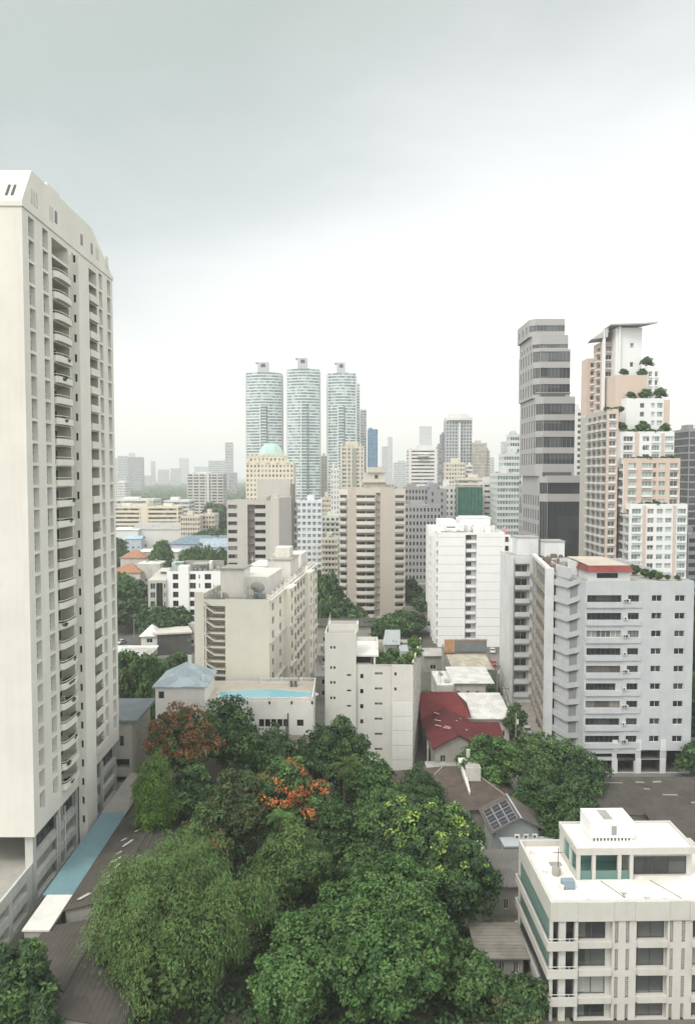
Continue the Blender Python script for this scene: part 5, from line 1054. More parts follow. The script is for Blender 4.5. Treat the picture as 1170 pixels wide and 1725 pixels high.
    for i, (px, py, dd, q, T, wh) in enumerate(spots):
        e = tree('terrace_tree', 'rounded tree on the stepped peach tower, ' + wh, X(px, dd, py), dd, lobes=[(0, 0, 2.6, 2.0, 2.0, 1.5)], me=tm[i % 3], group='trees on the tower terraces', seed=i, z=T[2] - .5, tr=.12); e.scale = (q, q, q)
    hd = [leaf_bush('hedge clump', 1.3, 1.5, 90 + i, k_, .3) for i, k_ in enumerate(('bright', 'mid'))]
    i = 0
    for T, (pa, pb), dd, nn in ((T3, (1044, 1128), 270.8, 8), (T4, (1058, 1122), 275.8, 3), (T8, (1020, 1048), 268.8, 4), (T2, (1060, 1140), 266.8, 6), (T1, (1075, 1130), 262.8, 4)):
        for k in range(nn):
            o = bpy.data.objects.new('terrace_shrub', hd[i % 2]); SC.collection.objects.link(o); px = pa + (pb - pa) * (k + .3) / nn; o.location = (X(px, dd), dd + .6, T[2] - .45); q = .55 + .15 * (i % 3); o.scale = (q * 1.3, q, q); o.rotation_euler.z = i; i += 1
            tag(o, 'low shrub along a planted terrace edge of the stepped peach tower', 'shrub', 'terrace edge shrubs')
stepped_tower()
# ---------------------------------------------------------------- stepped grey office tower with ribbon glass
OF = col('grey granite', (.34, .335, .33), .12); OFD = col('dark office glass wall', (.05, .055, .06), .3)
def office():
    d = 330; X = lambda px, dd=d: xat(px, 800, dd); bx = X(905); b = B('office_tower', 'stepped grey office tower with wide dark ribbon windows and narrow side windows, right side', 'office building', bx, d); wl = b.mb('wall', [OF, OFD]); rf = b.mb('roof', [CONC])
    def blk(pa, pb, py, dd, zlo, mirr, fh_, first, rh, side_n, back=36, big=None):
        a, c = X(pa, dd) - bx, X(pb, dd) - bx; y = dd - d; z = zat(py, dd); L_ = c - a; ch = 2.6; ops = []; so = []
        zz = z - first
        if big: ops = [(0.2, L_ - ch - .1, big[0], big[1], 'w', .35, dict(nx=7, gl=OGD, fr=FRD, ft=.06)), (.2, L_ - ch - .1, big[2], big[3], 'w', .35, dict(nx=7, gl=OGD, fr=FRD, ft=.06))]
        q = 0
        while zz - rh > zlo:
            if not big: ops.append((0.0, L_ - ch, zz - rh, zz, 'w', .3, dict(nx=8, gl=GLO, fr=OF, ft=.05)))
            for i in range(side_n): t0 = 3.2 + i * (back - y - 5) / side_n; so.append((t0, t0 + 2.3, zz - rh - .2, zz + .2, 'w', .25, dict(nx=0, gl=GLD, fr=OF)))
            zz -= fh_; q += 1
        cho = [(0, math.hypot(ch, ch), o[2], o[3], 'w', .3, dict(nx=3, gl=OGD if big else GLO, fr=OF, ft=.05)) for o in ops]
        b.wall(wl, (a, y + ch), (a + ch, y), zlo, z, cho); b.wall(wl, (a + ch, y), (c, y), zlo, z, ops); b.wall(wl, (c, y), (c, back), zlo, z); b.wall(wl, (c, back), (a, back), zlo, z); b.wall(wl, (a, back), (a, y + ch), zlo, z, so)
        rf.ngon([(a, y + ch, z - .01), (a + ch, y, z - .01), (c, y, z - .01), (c, back, z - .01), (a, back, z - .01)])
        return a, c, z, y
    OGD = glassm('dark office glass', (.010, .013, .017), (.03, .035, .04), .3, .4, 6)
    M0 = blk(911, 982, 801, d, 0, 0, 6.3, 9, 4.0, 7, big=(6, zat(845, d), zat(832, d), zat(813, d)))
    M1 = blk(903, 966, 668, d + 3, M0[2] - .2, 0, 7.1, 3.0, 4.6, 6); M2 = blk(897, 957, 588, d + 6, M1[2] - .2, 0, 7.0, 1.0, 4.4, 5); M3 = blk(896, 953, 564, d + 8, M2[2] - .2, 0, 9, 4.0, 1.6, 4); M4 = blk(890, 947, 537, d + 10, M3[2] - .2, 0, 9, 2.8, 2.6, 3)
    dt = b.mb('roof_detail', [OF, FRD]); dt.box(M1[0] + 2, M1[3] + .5, M1[2], M1[0] + 12, M1[3] + 2, M1[2] + 1.6, 1); dt.box(M1[0], M1[3] + 2.5, M1[2] + 1.7, M1[1] - 1, M1[3] + 2.9, M1[2] + 2.1); dt.box(M4[0] + 4, 20, M4[2], M4[1] - 3, 30, M4[2] + 1.2)
    dt.box(M0[0] + 1, M0[3] + .6, M0[2], M0[1] - 5, M0[3] + 2.4, M0[2] + 1.4, 1); dt.box(M0[1] + .003, 2, 0, M0[1] + 1.4, 20, M0[2] - 4, 1)
    b.finish()
office()
# ---------------------------------------------------------------- the three curved glass towers
def glass_tower(px0, px1, ptop, pcrown, label, d, seed, slot):
    x0, x1 = xat(px0, 700, d), xat(px1, 700, d); W_ = x1 - x0; zt = zat(ptop, d); b = B('residential_tower', label, 'high-rise building', x0, d, 0, 'trio of tall pale glass towers'); fh = 3.3
    pw = col('tower white', (.62, .64, .64), .05); gt = glassm('pale green glass', (.07, .14, .14), (.34, .44, .42), .4, .15, 3.3); gs = glassm('slot glass', (.07, .12, .12), (.2, .26, .26), .3, .15, 3.3)
    k = 8; pts = [(W_ * i / k, -W_ * .17 * math.sin(math.pi * i / k)) for i in range(k + 1)]; dep = W_ * .75
    wl = b.mb('wall', [pw, gs]); n = int((zt - 2) / fh); poly = pts + [(W_, dep), (0, dep)]
    wl.prism(inset(poly, .35), 0, zt - .5, 1)
    for f in range(n):      # one balcony ring and one glass band for every storey
        z_ = zt - 3 - fh * f
        if z_ < 15: break
        m = MB([pw]); m.prism(poly, z_ - .45, z_ + .75); m.build('floor_band', b.e) if f < 100 else None
        g_ = MB([gt]); g_.prism(inset(poly, .2), z_ + .753, z_ + fh - .453, 0, False); g_.build('window', b.e)
    for (f0, f1) in slot:
        s = b.mb('recess_strip', [gs, pw]); xa, xb = W_ * f0, W_ * f1; yy = -W_ * .17 * math.sin(math.pi * f0) - .6
        s.box(xa, yy, 20, xb, yy + 4, zt * .78); s.box(xa - 1.0, yy - .6, 20, xa - .01, yy + 3.4, zt * .80, 1)
        for f in range(n):
            z_ = zt * .78 - fh * f
            if z_ > 20: s.box(xa + .1, yy - .7, z_ - .5, xa + (xb - xa) * .8, yy - .003, z_ + .5, 1)
    c = b.mb('crown_block', [col('tower crown grey', (.42, .44, .45), .1), GLD]); zc = zat(pcrown, d); xa = W_ * .32; xb = W_ * .62; c.box(xa, 3, zt - .49, xb, 12, zc); c.box(xa - 2.6, 2.6, zc - 1.4, xa - .01, 11, zc); c.box(xa + (xb - xa) * .3, 2.9, zc - 6, xa + (xb - xa) * .75, 2.98, zc - 2, 1); c.box(xa - .5, 2.7, zt + .5, xb + 4, 2.98, zt + 1.5)
    fin = b.mb('edge_fin', [pw]); fin.box(-1.6, 4, 0, -.6, 6, zt + 1); fin.box(W_ + .5, 4, 0, W_ + 1.3, 6, zt - 1)
    b.finish()
glass_tower(415, 474, 628, 609, 'leftmost of the three tall pale green glass towers, behind the turquoise dome', 890, 1, ((.42, .62),))
glass_tower(484, 538, 622, 602, 'middle one of the three tall pale green glass towers', 880, 2, ((.45, .66),))
glass_tower(552, 599, 629, 610, 'rightmost of the three tall pale green glass towers, with white wing behind', 890, 3, ((.38, .62),))
T = lambda *a, **k: tower(*a, **k)[0].finish()
cw = col('far white', (.62, .62, .59)); cg = col('far grey', (.40, .41, .42)); cc = col('far cream', (.57, .535, .45)); cb = col('far beige', (.44, .41, .34)); cd = col('far dark grey', (.24, .25, .27)); cy = col('pale yellow render', (.64, .59, .46))
T('residential_tower', 'slim white stepped wing just behind the rightmost glass tower', 600, 606, 646, 930, 20, cw, 'ribbon', fh=3.3, gl=GLT, clutter=False)
T('residential_tower', 'lower narrow white tower at the right shoulder of the glass trio', 607, 617, 690, 935, 20, cw, 'ribbon', fh=3.3, gl=GLT, clutter=False)
T('office_tower', 'narrow blue mirror glass tower right of the three pale towers', 619.5, 636, 723, 900, 18, col('blue frame', (.10, .19, .28)), 'punch', n=4, frac=.9, fh=3.6, gl=GLB, wh=(.05, .95), dpt=.1)
T('high_rise', 'grey brown tower seen in the gap between the middle and right glass towers', 539, 550, 768, 1000, 20, cb, 'punch', n=4)
# cream tower with stepped facade in front of the right glass tower
def cream_far():
    b, wl, W_, D_, zt = tower('residential_tower', 'cream tower with vertical grey recess and turreted top, in front of the rightmost glass tower', 573, 613, 752, 610, 16, cc, 'ribbon', fh=3.2, gl=GLF, wh=(.35, .8), cat='high-rise building', edge=1.0)
    r = b.mb('recess', [col('grey recess', (.30, .31, .26)), cc]); r.box(W_ * .52, -.5, 20, W_ * .68, -.003, zt - 2)
    for f in (0, .25, .42, .80): r.box(W_ * f, -.8, 20, W_ * f + 1.4, -.004, zt + 2.5, 1)
    r.box(W_ * .2, 1, zt, W_ * .75, 8, zt + 4, 1); b.finish()
cream_far()
T('apartment_tower', 'slim plain white tower standing left of the beige balcony tower', 557, 571, 788, 480, 14, col('slim white', (.60, .61, .58)), 'punch', n=3, frac=.35, fh=3.2)
T('apartment_block', 'peach cream block with small square windows peeping between two white towers', 539, 557, 838, 520, 16, col('peach cream', (.58, .51, .42)), 'punch', n=5, fh=3.2)
T('apartment_block', 'mint and white apartment block with balconies, left of the beige balcony tower', 540, 572, 868, 440, 18, col('mint white', (.55, .59, .52)), 'balc', n=4, fh=3.1, gl=GL)
T('apartment_block', 'lower cream block in front of the mint one, above the dark trees', 541, 569, 905, 395, 14, cc, 'balc', n=5, fh=3.0, gl=GL)
# cream hotel with turquoise hipped dome
def dome():
    d = 520; b, wl, W_, D_, zt = tower('residential_tower', 'cream tower with a pale turquoise dome roof, in front of the leftmost glass tower', 414, 494, 779, d, 24, cy, 'punch', n=13, fh=3.2, frac=.5, gl=GLF, clutter=False)
    u = b.mb('upper_storeys', [cy]); ops = [(a, c, z_, z_ + 1.7, 'w', .3, dict(nx=0)) for a, c in cols_(W_ * .76, 9, .5) for z_ in (zt + 1.2,)]
    b.wall(u, (W_ * .06, 2.5), (W_ * .82, 2.5), zt - .8, zt + 4.5, ops, gl=GLF); b.wall(u, (W_ * .82, 2.5), (W_ * .82, 20), zt - .8, zt + 4.5); b.wall(u, (W_ * .06, 20), (W_ * .06, 2.5), zt - .8, zt + 4.5); u.quad((W_ * .06, 2.5, zt + 4.5), (W_ * .82, 2.5, zt + 4.5), (W_ * .82, 20, zt + 4.5), (W_ * .06, 20, zt + 4.5))
    for i in range(9): u.box(W_ * .06 + i * 2.9, 2.0, zt + 4.503, W_ * .06 + i * 2.9 + 1.5, 3.2, zt + 5.8)
    for i in range(5): u.box(W_ * (.0 + .21 * i), -.5, zt - .5, W_ * (.0 + .21 * i) + 2.2, 1.2, zt + 1.8)
    m = MB([paint('turquoise dome', (.36, .52, .47), .5, .15)]); cx, cy_, a, z0 = W_ * .50, 11, W_ * .29, zt + 4.51
    prev = None; rings = [(1.0, 0), (.97, 1.6), (.86, 4.0), (.70, 6.3), (.50, 8.2), (.47, 8.6)]; n8 = [(math.cos(R(22.5 + 45 * i)), math.sin(R(22.5 + 45 * i))) for i in range(8)]
    for q in range(len(rings) - 1):
        (r0, h0), (r1, h1) = rings[q], rings[q + 1]; m.frustum([(cx + a * r0 * u_, cy_ + a * .8 * r0 * v) for u_, v in n8], z0 + h0, [(cx + a * r1 * u_, cy_ + a * .8 * r1 * v) for u_, v in n8], z0 + h1)
    m.tube((cx, cy_, z0 + 8.5), (cx, cy_, z0 + 11), .12, .03, 5); m.build('dome', b.e); b.finish()
dome()
T('apartment_block', 'white block of square windows with pale blue glass, right of the grey beige slab', 499, 542, 843, 400, 14, col('blue white', (.64, .66, .67)), 'punch', n=5, fh=3.2, gl=glassm('blue room glass', (.14, .20, .23), (.38, .46, .48), .4), frac=.66, wh=(.3, .85), nx=2)
# ---- left distance
def twin():
    b, wl, W_, D_, zt = tower('apartment_tower', 'white banded apartment slab split by a vertical fin, left of centre beyond the trees', 315, 376, 797, 980, 30, cw, 'balc', n=6, frac=.8, fh=3.7, gl=GL); f = b.mb('fin', [cw]); f.box(W_ * .55, -2.2, 0, W_ * .61, -.95, zt + 2); b.finish()
twin()
T('school_building', 'long yellow cream school block with open corridors, at the left', 192, 237, 853, 650, 20, cy, 'ribbon', fh=3.6, gl=GL, wh=(.32, .8), dpt=1.5, cat='school building', rmat=cw)
T('school_building', 'curved end yellow cream school block with open corridors, right of the stair tower', 249, 300, 853, 640, 20, cy, 'ribbon', fh=3.6, gl=GL, wh=(.32, .8), dpt=1.5, cat='school building', rmat=cw)
T('stair_tower', 'plain cream stair tower between the two yellow school blocks', 237.5, 248.5, 848, 645, 20, cy, 'plain', cat='tower')
T('school_building', 'cream school block with a grid of square windows, nearest of the school group', 304, 336, 869, 560, 20, col('stone cream', (.56, .51, .42)), 'punch', n=8, fh=3.5, gl=GL, cat='school building', rmat=cw)
T('school_building', 'cream wing receding behind the gridded school block', 336.5, 361, 866, 575, 20, col('stone cream', (.56, .51, .42)), 'punch', n=5, fh=3.5, gl=GL, cat='school building', rmat=cw)
T('school_building', 'low white roofed hall behind the yellow school blocks', 194, 258, 841, 720, 30, cw, 'ribbon', fh=4, cat='building')
T('school_building', 'pale flat roofed hall right of the far school hall', 276, 318, 843, 760, 30, cw, 'ribbon', fh=4, cat='building')
T('city_block', 'small white block between the tree belts at the far left', 188, 211, 812, 1200, 30, cw, 'punch', n=7, fh=4)
def far(label, a, c, top, d, m=cg, st='ribbon', **k): T('high_rise', label, a, c, top, d, None, m, st, fh=k.pop('fh', 8), gl=GLF, clutter=False, n=k.pop('n', 5), **k)
far('hazy slim tower left in the far skyline', 193, 198, 772, 2900)
far('hazy blue grey tower with stepped top at the far left', 198, 212, 768, 2500, cg)
far('hazy grey square tower second from the left of the skyline', 215, 238, 770, 2300, cd)
far('very faint tall tower behind the hazy square tower', 217, 226, 763, 4200)
far('faint narrow tower on the left skyline', 254, 260.5, 777, 3400)
far('faint flat topped slab right of the narrow far tower', 266, 282, 791, 3600)
far('faint double block on the left skyline', 287, 302, 789, 3400)
far('faint block with raised back on the left skyline', 302, 316, 772, 4600)
far('faint low block at the left of the far skyline', 241, 252, 801, 3300)
far('hazy wide slab left of the tallest far tower', 351, 379, 776, 2900)
far('hazy tallest slim tower between the twin slab and the glass trio', 379, 391.5, 745, 2300, cg)
far('grey low tower right of the tallest far tower', 385, 398, 796, 1900, cd)
far('faint slab behind the twin apartment slab', 327, 348, 786, 4300)
far('ghostly pointed tower right of the blue tower', 643, 653, 752, 3000)
far('ghostly broad tower right of the pointed one', 653, 661, 736, 3600)
far('ghostly low block right of the broad ghostly tower', 663, 685, 779, 2900)
far('faint low block at the foot of the ghostly towers', 636, 650, 786, 2600)
far('ghostly tower above the banded white condominium', 707, 727, 718, 4200)
far('ghostly slab left of the white condominium', 670, 682, 776, 3600)
far('faint slab between the beige pair and the glass office', 822, 832, 770, 2600)
far('faint pale tower behind the stepped glass office', 845, 858, 744, 2400)
# ---- right of centre
def condo():
    b, wl, W_, D_, zt = tower('apartment_tower', 'white banded condominium with a rounded top balcony, behind the grey blocks', 688, 736, 756, 700, 26, cw, 'ribbon', fh=3.2, gl=GL, wh=(.38, .78), dpt=.9, edge=2.5); t_ = b.mb('top_storey', [cw, GLD]); t_.box(W_ * .3, 2, zt, W_ * .85, 14, zt + 3.5); t_.tube((W_ * .5, 0, zt - 7), (W_ * .5, 0, zt - 6), 5.5, 5.5, 14); b.finish()
condo()
def mesh_tower():
    d = 800; b, wl, W_, D_, zt = tower('office_tower', 'tall grey white tower with gridded facade and arched white top, tallest behind the grey blocks', 751, 795, 708, d, 22, col('grid grey', (.45, .47, .48)), 'punch', n=9, fh=3.3, frac=.72, gl=glassm('grid glass', (.08, .10, .115), (.2, .23, .24), .3), wh=(.15, .85), clutter=False)
    a = b.mb('arched_top', [cw]); k = 8; pts = [(W_ * i / k, -1 - 3 * math.sin(math.pi * i / k)) for i in range(k + 1)]
    a.prism(pts + [(W_, D_), (0, D_)], zt + .01, zt + 3); a.prism([(W_ * .5 - .8, -4.2), (W_ * .5 + .8, -4.2), (W_ * .5 + .8, -.003), (W_ * .5 - .8, -.003)], 20, zt - 3); q = [(W_ * .15 + W_ * .7 * i / k, -1 - 2 * math.sin(math.pi * i / k)) for i in range(k + 1)]; a.prism(q + [(W_ * .85, 15), (W_ * .15, 15)], zt + 3.01, zt + 6.5); b.finish()
mesh_tower()
T('office_tower', 'darker lower shoulder attached left of the tall gridded tower', 744, 750.5, 731, 812, 20, cd, 'punch', n=2, fh=3.3)
T('office_tower', 'dark grey slab left of the tall gridded tower', 738, 744, 752, 760, 20, cd, 'ribbon', fh=3.4)
T('residential_tower', 'beige tower with vertical stripes right of the tall gridded tower', 796, 819.5, 746, 790, 20, cb, 'punch', n=7, fh=3.3, frac=.5, wh=(.1, .9))
T('residential_tower', 'slightly lower cream shoulder of the striped beige tower', 820, 824.5, 758, 800, 20, cc, 'punch', n=2, fh=3.3)
T('apartment_block', 'cream stepped block with rounded balconies in front of the tall gridded tower', 751, 783, 779, 600, 16, cc, 'punch', n=7, fh=3.2, gl=GLF)
T('apartment_block', 'lower right wing of the cream stepped block', 784, 796, 783, 610, 16, cw, 'ribbon', fh=3.2, gl=GLF)
T('apartment_block', 'long low cream terrace block with roof plants, above the green netting', 770, 815, 805, 520, 14, cc, 'ribbon', fh=3.2, gl=GLF)
T('office_block', 'mauve grey block with square window groups, left one beside the beige balcony tower', 682, 720, 820, 400, 16, col('neutral grey', (.29, .29, .295)), 'punch', n=7, fh=3.3, gl=GLD, frac=.55, cat='office block')
T('office_block', 'mauve grey block with blank walls, right one of the grey pair', 720.5, 752, 824, 395, 16, col('neutral grey', (.29, .29, .295)), 'punch', n=2, fh=3.3, gl=GLD, m=0, frac=.2, cat='office block')
T('office_block', 'low long mauve grey wing in front of the grey pair', 682, 742, 850, 375, 12, col('neutral grey light', (.33, .33, .335)), 'punch', n=10, fh=3.3, gl=GLD, frac=.5, cat='office block')
def pyramid():
    x0, d = xat(716, 815, 405), 405; m = MB([cd]); W_ = 8; z = zat(821, d); e = tag(empty('roof_pyramid_building', (x0, d, 0)), 'small dark glass pyramid roofed block behind the mauve grey pair', 'building'); m.box(0, 0, 0, 7.5, 8, z); m.build('wall', e)
    m = MB([col('slate glass', (.2, .24, .26))]); m.frustum(rect(-.3, -.3, 7.8, 8.3), z + .01, rect(2.5, 3.9, 3.5, 4.1), z + 3.4); m.build('roof', e)
pyramid()
T('apartment_block', 'white block with pairs of windows, left of the green netting', 742, 771, 819, 425, 14, cw, 'punch', n=4, fh=3.2, gl=GL, frac=.5)
def netting():
    d = 415; x0, x1 = xat(771, 840, d), xat(812, 840, d); W_ = x1 - x0; z = zat(821, d); e = tag(empty('construction_site', (x0, d, 0)), 'building under construction wrapped in dark green safety netting', 'building'); m = MB([CONC]); m.box(.3, .3, 0, W_ - .3, 16, z - .8); m.build('frame', e)
    nm = ribbed('green netting', (.045, .15, .115), (1, 0), 2.4, .9, .5, 1.2, grime=(.02, .07, .055)); m = MB([nm]); k = 14
    for j in range(8):
        za, zb = z * j / 8, z * (j + 1) / 8
        for i in range(k): ya, yb = -.3 * (i % 2) - .1 * (j % 2), -.3 * ((i + 1) % 2) - .1 * (j % 2); m.quad((W_ * i / k, ya, za), (W_ * (i + 1) / k, yb, za), (W_ * (i + 1) / k, yb, zb), (W_ * i / k, ya, zb))
    m.quad((W_, 0, 0), (W_, 17, 0), (W_, 17, z), (W_, 0, z)); m.quad((0, 17, 0), (0, 0, 0), (0, 0, z), (0, 17, z)); m.build('netting', e); m = MB([CONC]); m.box(0, -.6, z, W_, 17, z + .6); m.box(-.8, -.8, 0, -.3, 0, z + 2); m.build('scaffold', e)
netting()
T('apartment_block', 'white block of many thin floors between the green netting and the glass office', 813, 838, 812, 430, 14, cw, 'ribbon', fh=3.1, gl=GL, wh=(.45, .8), edge=.8)
def teal_office():
    b, wl, W_, D_, zt = tower('office_building', 'stepped white and green glass office with grid windows, left of the grey office tower', 837, 874, 797, 400, 20, col('office white', (.55, .58, .56)), 'punch', n=8, fh=3.2, gl=glassm('green grid glass', (.12, .19, .18), (.3, .38, .36), .4), frac=.8, wh=(.3, .85)); b.finish()
    T('office_building', 'middle step of the white and green glass office', 848, 878, 764, 408, 14, col('office white', (.55, .58, .56)), 'punch', n=7, fh=3.2, gl=MATS['green grid glass'], frac=.8, z0=50); T('office_building', 'highest narrow step of the white and green glass office', 859, 878, 731, 414, 10, col('office white', (.55, .58, .56)), 'punch', n=5, fh=3.2, gl=GLD, frac=.7, z0=50)
teal_office()
T('apartment_tower', 'narrow white and dark banded tower between the grey office and the peach tower', 968, 984, 690, 420, 16, cw, 'ribbon', fh=3.2, gl=GLD, edge=1.5)
T('office_tower', 'grey tower peeping out right of the peach stepped tower', 1136, 1160, 738, 420, 16, cb, 'plain', fh=3.4)
T('office_tower', 'dark glass tower at the right edge of the view', 1160, 1190, 722, 380, 20, cd, 'ribbon', fh=3.6, gl=GLD, wh=(.1, .9))
T('apartment_block', 'dark shaded block low at the right edge behind the peach tower', 1158, 1190, 900, 300, 16, cd, 'ribbon', fh=3.2, gl=GLD)
# low white houses and walls filling the middle distance are built with the houses
# ---------------------------------------------------------------- houses, sheds, vehicles
TILE = ribbed('brown roof tiles', (.092, .074, .060), (0, 1), .42, .9, .6, .8, True, (.06, .05, .045))
TILE2 = ribbed('grey brown roof tiles', (.115, .10, .088), (1, 0), .42, .9, .6, .8, True, (.07, .06, .055))
SHED = ribbed('weathered shed roof', (.066, .061, .053), (1, 0), .6, .9, .75, .5, False, (.05, .043, .036))
REDR = ribbed('red roof sheets', (.095, .017, .019), (1, 0), .45, .85, .35, .5, False, (.07, .015, .015))
REDL = ribbed('lighter red roof sheets', (.145, .024, .025), (1, 0), .45, .85, .3, .5, False, (.11, .025, .02))
ORNG = ribbed('terracotta tiles', (.33, .16, .09), (1, 0), .8, .85, .4, .5, True)
WHR = ribbed('white roof sheets', (.58, .58, .55), (1, 0), .9, .6, .22, .3, False, (.36, .35, .32))
GRR = ribbed('grey roof sheets', (.36, .36, .34), (1, 0), .9, .6, .4, .3, False)
BLR = ribbed('blue grey roof sheets', (.13, .19, .24), (1, 0), .9, .6, .3, .3, False)
HW = paint('house white', (.55, .54, .49), .9, .45); HG = paint('house grey wall', (.32, .31, .28), .9, .5)
def house(label, x, y, W_, D_, h, rh, roofm, wallm=HW, kind='gable', axis='x', rz=0, eave=.6, name='house', cat='house', group=None, wins=3, z=0, b=None, fin=True):
    """gable or hip or shed roof; axis is the way the ridge runs"""
    b = b or B(name, label, cat, x, y, R(rz), group, z); wl = b.mb('wall', [wallm]); P = rect(0, 0, W_, D_)
    for i in range(4):
        L_ = W_ if i % 2 == 0 else D_; op = []
        if i == 0 or (i == 1 and x < 0) or (i == 3 and x > 0):
            for z_ in ([.9] if h < 5 else [.9, 3.9]): 
                if z_ + 1.5 < h: op += [(s0, s1, z_, z_ + 1.4, 'w', .15, dict(nx=2, gl=GLD, fr=FRW)) for s0, s1 in cols_(L_, wins, .35)]
        b.wall(wl, P[i], P[(i + 1) % 4], 0, h, op)
    r = b.mb('roof', [roofm, wallm]); e = eave; x0, y0, x1, y1 = -e, -e, W_ + e, D_ + e; t = .14; zz = h
    def sheet(pts):
        r.ngon([(p[0], p[1], p[2] + t) for p in pts]); r.ngon([(p[0], p[1], p[2]) for p in reversed(pts)])
        k = len(pts)
        for i in range(k): p, q = pts[i], pts[(i + 1) % k]; r.quad(p, q, (q[0], q[1], q[2] + t), (p[0], p[1], p[2] + t))
    if kind == 'gable':
        if axis == 'x': ym = D_ / 2; sheet([(x0, y0, zz), (x1, y0, zz), (x1, ym, zz + rh), (x0, ym, zz + rh)]); sheet([(x1, y1, zz), (x0, y1, zz), (x0, ym, zz + rh), (x1, ym, zz + rh)]); [r.ngon([(xx, 0, zz), (xx, D_, zz), (xx, ym, zz + rh * .92)], 1) for xx in (0, W_)]
        else: xm = W_ / 2; sheet([(x0, y1, zz), (x0, y0, zz), (xm, y0, zz + rh), (xm, y1, zz + rh)]); sheet([(x1, y0, zz), (x1, y1, zz), (xm, y1, zz + rh), (xm, y0, zz + rh)]); [r.ngon([(0, yy, zz), (W_, yy, zz), (xm, yy, zz + rh * .92)], 1) for yy in (0, D_)]
        rc = b.mb('ridge_cap', [wallm if roofm in (TILE, TILE2) else roofm])
        if axis == 'x': rc.box(x0, D_ / 2 - .12, zz + rh + t - .02, x1, D_ / 2 + .12, zz + rh + t + .08)
        else: rc.box(W_ / 2 - .12, y0, zz + rh + t - .02, W_ / 2 + .12, y1, zz + rh + t + .08)
    elif kind == 'hip':
        k = min(W_, D_) / 2
        if W_ >= D_: a, c = (x0 + k + e, D_ / 2, zz + rh), (x1 - k - e, D_ / 2, zz + rh); sheet([(x0, y0, zz), (x1, y0, zz), c, a]); sheet([(x1, y1, zz), (x0, y1, zz), a, c]); sheet([(x0, y1, zz), (x0, y0, zz), a]); sheet([(x1, y0, zz), (x1, y1, zz), c])
        else: a, c = (W_ / 2, y0 + k + e, zz + rh), (W_ / 2, y1 - k - e, zz + rh); sheet([(x0, y0, zz), (x1, y0, zz), a]); sheet([(x1, y1, zz), (x0, y1, zz), c]); sheet([(x0, y1, zz), (x0, y0, zz), a, c]); sheet([(x1, y0, zz), (x1, y1, zz), c, a])
    elif kind == 'shed': sheet([(x0, y0, zz), (x1, y0, zz), (x1, y1, zz + rh), (x0, y1, zz + rh)]); r.quad((0, 0, zz - .002), (0, D_, zz - .002), (0, D_, zz + rh), (0, 0, zz), 1)
    elif kind == 'shedx': sheet([(x0, y0, zz), (x1, y0, zz + rh), (x1, y1, zz + rh), (x0, y1, zz)])
    elif kind == 'flat': sheet([(x0 + e, y0 + e, zz), (x1 - e, y0 + e, zz), (x1 - e, y1 - e, zz), (x0 + e, y1 - e, zz)])
    if kind == 'flat' and y > 150: clutter_on(b, .5, .5, max(.6, W_ - 2), max(.6, D_ - 2), h + .15, 5, int(x))
    if fin: b.finish()
    return b
def HP(label, px, py, z, W_, D_, h, rh, *a, **k):      # front left corner of the eaves seen at (px, py) and height z
    x, y = gp(px, py, z); return house(label, x, y, W_, D_, h, rh, *a, **k)
# left building at the end of the street, with slate roof
def slate_house():
    b = B('house', 'three storey cream house with a flat slate grey roof beside the tall tower', 'house', -53.5, 144.5); W_, D_, h = 12.6, 13.5, 12.9; wl = b.mb('wall', [paint('dull cream', (.46, .44, .39), .9, .3), GLD])
    b.wall(wl, (0, 0), (W_, 0), 0, h, [(8.6, 9.6, 8.2, 10.2, 'w', .2, dict(nx=2, gl=GL, fr=FRD)), (10.2, 11.0, 8.2, 10.2, 'w', .2, dict(gl=GLD, fr=FRD)), (7.5, 12, 3.9, 5.7, 'v', 2, dict(back=1)), (7.5, 12, .9, 2.3, 'v', 2, dict(back=1))])
    b.wall(wl, (W_, 0), (W_, D_), 0, h, [(3, 4, 8.2, 10, 'w', .2, dict(gl=GLD))]); b.wall(wl, (W_, D_), (0, D_), 0, h); b.wall(wl, (0, D_), (0, 0), 0, h)
    r = b.mb('roof', [ribbed('slate sheets', (.115, .14, .15), (0, 1), .8, .6, .2, .3)]); r.frustum(rect(-.6, -.7, W_ + 1.2, D_ + .5), h + .003, rect(-.5, -.6, W_ + 1.1, D_ + .4), h + .45)
    b.finish()
slate_house()
# long brown shed roofs running beside the canopy
house('long weathered brown shed roof between the blue canopy and the big feathery tree', -36.0, 96, 11.5, 26, 4.2, 1.5, SHED, HG, 'gable', 'y', name='shed', cat='shed', eave=.3)
house('brown low shed roof with bright patches near the bottom left', -37.2, 76, 14, 17, 3.6, 1.3, SHED, HG, 'gable', 'y', name='shed', cat='shed', eave=.3)
house('dark low shed beyond the long brown one, at the end of the blue canopy', -36, 124, 8, 15, 3.6, 1.0, SHED, HG, 'shedx', name='shed', cat='shed', eave=.3)
def patchwork(x, y, n, seed):      # the bleached sheets lie loose on the slope
    rng = random.Random(seed)
    for i in range(n):
        m = MB([paint('bleached sheet', (.50, .49, .45), .8, .4)]); w_, l_ = rng.uniform(.3, .7), rng.uniform(1.0, 2.4); m.box(0, 0, 0, w_, l_, .05); o = m.build('roof_sheet', None, (x + rng.uniform(-2, 2.2), y + i * 2.2, 0)); 
        o.rotation_euler = (0, -math.atan2(1.5, 6.0), rng.uniform(-.6, -.2)); o.location.z = 4.2 + (o.location.x + 36.3) / 6.05 * 1.5 + .32; tag(o, 'bleached loose sheet lying on the long brown shed roof', 'roof sheet', 'loose sheets on the shed roof')
patchwork(-33.3, 97.5, 11, 2)
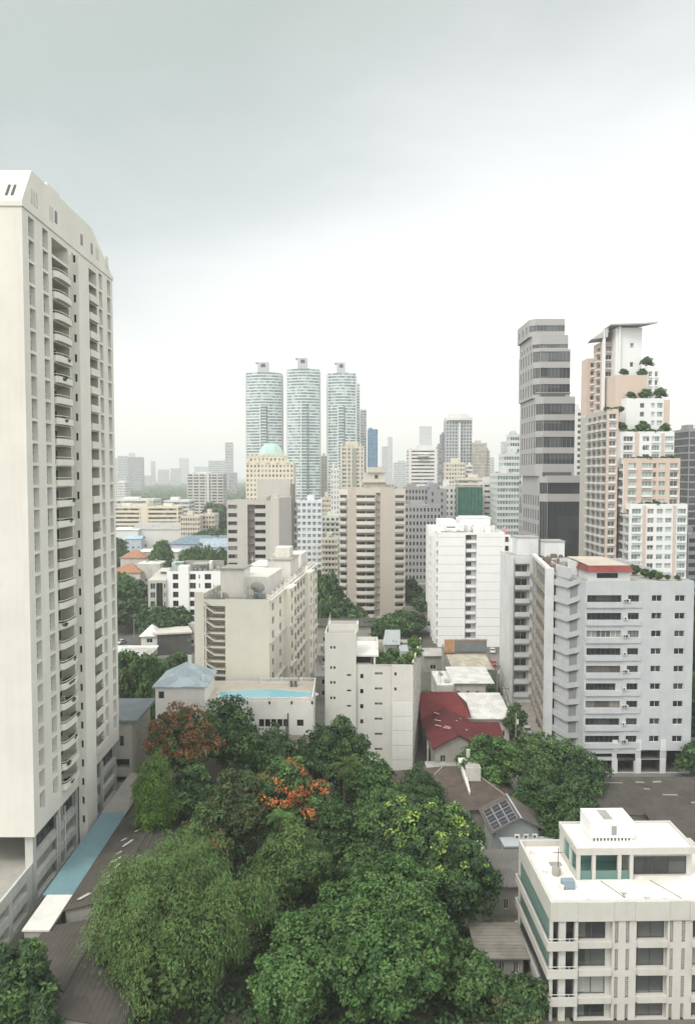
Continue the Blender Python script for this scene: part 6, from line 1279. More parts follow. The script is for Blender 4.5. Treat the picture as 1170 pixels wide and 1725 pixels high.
# red roofed house
def red_house():
    b = B('house', 'house with maroon red sheet roofs and cross gables, beside the centre block', 'house', xat(733, 1260, 147), 147.5, R(2))
    W_ = 13.5
    house('', 0, 0, 9.2, 17, 6.6, 2.7, REDR, HG, 'gable', 'y', b=b, fin=False)
    m = MB([REDR, HW]); x0, x1, y0, y1 = 7.2, 15.0, 6.0, 15.5; zz = 6.3; xm = 11.5
    m.quad((x0, y0 - .3, zz + 1.2), (x1, y0 - .3, zz - .3), (x1, (y0 + y1) / 2, zz + 1.9), (x0 - 2, (y0 + y1) / 2, zz + 2.2)); m.quad((x1, y1, zz - .3), (x0, y1, zz + .6), (x0 - 2, (y0 + y1) / 2, zz + 2.2), (x1, (y0 + y1) / 2, zz + 1.9)); m.box(x0, y0, 0, x1 - .5, y1 - .4, zz - .45, 1); m.build('side_wing', b.e)
    m = MB([REDL, HW]); m.quad((-.5, 17.5, 7.0), (10.5, 17.5, 7.0), (8.8, 28, 9.8), (.2, 28, 9.8)); m.box(0, 17.9, 0, 9, 27.8, 6.9, 1); m.quad((10.5, 17.5, 7), (11.5, 28, 7.2), (8.8, 28, 9.8), (8.8, 27.9, 9.8)); m.build('rear_roof', b.e)
    rng = random.Random(8)
    for i in range(11):
        m = MB([paint('pale roof patch', (.48, .36, .33), .8, .3)]); m.box(0, 0, 0, .35, 1.5, .05, 0, Matrix.Translation((0, 0, 0)) @ Matrix.Rotation(rng.uniform(.6, 1.1), 4, 'Z')); s = rng.uniform(.8, 4); m.build('roof_patch', b.e, (4.6 - s if i % 2 else 4.6 + s, rng.uniform(1, 15), 6.6 + 2.7 * (1 - s / 4.9) + .26))
    for s in (-.35, .35): m = b.mb('ridge_trim', [paint('pale trim', (.5, .42, .38), .8, .3)])
    b.finish()
    tag(house('pale lean-to beside the maroon roof, at the lower left of the red house', xat(722, 1270, 146), 143.5, 9, 4, 3.2, .6, GRR, HG, 'shed', name='lean_to', cat='shed').e)
red_house()
house('white roofed two storey workshop behind the red house', xat(763, 1150, 193), 192, 9.5, 12, 7.3, .9, WHR, HW, 'shed', name='workshop', cat='workshop', wins=4)
house('narrow white flat roofed house left of the workshop', xat(736, 1150, 190), 190, 4.2, 14, 7.2, .3, WHR, HW, 'flat', name='house')
house('grey white lean-to roof on the right of the red house', xat(789, 1190, 172), 171, 9, 14, 5.0, 1.6, WHR, HW, 'shed', name='lean_to', cat='shed')
house('corrugated beige roof behind the workshop', xat(765, 1118, 206), 206, 10, 12, 7.2, 1.0, ribbed('corrugated beige', (.42, .39, .31), (1, 0), 1.1, .8, .5, .8), HG, 'shed', name='workshop', cat='workshop')
def screen():
    x, y = xat(748, 1100, 222), 222; e = tag(empty('billboard', (x, y, 0)), 'rusty orange framed grey billboard screen standing before the white block', 'billboard'); z1 = zat(1079, y); z0 = zat(1098, y)
    m = MB([paint('grey screen', (.20, .23, .23), .8, .5, (.12, .12, .1), .6)]); m.box(3, .1, z0, 12.3, .3, z1); m.build('panel', e); m = MB([paint('rusty orange', (.42, .19, .07), .9, .6, (.5, .48, .42), .9)]); m.box(0, 0, z0 - .3, 2.98, .35, z1 + .3); m.box(2.99, .0, z1 + .003, 12.4, .4, z1 + .35); m.build('rusty_sheet', e); m = MB([CONC]); m.box(0, .4, 0, 12.4, 6, z0 + 1); m.build('base', e)
screen()
# big brown tiled house and neighbours
def brown_house():
    x, y = 9.0, 125.0; b = B('house', 'large house with brown tiled hip roof and a white raking fin wall', 'house', x, y); house('', x, y, 19.5, 15.5, 4.6, 4.1, TILE, HG, 'hip', 'x', b=b, fin=False)
    m = MB([paint('fin white', (.60, .59, .55), .85, .25)]); n0 = len(m.v)
    A = (19.4 - x, 133.4 - y); C = (20.3 - x, 127.2 - y)      # the fin rakes down the front slope
    m.v += [(A[0], A[1], 10.1), (A[0] + .9, A[1], 10.1), (C[0] + .35, C[1], 6.6), (C[0] + .1, C[1], 6.6), (A[0], A[1], 7), (A[0] + .9, A[1], 7), (C[0] + .35, C[1], 5.2), (C[0] + .1, C[1], 5.2)]
    for f in ((0, 1, 2, 3), (4, 7, 6, 5), (0, 4, 5, 1), (1, 5, 6, 2), (2, 6, 7, 3), (3, 7, 4, 0)): m.f.append(tuple(n0 + i for i in f)); m.m.append(0)
    m.build('fin_wall', b.e); m = MB([HW, CONC]); m.box(A[0] + .92, 129.8 - y, 5.2, A[0] + 3.4, 134.6 - y, 9.7, 0); m.box(A[0] + 1.1, 130.0 - y, 9.703, A[0] + 3.2, 134.4 - y, 9.8, 1); m.box(A[0] + 1.6, 134 - y, 9.81, A[0] + 2.2, 134.5 - y, 11.3); m.build('roof_room', b.e)
    hp = b.mb('hip_cap', [paint('hip cap', (.24, .21, .18), .9, .4)]); 
    for (p, q) in (((-.6, -.6, 4.8), (7.75, 7.75, 8.9)), ((20.1, -.6, 4.8), (11.75, 7.75, 8.9)), ((20.1, 16.1, 4.8), (11.75, 7.75, 8.9)), ((7.75, 7.75, 8.9), (11.75, 7.75, 8.9))): hp.tube(p, q, .13, .13, 6)
    b.finish()
brown_house()
def solar_house():
    x, y = 22.6, 115.6; b = B('house', 'grey roofed house with a bank of solar panels on its left slope', 'house', x, y, R(3)); W_, D_, h, rh = 7.6, 7.2, 5.2, 2.3; house('', x, y, W_, D_, h, rh, TILE2, paint('pale blue wall', (.34, .38, .38), .85, .4), 'gable', 'y', b=b, eave=.9, fin=False)
    sm = new_mat('solar cell'); sm[2].inputs['Base Color'].default_value = (.018, .02, .03, 1); sm[2].inputs['Roughness'].default_value = .25; fr_ = paint('panel frame', (.4, .4, .39), .5, .1); sl = math.atan2(rh, W_ / 2 + .9); Ls = math.hypot(rh, W_ / 2 + .9)
    for i in range(3):
        for j in range(3):
            m = MB([fr_, sm[0]]); m.box(0, 0, 0, 1.35, 2.2, .05); m.box(.05, .05, .051, 1.3, 1.07, .06, 1); m.box(.05, 1.13, .051, 1.3, 2.15, .06, 1)
            o = m.build('solar_panel', b.e); o.location = (-.55 + (j * 1.42 + .1) * math.cos(sl), -.55 + i * 2.3, h + .26 + (j * 1.42 + .45) * math.sin(sl)); o.rotation_euler = (0, -sl, 0)
    m = MB([paint('box room wall', (.32, .36, .37), .85, .4), paint('box room roof', (.36, .40, .41), .8, .3)]); m.box(.6, -3.6, 0, 8.6, -.95, 4.6); m.box(.4, -3.8, 4.603, 8.8, -.9, 4.8, 1); m.build('front_room', b.e)
    for i in range(3): a = ac_mb(); a.build('air_conditioner', b.e, (2.6 + i * 1.35, -1.6, 4.81))
    b.put('window', ('shw',), lambda: win_mb(6.2, 1.9, 5, 1, GLD, FRD, .06), (1.6, -3.67, 2.2), 0, 9); b.finish()
solar_house()
house('small grey brown tiled roof beside the trees, right of the solar panelled roof', 29.2, 121.5, 8, 9, 4.0, 2.4, TILE2, HG, 'hip', rz=-4)
house('low tiled lean-to in front of the brown house, next to the yellow green tree', 15.0, 116.5, 3.6, 8.5, 4.6, 1.0, TILE2, HW, 'gable', 'y', rz=-6)
house('narrow flat roofed annex with pale coping beside the lean-to', xat(792, 1440, 109), 108.8, 2.6, 6, 4.2, .1, CONC, HW, 'flat')
house('low dark slatted roof left of the white apartment block', xat(815, 1485, 103), 102, 5.6, 7.5, 4.2, .9, ribbed('slatted roof', (.13, .125, .12), (1, 0), .5, .8, .5, 1.2), HG, 'shed', name='shed', cat='shed')
house('small pale shed roof beside the white apartment block', xat(806, 1560, 90), 88.5, 5.0, 5.5, 3.0, .4, ribbed('dull sheet', (.22, .21, .185), (0, 1), .6, .9, .5), HG, 'shed', name='shed', cat='shed')
house('dark brown weathered long shed roof below the blue grey block', xat(1022, 1385, 124), 124, 26, 12.5, 4.2, .9, SHED, HG, 'shed', name='shed', cat='shed', wins=6)
house('second dark brown shed roof at the right edge', xat(1142, 1400, 112), 112, 14, 11, 3.6, 1.0, SHED, HG, 'shed', name='shed', cat='shed')
# middle distance, left
def dark_annex():
    x, y = xat(265, 1095, 252), 252; b = B('building', 'dark walled annex with a tilted pale flat roof, in the left middle distance', 'building', x, y, R(6)); m = b.mb('wall', [paint('charcoal wall', (.05, .055, .055), .8, .3), GLF]); m.prism([(0, 0), (11, 1.5), (9.5, 10), (-1, 9)], 0, 7.0); m.box(9.6, 1.25, 4.2, 10.6, 1.35, 5.1, 1); r = b.mb('roof', [paint('pale roof screed', (.48, .47, .42), .9, .4, (.3, .29, .25), .3, False)]); r.frustum([(-.4, -.6), (11.4, 1.0), (9.2, 11), (-5, 10)], 7.01, [(-.4, -.6), (11.4, 1.0), (9.2, 11), (-5, 10)], 7.5); b.finish()
dark_annex()
house('small white house with a steep pyramid roof beside the dark annex', xat(238, 1090, 254), 254, 5.6, 6.5, 6.0, 3.3, WHR, paint('bright house white', (.62, .62, .59), .85, .2), 'hip', wins=1)
house('white open canopy roof at the street left of the dark annex', xat(196, 1103, 245), 240, 12.5, 7, 3.8, .5, WHR, HG, 'shed', name='canopy', cat='canopy')
house('flat pale roof between the dark annex and the cream block', xat(301, 1065, 268), 266, 10, 10, 8, .3, WHR, HW, 'flat')
house('maroon roof behind the blue grey hip roof', xat(264, 1147, 178), 178, 10, 10, 6.5, 2.5, ribbed('maroon tiles', (.16, .055, .045), (1, 0), .5, .8, .4), HW, 'hip')
HP('orange tiled white house left of the low rise block', 203, 940, 11, 14, 12, 11, 4, ORNG, HW, 'hip', wins=4)
HP('lower orange tiled roof at the left edge behind the tower', 190, 965, 9, 14, 11, 9, 4, ORNG, HW, 'hip')
HP('white cube house right of the orange tiled house', 231, 950, 13, 12, 14, 13, .3, WHR, HW, 'flat', wins=4)
HP('long blue roofed building among the trees', 282, 917, 14, 52, 22, 14, 5, BLR, paint('pale blue render', (.45, .52, .58), .85, .2), 'hip', wins=10, name='building', cat='building')
HP('second pale blue roof right of the long blue roofed building', 335, 922, 14, 34, 16, 14, 5, ribbed('pale blue sheets', (.28, .36, .40), (1, 0), .9), paint('pale blue render', (.45, .52, .58), .85, .2), 'gable', 'x', wins=8, name='building', cat='building')
HP('wide grey roofed hall with raking pale front, left side below the school', 222, 892, 17, 42, 22, 17, 4, GRR, cw, 'shed', name='hall', cat='hall', wins=6)
HP('cream flat hall at the left edge below the school', 188, 893, 17, 20, 20, 17, 1, WHR, cw, 'shed', name='hall', cat='hall', wins=4)
HP('small sky blue shed by the grey roofed hall', 211, 908, 11, 12, 10, 11, 2, ribbed('sky blue sheets', (.33, .47, .56), (1, 0), 1), paint('pale blue render', (.45, .52, .58), .85, .2), 'gable', name='shed', cat='shed')
HP('long white low roof right of the orange house', 235, 930, 11, 24, 10, 11, 1, WHR, HW, 'shed', wins=4)
HP('cream gabled roof among trees right of the school', 350, 888, 14, 20, 12, 14, 4, WHR, cc, 'gable', 'x')
HP('small orange roof in front of the blue roofed building', 300, 938, 10, 10, 8, 10, 4, ORNG, HW, 'hip')
HP('flat grey roofed house left of the white low rise', 192, 1000, 7, 14, 9, 7, .4, GRR, HW, 'flat', wins=5)
HP('grey low house beside the street at the left', 190, 1120, 6, 8, 14, 6, 1.5, GRR, HG, 'shed')
# middle distance, centre and right
HP('house with tall brown gabled roof and cream walls right of the beige tower', 684, 903, 16, 12, 14, 16, 8, ORNG, cc, 'gable', 'x', wins=4)
HP('flat concrete shed below the brown gabled house', 683, 965, 9, 14, 8, 9, .3, GRR, HG, 'flat', wins=5, name='shed', cat='shed')
HP('grey flat roofed shed at the foot of the white block', 684, 985, 7, 16, 9, 7, .4, GRR, HG, 'flat', wins=5, name='shed', cat='shed')
HP('small dark roof at the foot of the beige tower', 683, 1035, 6, 9, 9, 6, 2, TILE2, HW, 'gable', wins=2)
HP('dark long roof behind the centre block', 534, 1055, 9, 18, 10, 9, .6, SHED, HG, 'shed', wins=3, name='shed', cat='shed')
HP('cream low house by the dark trees left of the beige tower', 533, 945, 14, 10, 10, 14, .5, GRR, cc, 'flat')
HP('brown roofed low house in the gap beside the cream block', 533, 930, 17, 9, 12, 17, 2, TILE2, cc, 'hip')
for i, (px, py, lab) in enumerate(((541, 1105, 'narrow low flat building in the gap left of the centre block'), (539, 1140, 'second low flat building nearer in the gap left of the centre block'))): HP(lab, px - 8, py, 6, 5, 16, 6, .4, CONC, HG, 'flat', wins=1)
HP('grey awning roof left of the billboard screen', 715, 1105, 5, 5, 6, 5, .8, GRR, HG, 'shed', name='awning', cat='shed', wins=1)
# a low wall along the lane
def lane_wall():
    m = MB([paint('lane wall', (.45, .43, .38), .9, .5)]); a, c = gp(845, 1160, 1), gp(868, 1240, 1); m.prism([(c[0], c[1]), (c[0] + .35, c[1]), (a[0] + .35, a[1]), (a[0], a[1])], 0, 1.8); tag(m.build('garden_wall'), 'low pale wall along the brown lane beside the white pier', 'wall')
    m = MB([paint('alley wall', (.55, .53, .48), .9, .5)]); a, c = gp(714, 1190, 1), gp(719, 1290, 1); m.prism([(c[0], c[1]), (c[0] + .3, c[1]), (a[0] + .3, a[1]), (a[0], a[1])], 0, 4.6); tag(m.build('boundary_wall'), 'tall pale boundary wall left of the red roofed house', 'wall')
lane_wall()
# small vehicles
def car(label, x, y, rz, rgb, group=None):
    e = tag(empty('parked_car', (x, y, 0.01), R(rz)), label, 'car', group); pm = paint('car paint %.2f %.2f %.2f' % rgb, rgb, .3, .1)
    m = MB([pm]); prof = [(-2.1, .35), (-2.15, .75), (-1.9, .95), (-1.1, 1.02), (1.7, 1.0), (2.1, .85), (2.15, .35)]; k = len(prof)
    def ext(mb, pr, y0, y1, mi=0):
        n = len(mb.v); kk = len(pr); mb.v += [(p[0], y0, p[1]) for p in pr] + [(p[0], y1, p[1]) for p in pr]
        for i in range(kk): j = (i + 1) % kk; mb.f.append((n + i, n + j, n + kk + j, n + kk + i)); mb.m.append(mi)
        mb.f.append(tuple(n + i for i in range(kk))); mb.m.append(mi); mb.f.append(tuple(n + kk + i for i in range(kk - 1, -1, -1))); mb.m.append(mi)
    ext(m, prof, -.85, .85); ext(m, [(-.75, 1.45), (.95, 1.45), (.8, 1.5), (-.6, 1.5)], -.68, .68); m.build('body', e)
    m = MB([GLD]); ext(m, [(-1.25, 1.01), (-.72, 1.45), (.95, 1.45), (1.6, 1.0)], -.74, .74); m.build('windows', e)
    for (wx, wy) in ((-1.35, -.88), (-1.35, .7), (1.35, -.88), (1.35, .7)): m = MB([RAIL_SHADE]); m.tube((wx, wy, .33), (wx, wy + .18, .33), .33, .33, 12); m.build('wheel', e)
    for wy in (-.6, .6): m = MB([FRW]); m.box(-2.17, wy - .15, .62, -2.12, wy + .15, .78); m.build('headlight', e)
for lab, px, py, rz, c in (('silver white car parked beside the billboard at the head of the brown lane', 829, 1097, 80, (.55, .55, .54)), ('small red car at the head of the brown lane', 831, 1118, 86, (.38, .02, .03)), ('white car on the street by the tall tower', 205, 1082, 70, (.5, .5, .5)), ('dark car on the far part of the street at the left', 218, 1050, 70, (.05, .05, .06))):
    x, y = gp(px, py, .5); car(lab, x, y, rz, c)
def street_lamp(label, x, y, h=7):
    e = tag(empty('street_lamp', (x, y, 0)), label, 'street lamp', 'street lamps'); m = MB([FRD]); m.tube((0, 0, 0), (0, 0, h), .09, .06); m.tube((0, 0, h), (1.2, 0, h + .3), .05, .04); m.build('pole', e); m = MB([FRW]); m.box(1.0, -.12, h + .2, 1.7, .12, h + .34); m.build('lamp_head', e)
street_lamp('dark street lamp at the white canopy by the left street', *gp(207, 1128)); street_lamp('street lamp beside the trees on the left street', *gp(222, 1068))

def pole_line(pts, lab, h=8.5):
    top = []
    for i, (x, y) in enumerate(pts):
        e = tag(empty('power_pole', (x, y, 0)), 'concrete power pole of the line %s' % lab, 'power pole', 'power poles %s' % lab)
        m = MB([CONC]); m.tube((0, 0, 0), (0, 0, h), .16, .11); m.build('pole', e); m = MB([RAIL_SHADE]); m.box(-1, -.06, h - .7, 1, .06, h - .55); m.build('cross_arm', e); top.append((x, y))
        if i % 2 == 0: m = MB([FRW]); m.tube((.35, 0, h - 2.4), (.35, 0, h - 1.5), .24, .24, 8); m.build('transformer', e)
    for sx in (-.9, 0, .9):
        m = MB([RAIL_SHADE])
        for a, c in zip(top[:-1], top[1:]):
            for k in range(6): z = lambda t: h - .5 - 2.4 * t * (1 - t); t0, t1 = k / 6, (k + 1) / 6; P = lambda t: (a[0] + (c[0] - a[0]) * t + sx, a[1] + (c[1] - a[1]) * t, z(t)); m.tube(P(t0), P(t1), .035, .035, 4)
        tag(m.build('power_cable'), 'black overhead cable sagging between the poles %s' % lab, 'cable', 'overhead cables %s' % lab)
pole_line([(36.3, 164), (38.2, 185), (40.4, 206), (42.0, 226)], 'along the brown lane')
pole_line([(-60.5, 162), (-64, 185), (-68, 210), (-72.5, 240), (-78, 280), (-84, 320)], 'along the left street')
pole_line([(5.5, 187), (6.5, 214), (7.5, 244)], 'in the gap beside the centre block')
rng = random.Random(31)
for i in range(6):
    m = MB([paint('dull loose sheet', (.26, .25, .23), .9, .5)]); m.box(0, 0, 0, rng.uniform(1.0, 3.4), rng.uniform(.3, .7), .05); x, y = rng.uniform(45, 62), rng.uniform(126, 135); o = m.build('roof_sheet', None, (x, y, 4.35 + (y - 124) / 13.7 * 1.02)); o.rotation_euler = (math.atan2(.9, 13.7), 0, rng.uniform(-.15, .15)); tag(o, 'bleached loose sheet lying on the dark shed roof below the blue grey block', 'roof sheet', 'loose sheets on the dark shed roof')
for i, (x, y, rz, c) in enumerate(((41.5, 176, 84, (.45, .45, .44)), (46.2, 182, 86, (.06, .06, .07)), (-66.5, 178, 98, (.30, .31, .32)), (-69, 196, 98, (.42, .06, .05)))):
    car(('silver car in the courtyard beside the blue grey block', 'black car in the courtyard near the stained wing', 'grey car on the street behind the slate roofed house', 'red car on the street further behind the slate roofed house')[i], x, y, rz, c)
# ---------------------------------------------------------------- the trees
def G(px, py, h, d=None):      # tree whose top is seen at (px, py) with height h
    v = (CY - py) / F_; dd = (h - CAMZ) * (cP + v * sP) / (v * cP - sP); return xat(px, py, dd), dd
def tr(name, label, px, ptop, d, R_, mats, **k):
    h = zat(ptop, d); x = xat(px, ptop + 60, d); return tree(name, label, x, d, h, R_, mats=mats, **k)
# foreground
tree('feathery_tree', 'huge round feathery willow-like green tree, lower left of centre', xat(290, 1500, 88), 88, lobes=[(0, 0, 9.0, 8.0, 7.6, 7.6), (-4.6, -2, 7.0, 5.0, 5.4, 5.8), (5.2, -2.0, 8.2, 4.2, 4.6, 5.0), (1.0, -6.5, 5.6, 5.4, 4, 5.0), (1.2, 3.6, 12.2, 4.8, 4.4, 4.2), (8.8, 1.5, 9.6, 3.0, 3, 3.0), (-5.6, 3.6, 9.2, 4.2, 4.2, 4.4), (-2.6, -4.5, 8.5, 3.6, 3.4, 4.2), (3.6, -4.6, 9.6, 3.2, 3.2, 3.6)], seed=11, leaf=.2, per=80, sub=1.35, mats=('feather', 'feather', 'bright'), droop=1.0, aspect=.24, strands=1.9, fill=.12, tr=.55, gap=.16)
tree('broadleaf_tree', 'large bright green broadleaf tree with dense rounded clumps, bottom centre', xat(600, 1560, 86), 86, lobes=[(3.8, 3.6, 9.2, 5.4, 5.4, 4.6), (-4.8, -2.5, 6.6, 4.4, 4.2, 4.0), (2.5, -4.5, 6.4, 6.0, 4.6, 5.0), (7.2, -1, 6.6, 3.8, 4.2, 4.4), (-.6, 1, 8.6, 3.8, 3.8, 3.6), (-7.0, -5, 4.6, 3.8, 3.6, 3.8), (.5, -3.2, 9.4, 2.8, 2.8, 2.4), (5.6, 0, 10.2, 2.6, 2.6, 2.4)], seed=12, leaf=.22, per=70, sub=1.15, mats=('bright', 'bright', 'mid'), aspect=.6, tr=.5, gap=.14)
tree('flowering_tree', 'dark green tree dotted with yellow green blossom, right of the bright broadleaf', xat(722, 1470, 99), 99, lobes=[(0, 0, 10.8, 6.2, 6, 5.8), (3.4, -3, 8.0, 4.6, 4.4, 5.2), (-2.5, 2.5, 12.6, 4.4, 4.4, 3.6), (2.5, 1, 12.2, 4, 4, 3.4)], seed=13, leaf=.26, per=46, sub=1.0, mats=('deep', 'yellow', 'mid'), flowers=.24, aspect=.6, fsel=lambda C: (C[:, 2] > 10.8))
tr('conical_tree', 'pale green pointed tree in the middle of the garden, behind the big feathery tree', 492, 1388, 101, 5.6, ('feather', 'feather', 'mid'), seed=14, leaf=.26, per=42, sub=1.0, droop=.5, aspect=.35, base=.05, nl=6)
tr('small_tree', 'neat dark dome of fine leaves left of the brown tiled house', 706, 1297, 121, 4.6, ('mid', 'mid', 'deep'), seed=15, leaf=.2, per=50, sub=.9, aspect=.4, base=.1, gap=.02)
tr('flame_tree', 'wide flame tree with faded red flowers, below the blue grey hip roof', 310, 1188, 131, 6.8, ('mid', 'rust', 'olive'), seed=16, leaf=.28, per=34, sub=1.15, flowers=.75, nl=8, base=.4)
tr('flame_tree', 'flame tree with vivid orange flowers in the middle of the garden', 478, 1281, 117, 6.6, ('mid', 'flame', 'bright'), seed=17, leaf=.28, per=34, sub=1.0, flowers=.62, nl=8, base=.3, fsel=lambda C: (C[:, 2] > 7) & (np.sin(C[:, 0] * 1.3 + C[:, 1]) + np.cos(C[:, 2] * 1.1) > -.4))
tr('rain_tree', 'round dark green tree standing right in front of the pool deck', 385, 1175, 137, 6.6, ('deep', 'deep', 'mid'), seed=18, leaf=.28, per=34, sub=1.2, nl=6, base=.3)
tr('weeping_tree', 'light green tree shaped like a drooping dome beside the slate roofed house', 260, 1274, 118, 3.9, ('lime', 'lime', 'mid'), seed=19, leaf=.24, per=56, sub=.9, droop=1.4, aspect=.25, strands=2.0, base=.0, nl=5, gap=.02)
tr('pine_tree', 'dark tall conifer-like tree in front of the centre block', 572, 1205, 131, 5.0, ('deep', 'deep', 'mid'), seed=20, leaf=.24, per=34, sub=.9, nl=7, base=.2, droop=.3, gap=.2)
tr('garden_tree', 'bright mid green tree below the centre block', 626, 1275, 127, 4.8, ('bright', 'bright', 'mid'), seed=21, leaf=.28, per=34, sub=1.0, base=.15)
tr('garden_tree', 'bushy green tree between the small dome tree and the conical tree', 648, 1330, 113, 4.8, ('bright', 'mid', 'mid'), seed=22, leaf=.28, per=34, sub=1.0, base=.1)
tr('garden_tree', 'dusty olive brown tree in the garden, left of the orange flame tree', 402, 1296, 113, 5.6, ('olive', 'olive', 'deep'), seed=23, leaf=.24, per=38, sub=1.0, base=.2, gap=.2)
tr('garden_tree', 'dark green tree at the back of the garden under the pool building wall', 452, 1222, 137, 5.4, ('mid', 'mid', 'deep'), seed=24, leaf=.28, per=30, sub=1.1, base=.1)
tr('garden_tree', 'thin green tree at the right corner of the pool building', 536, 1225, 138, 4.2, ('deep', 'mid', 'deep'), seed=25, leaf=.28, per=30, sub=1.0, base=.1)
tr('garden_tree', 'shadowy green tree below the faded red flame tree', 325, 1290, 122, 5.0, ('deep', 'olive', 'mid'), seed=26, leaf=.26, per=32, sub=1.0, base=.05)
tr('garden_tree', 'brownish green low tree behind the big feathery tree', 352, 1352, 110, 4.6, ('olive', 'rust', 'mid'), seed=27, leaf=.24, per=34, sub=.95, base=.05, flowers=.1)
tr('garden_tree', 'deep green low tree right of the conical tree', 566, 1352, 112, 4.2, ('mid', 'mid', 'deep'), seed=28, leaf=.26, per=32, sub=.95, base=.0)
tr('garden_tree', 'dark leafy tree filling the gap between the big feathery and bright broadleaf trees', 470, 1540, 92, 3.4, ('deep', 'deep', 'mid'), seed=29, leaf=.26, per=30, sub=.95, base=.0)
tr('garden_tree', 'dark undergrowth tree under the flowering tree', 615, 1420, 104, 4.5, ('mid', 'deep', 'mid'), seed=30, leaf=.26, per=30, sub=.95, base=.0)
tr('corner_tree', 'dark tree in the bottom left corner of the view', 22, 1590, 77, 4.6, ('deep', 'deep', 'mid'), seed=31, leaf=.28, per=32, sub=.9, base=.1)
tr('corner_tree', 'smaller dark bush right of the bottom left corner tree', 60, 1680, 75, 2.6, ('deep', 'deep', 'deep'), seed=32, leaf=.25, per=30, sub=.7, base=.0)
tr('corner_tree', 'fresh green tree at the bottom between the broadleaf tree and the yard', 790, 1600, 84, 3.8, ('mid', 'bright', 'mid'), seed=33, leaf=.28, per=32, sub=.9, base=.0)
tr('yard_tree', 'low spreading green shrub in the dirt yard at the bottom', 870, 1655, 82, 3.4, ('mid', 'bright', 'olive'), seed=34, leaf=.25, per=26, sub=.8, base=.0, gap=.25)
tr('yard_tree', 'broad green tree hugging the blue grey block, left part of the right hand clump', 822, 1240, 135, 5.8, ('bright', 'mid', 'bright'), seed=35, leaf=.28, per=36, sub=1.1, base=.15)
tr('yard_tree', 'big green tree in the middle of the right hand clump', 905, 1240, 138, 7.4, ('mid', 'bright', 'mid'), seed=36, leaf=.28, per=36, sub=1.15, base=.15)
tr('yard_tree', 'darker tree at the right end of the right hand clump', 978, 1268, 133, 5.2, ('deep', 'mid', 'mid'), seed=37, leaf=.28, per=34, sub=1.05, base=.1)
tr('yard_tree', 'rounded green tree in front of the right hand clump', 962, 1316, 118, 5.8, ('mid', 'mid', 'deep'), seed=38, leaf=.28, per=36, sub=1.05, base=.0)
tr('yard_tree', 'bushy tree behind the solar house', 900, 1300, 126, 4.4, ('mid', 'mid', 'deep'), seed=39, leaf=.28, per=30, sub=1.0, base=.1)
x_, y_ = G(577, 1282, 12); palm('palm tree with arching fronds in front of the centre block', x_, y_, 11.4, 3, 22, 3.6, None, 'feather')
x_, y_ = G(468, 1352, 13); palm('palm crown showing between the conical tree and the orange flame tree', x_, y_ - 2, 11.4, 4, 18, 2.6, None, 'bright')
tr('climbing_shrub', 'narrow hedge tree along the lane wall beside the courtyard', 868, 1185, 170, 2.4, ('mid', 'deep', 'mid'), seed=41, leaf=.28, per=26, sub=.9, base=.0)
tr('climbing_shrub', 'small tree by the right side of the workshop', 826, 1150, 188, 1.5, ('deep', 'mid', 'deep'), seed=42, leaf=.28, per=20, sub=.7, base=.0)
tr('alley_tree', 'dark narrow tree squeezed between the centre block and the red house', 720, 1160, 176, 2.2, ('deep', 'deep', 'mid'), seed=43, leaf=.3, per=24, sub=.9, base=.0)
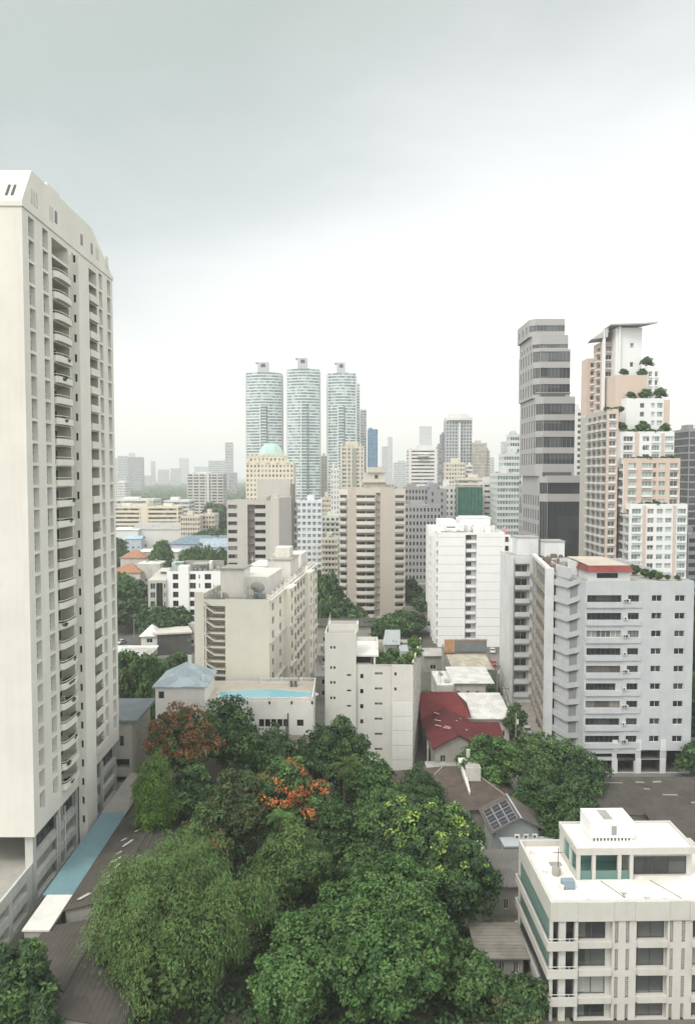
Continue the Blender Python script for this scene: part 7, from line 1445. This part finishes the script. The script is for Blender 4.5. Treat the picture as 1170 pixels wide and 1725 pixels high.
# middle distance: shared crowns, copied
PRE = [crown(autolobes(10, 5.5, seed=i, base=.12), leaf=.5, per=20, sub=1.3, seed=200 + i, mats=m_, gap=.08) for i, m_ in enumerate((('mid', 'mid', 'deep'), ('deep', 'deep', 'mid'), ('bright', 'bright', 'mid'), ('olive', 'olive', 'mid')))]
def mid(label, px, ptop, d, R_, k, z=0, group=None):
    h = zat(ptop, d); x = xat(px, ptop + 20, d); e = tree('street_tree', label, x, d, lobes=[(0, 0, 6, 4, 4, 3)], me=PRE[k], seed=int(px), tr=.2, group=group); e.scale = (R_ / 5.5, R_ / 5.5, h / 10); e.rotation_euler.z = px; return e
for a in (('dark tree behind the slate roofed house, left one', 212, 1098, 182, 6.0, 1), ('tree behind the slate roofed house, right one', 244, 1105, 178, 4.6, 0), ('olive tree at the left street beyond the slate house', 205, 1130, 168, 4.4, 3), ('tree left of the blue grey hip roof, behind the lawn', 246, 1140, 166, 3.2, 2), ('dark tree between canopy and cream block', 300, 1100, 205, 4.6, 1), ('green tree behind the maroon roof', 262, 1108, 200, 4.4, 2),
          ('wide tree in front of the white low rise', 268, 1022, 268, 8.0, 0), ('dark tree right of the wide low rise tree', 303, 1025, 270, 5.5, 1), ('tree beside the street at the far left', 205, 1012, 290, 7.5, 1), ('second tree beside the street further right', 228, 1010, 300, 7.0, 1), ('grey green tree under the flat grey roof', 215, 975, 330, 9.0, 0), ('tree left of the orange tiled house', 195, 930, 470, 8, 1), ('leafy tree between orange house and white cube', 205, 966, 370, 8, 2),
          ('tall dark tree right of the cream block', 552, 966, 290, 6.6, 1), ('broad bluish tree below the tall dark one', 566, 1012, 285, 9.5, 1), ('dark tree at the left foot of the beige tower', 592, 1018, 296, 5, 0), ('low tree left in the gap beside the cream block', 540, 1012, 275, 4.5, 0), ('bright tree at the foot of the beige tower', 655, 1040, 268, 6.5, 2), ('dark tree at the foot of the beige tower', 684, 1030, 285, 8, 1), ('tree below the beige tower entrance', 628, 1044, 262, 6, 0), ('tree in the gap right of the beige tower', 695, 922, 430, 10, 0), ('second tree in the gap right of the beige tower', 708, 930, 410, 8, 0), ('shaded tree beside the flat concrete shed', 690, 975, 340, 6, 1), ('tree at the left foot of the white block', 706, 1012, 300, 6, 1),
          ('round tree between the far slab and the school', 362, 848, 780, 16, 1), ('second round tree between the far slab and the school', 374, 858, 720, 14, 1), ('dark tree right of the gridded school block', 368, 872, 600, 11, 1), ('spreading tree in front of the grey hall', 275, 912, 440, 6, 0), ('bright tree left of the blue roof', 270, 915, 420, 6, 2), ('tree over the blue roof left', 333, 918, 400, 6, 0), ('light green bushy tree below the blue roof', 352, 922, 380, 6, 2), ('tree right end of the blue roof', 375, 924, 400, 6, 0), ('tree beside the grey slab foot', 368, 890, 520, 12, 0), ('dark tree behind blue roof', 345, 893, 540, 10, 1), ('small tree on the near side of the blue roofs', 314, 930, 370, 6, 2), ('tree behind the low rise roof terrace', 288, 945, 320, 5, 2), ('dark tree at the far left below the school hall', 192, 905, 520, 9, 1),
          ('dark tree at the right edge beside the blue grey block', 1180, 1000, 165, 6, 1), ('tree behind the right end of the blue grey block', 1185, 1150, 160, 6, 1), ('tree low at the right edge past the last pillar', 1182, 1250, 150, 5, 1)): mid(*a)
rng = random.Random(21)
for k in range(46):      # street trees filling the ground between the blocks
    d = rng.uniform(300, 900); px = rng.choice([rng.uniform(190, 420), rng.uniform(190, 420), rng.uniform(680, 740), rng.uniform(530, 575)]); h = rng.uniform(7, 11); x = xat(px, 900, d)
    e = tree('street_tree', 'leafy green street tree among the middle distance roofs', x, d, lobes=[(0, 0, 6, 4, 4, 3)], me=PRE[rng.randrange(4)], seed=k, tr=.2, group='middle distance street trees'); q = rng.uniform(4, 7) / 5.5; e.scale = (q, q, h / 10); e.rotation_euler.z = k
# plants on the roof terraces of the blue grey block
for i, (px, py, d, q) in enumerate(((1085, 975, 162, .9), (1098, 974, 160, .8), (1110, 976, 158, .7), (1068, 968, 166, 1.0), (1123, 976, 158, .5), (1140, 977, 158, .45))):
    me = leaf_bush('roof plant', 1.0, 1.9, 300 + i, ('mid', 'deep', 'bright')[i % 3], .22); o = bpy.data.objects.new('roof_bush', me); SC.collection.objects.link(o); o.location = (xat(px, py, d), d, 38.2); o.scale = (q, q, q); tag(o, ('leafy roof bush on the blue grey block, ' + ('right of the red hut roof', 'second from the red hut', 'third from the red hut', 'taller, against the hut', 'small, fourth from the red hut', 'small, last towards the right end')[i]), 'bush', 'bushes on the blue grey block')
# the far wood
def wood():
    rng = np.random.default_rng(5); n = 5200; d = 1150 + 3200 * rng.random(n) ** 1.4; px = rng.uniform(150, 440, n); X = (px - 585) / F_ * d; far = rng.random(n) < .3; X[far] = (rng.uniform(440, 1200, far.sum()) - 585) / F_ * d[far]
    C = np.stack([X, d, np.zeros(n)], 1); m = 22; idx = np.repeat(np.arange(n), m); dd = unit(rng.normal(0, 1, (n * m, 3))); dd[:, 2] = np.abs(dd[:, 2]); r = rng.uniform(7, 13, n)[idx]; P = C[idx] + dd * np.stack([r, r, r * 1.05], 1); V = leaves(rng, P, dd, 2.6, 0, .7)
    T_ = np.clip(rng.random(n)[idx] * .7 + rng.random(n * m) * .3, 0, 1); o = bpy.data.objects.new('far_wood', quads_mesh('far_wood', V, [LEAF['mid']], T_)); SC.collection.objects.link(o); tag(o, kind='stuff')
wood()
def undergrowth():      # weeds and bushes covering the garden floor
    rng = np.random.default_rng(6); n = 1500; x = rng.uniform(-26, 20, n); y = rng.uniform(74, 142, n); C = np.stack([x, y, np.zeros(n)], 1); m = 26; idx = np.repeat(np.arange(n), m); dd = unit(rng.normal(0, 1, (n * m, 3))); dd[:, 2] = np.abs(dd[:, 2]); r = rng.uniform(.6, 1.6, n)[idx]; P = C[idx] + dd * np.stack([r, r, r], 1)
    T_ = np.clip(rng.random(n)[idx] * .7 + rng.random(n * m) * .3, 0, 1); o = bpy.data.objects.new('undergrowth', quads_mesh('undergrowth', leaves(rng, P, dd, .3, 0, .6), [LEAF['deep']], T_)); SC.collection.objects.link(o); tag(o, kind='stuff')
undergrowth()
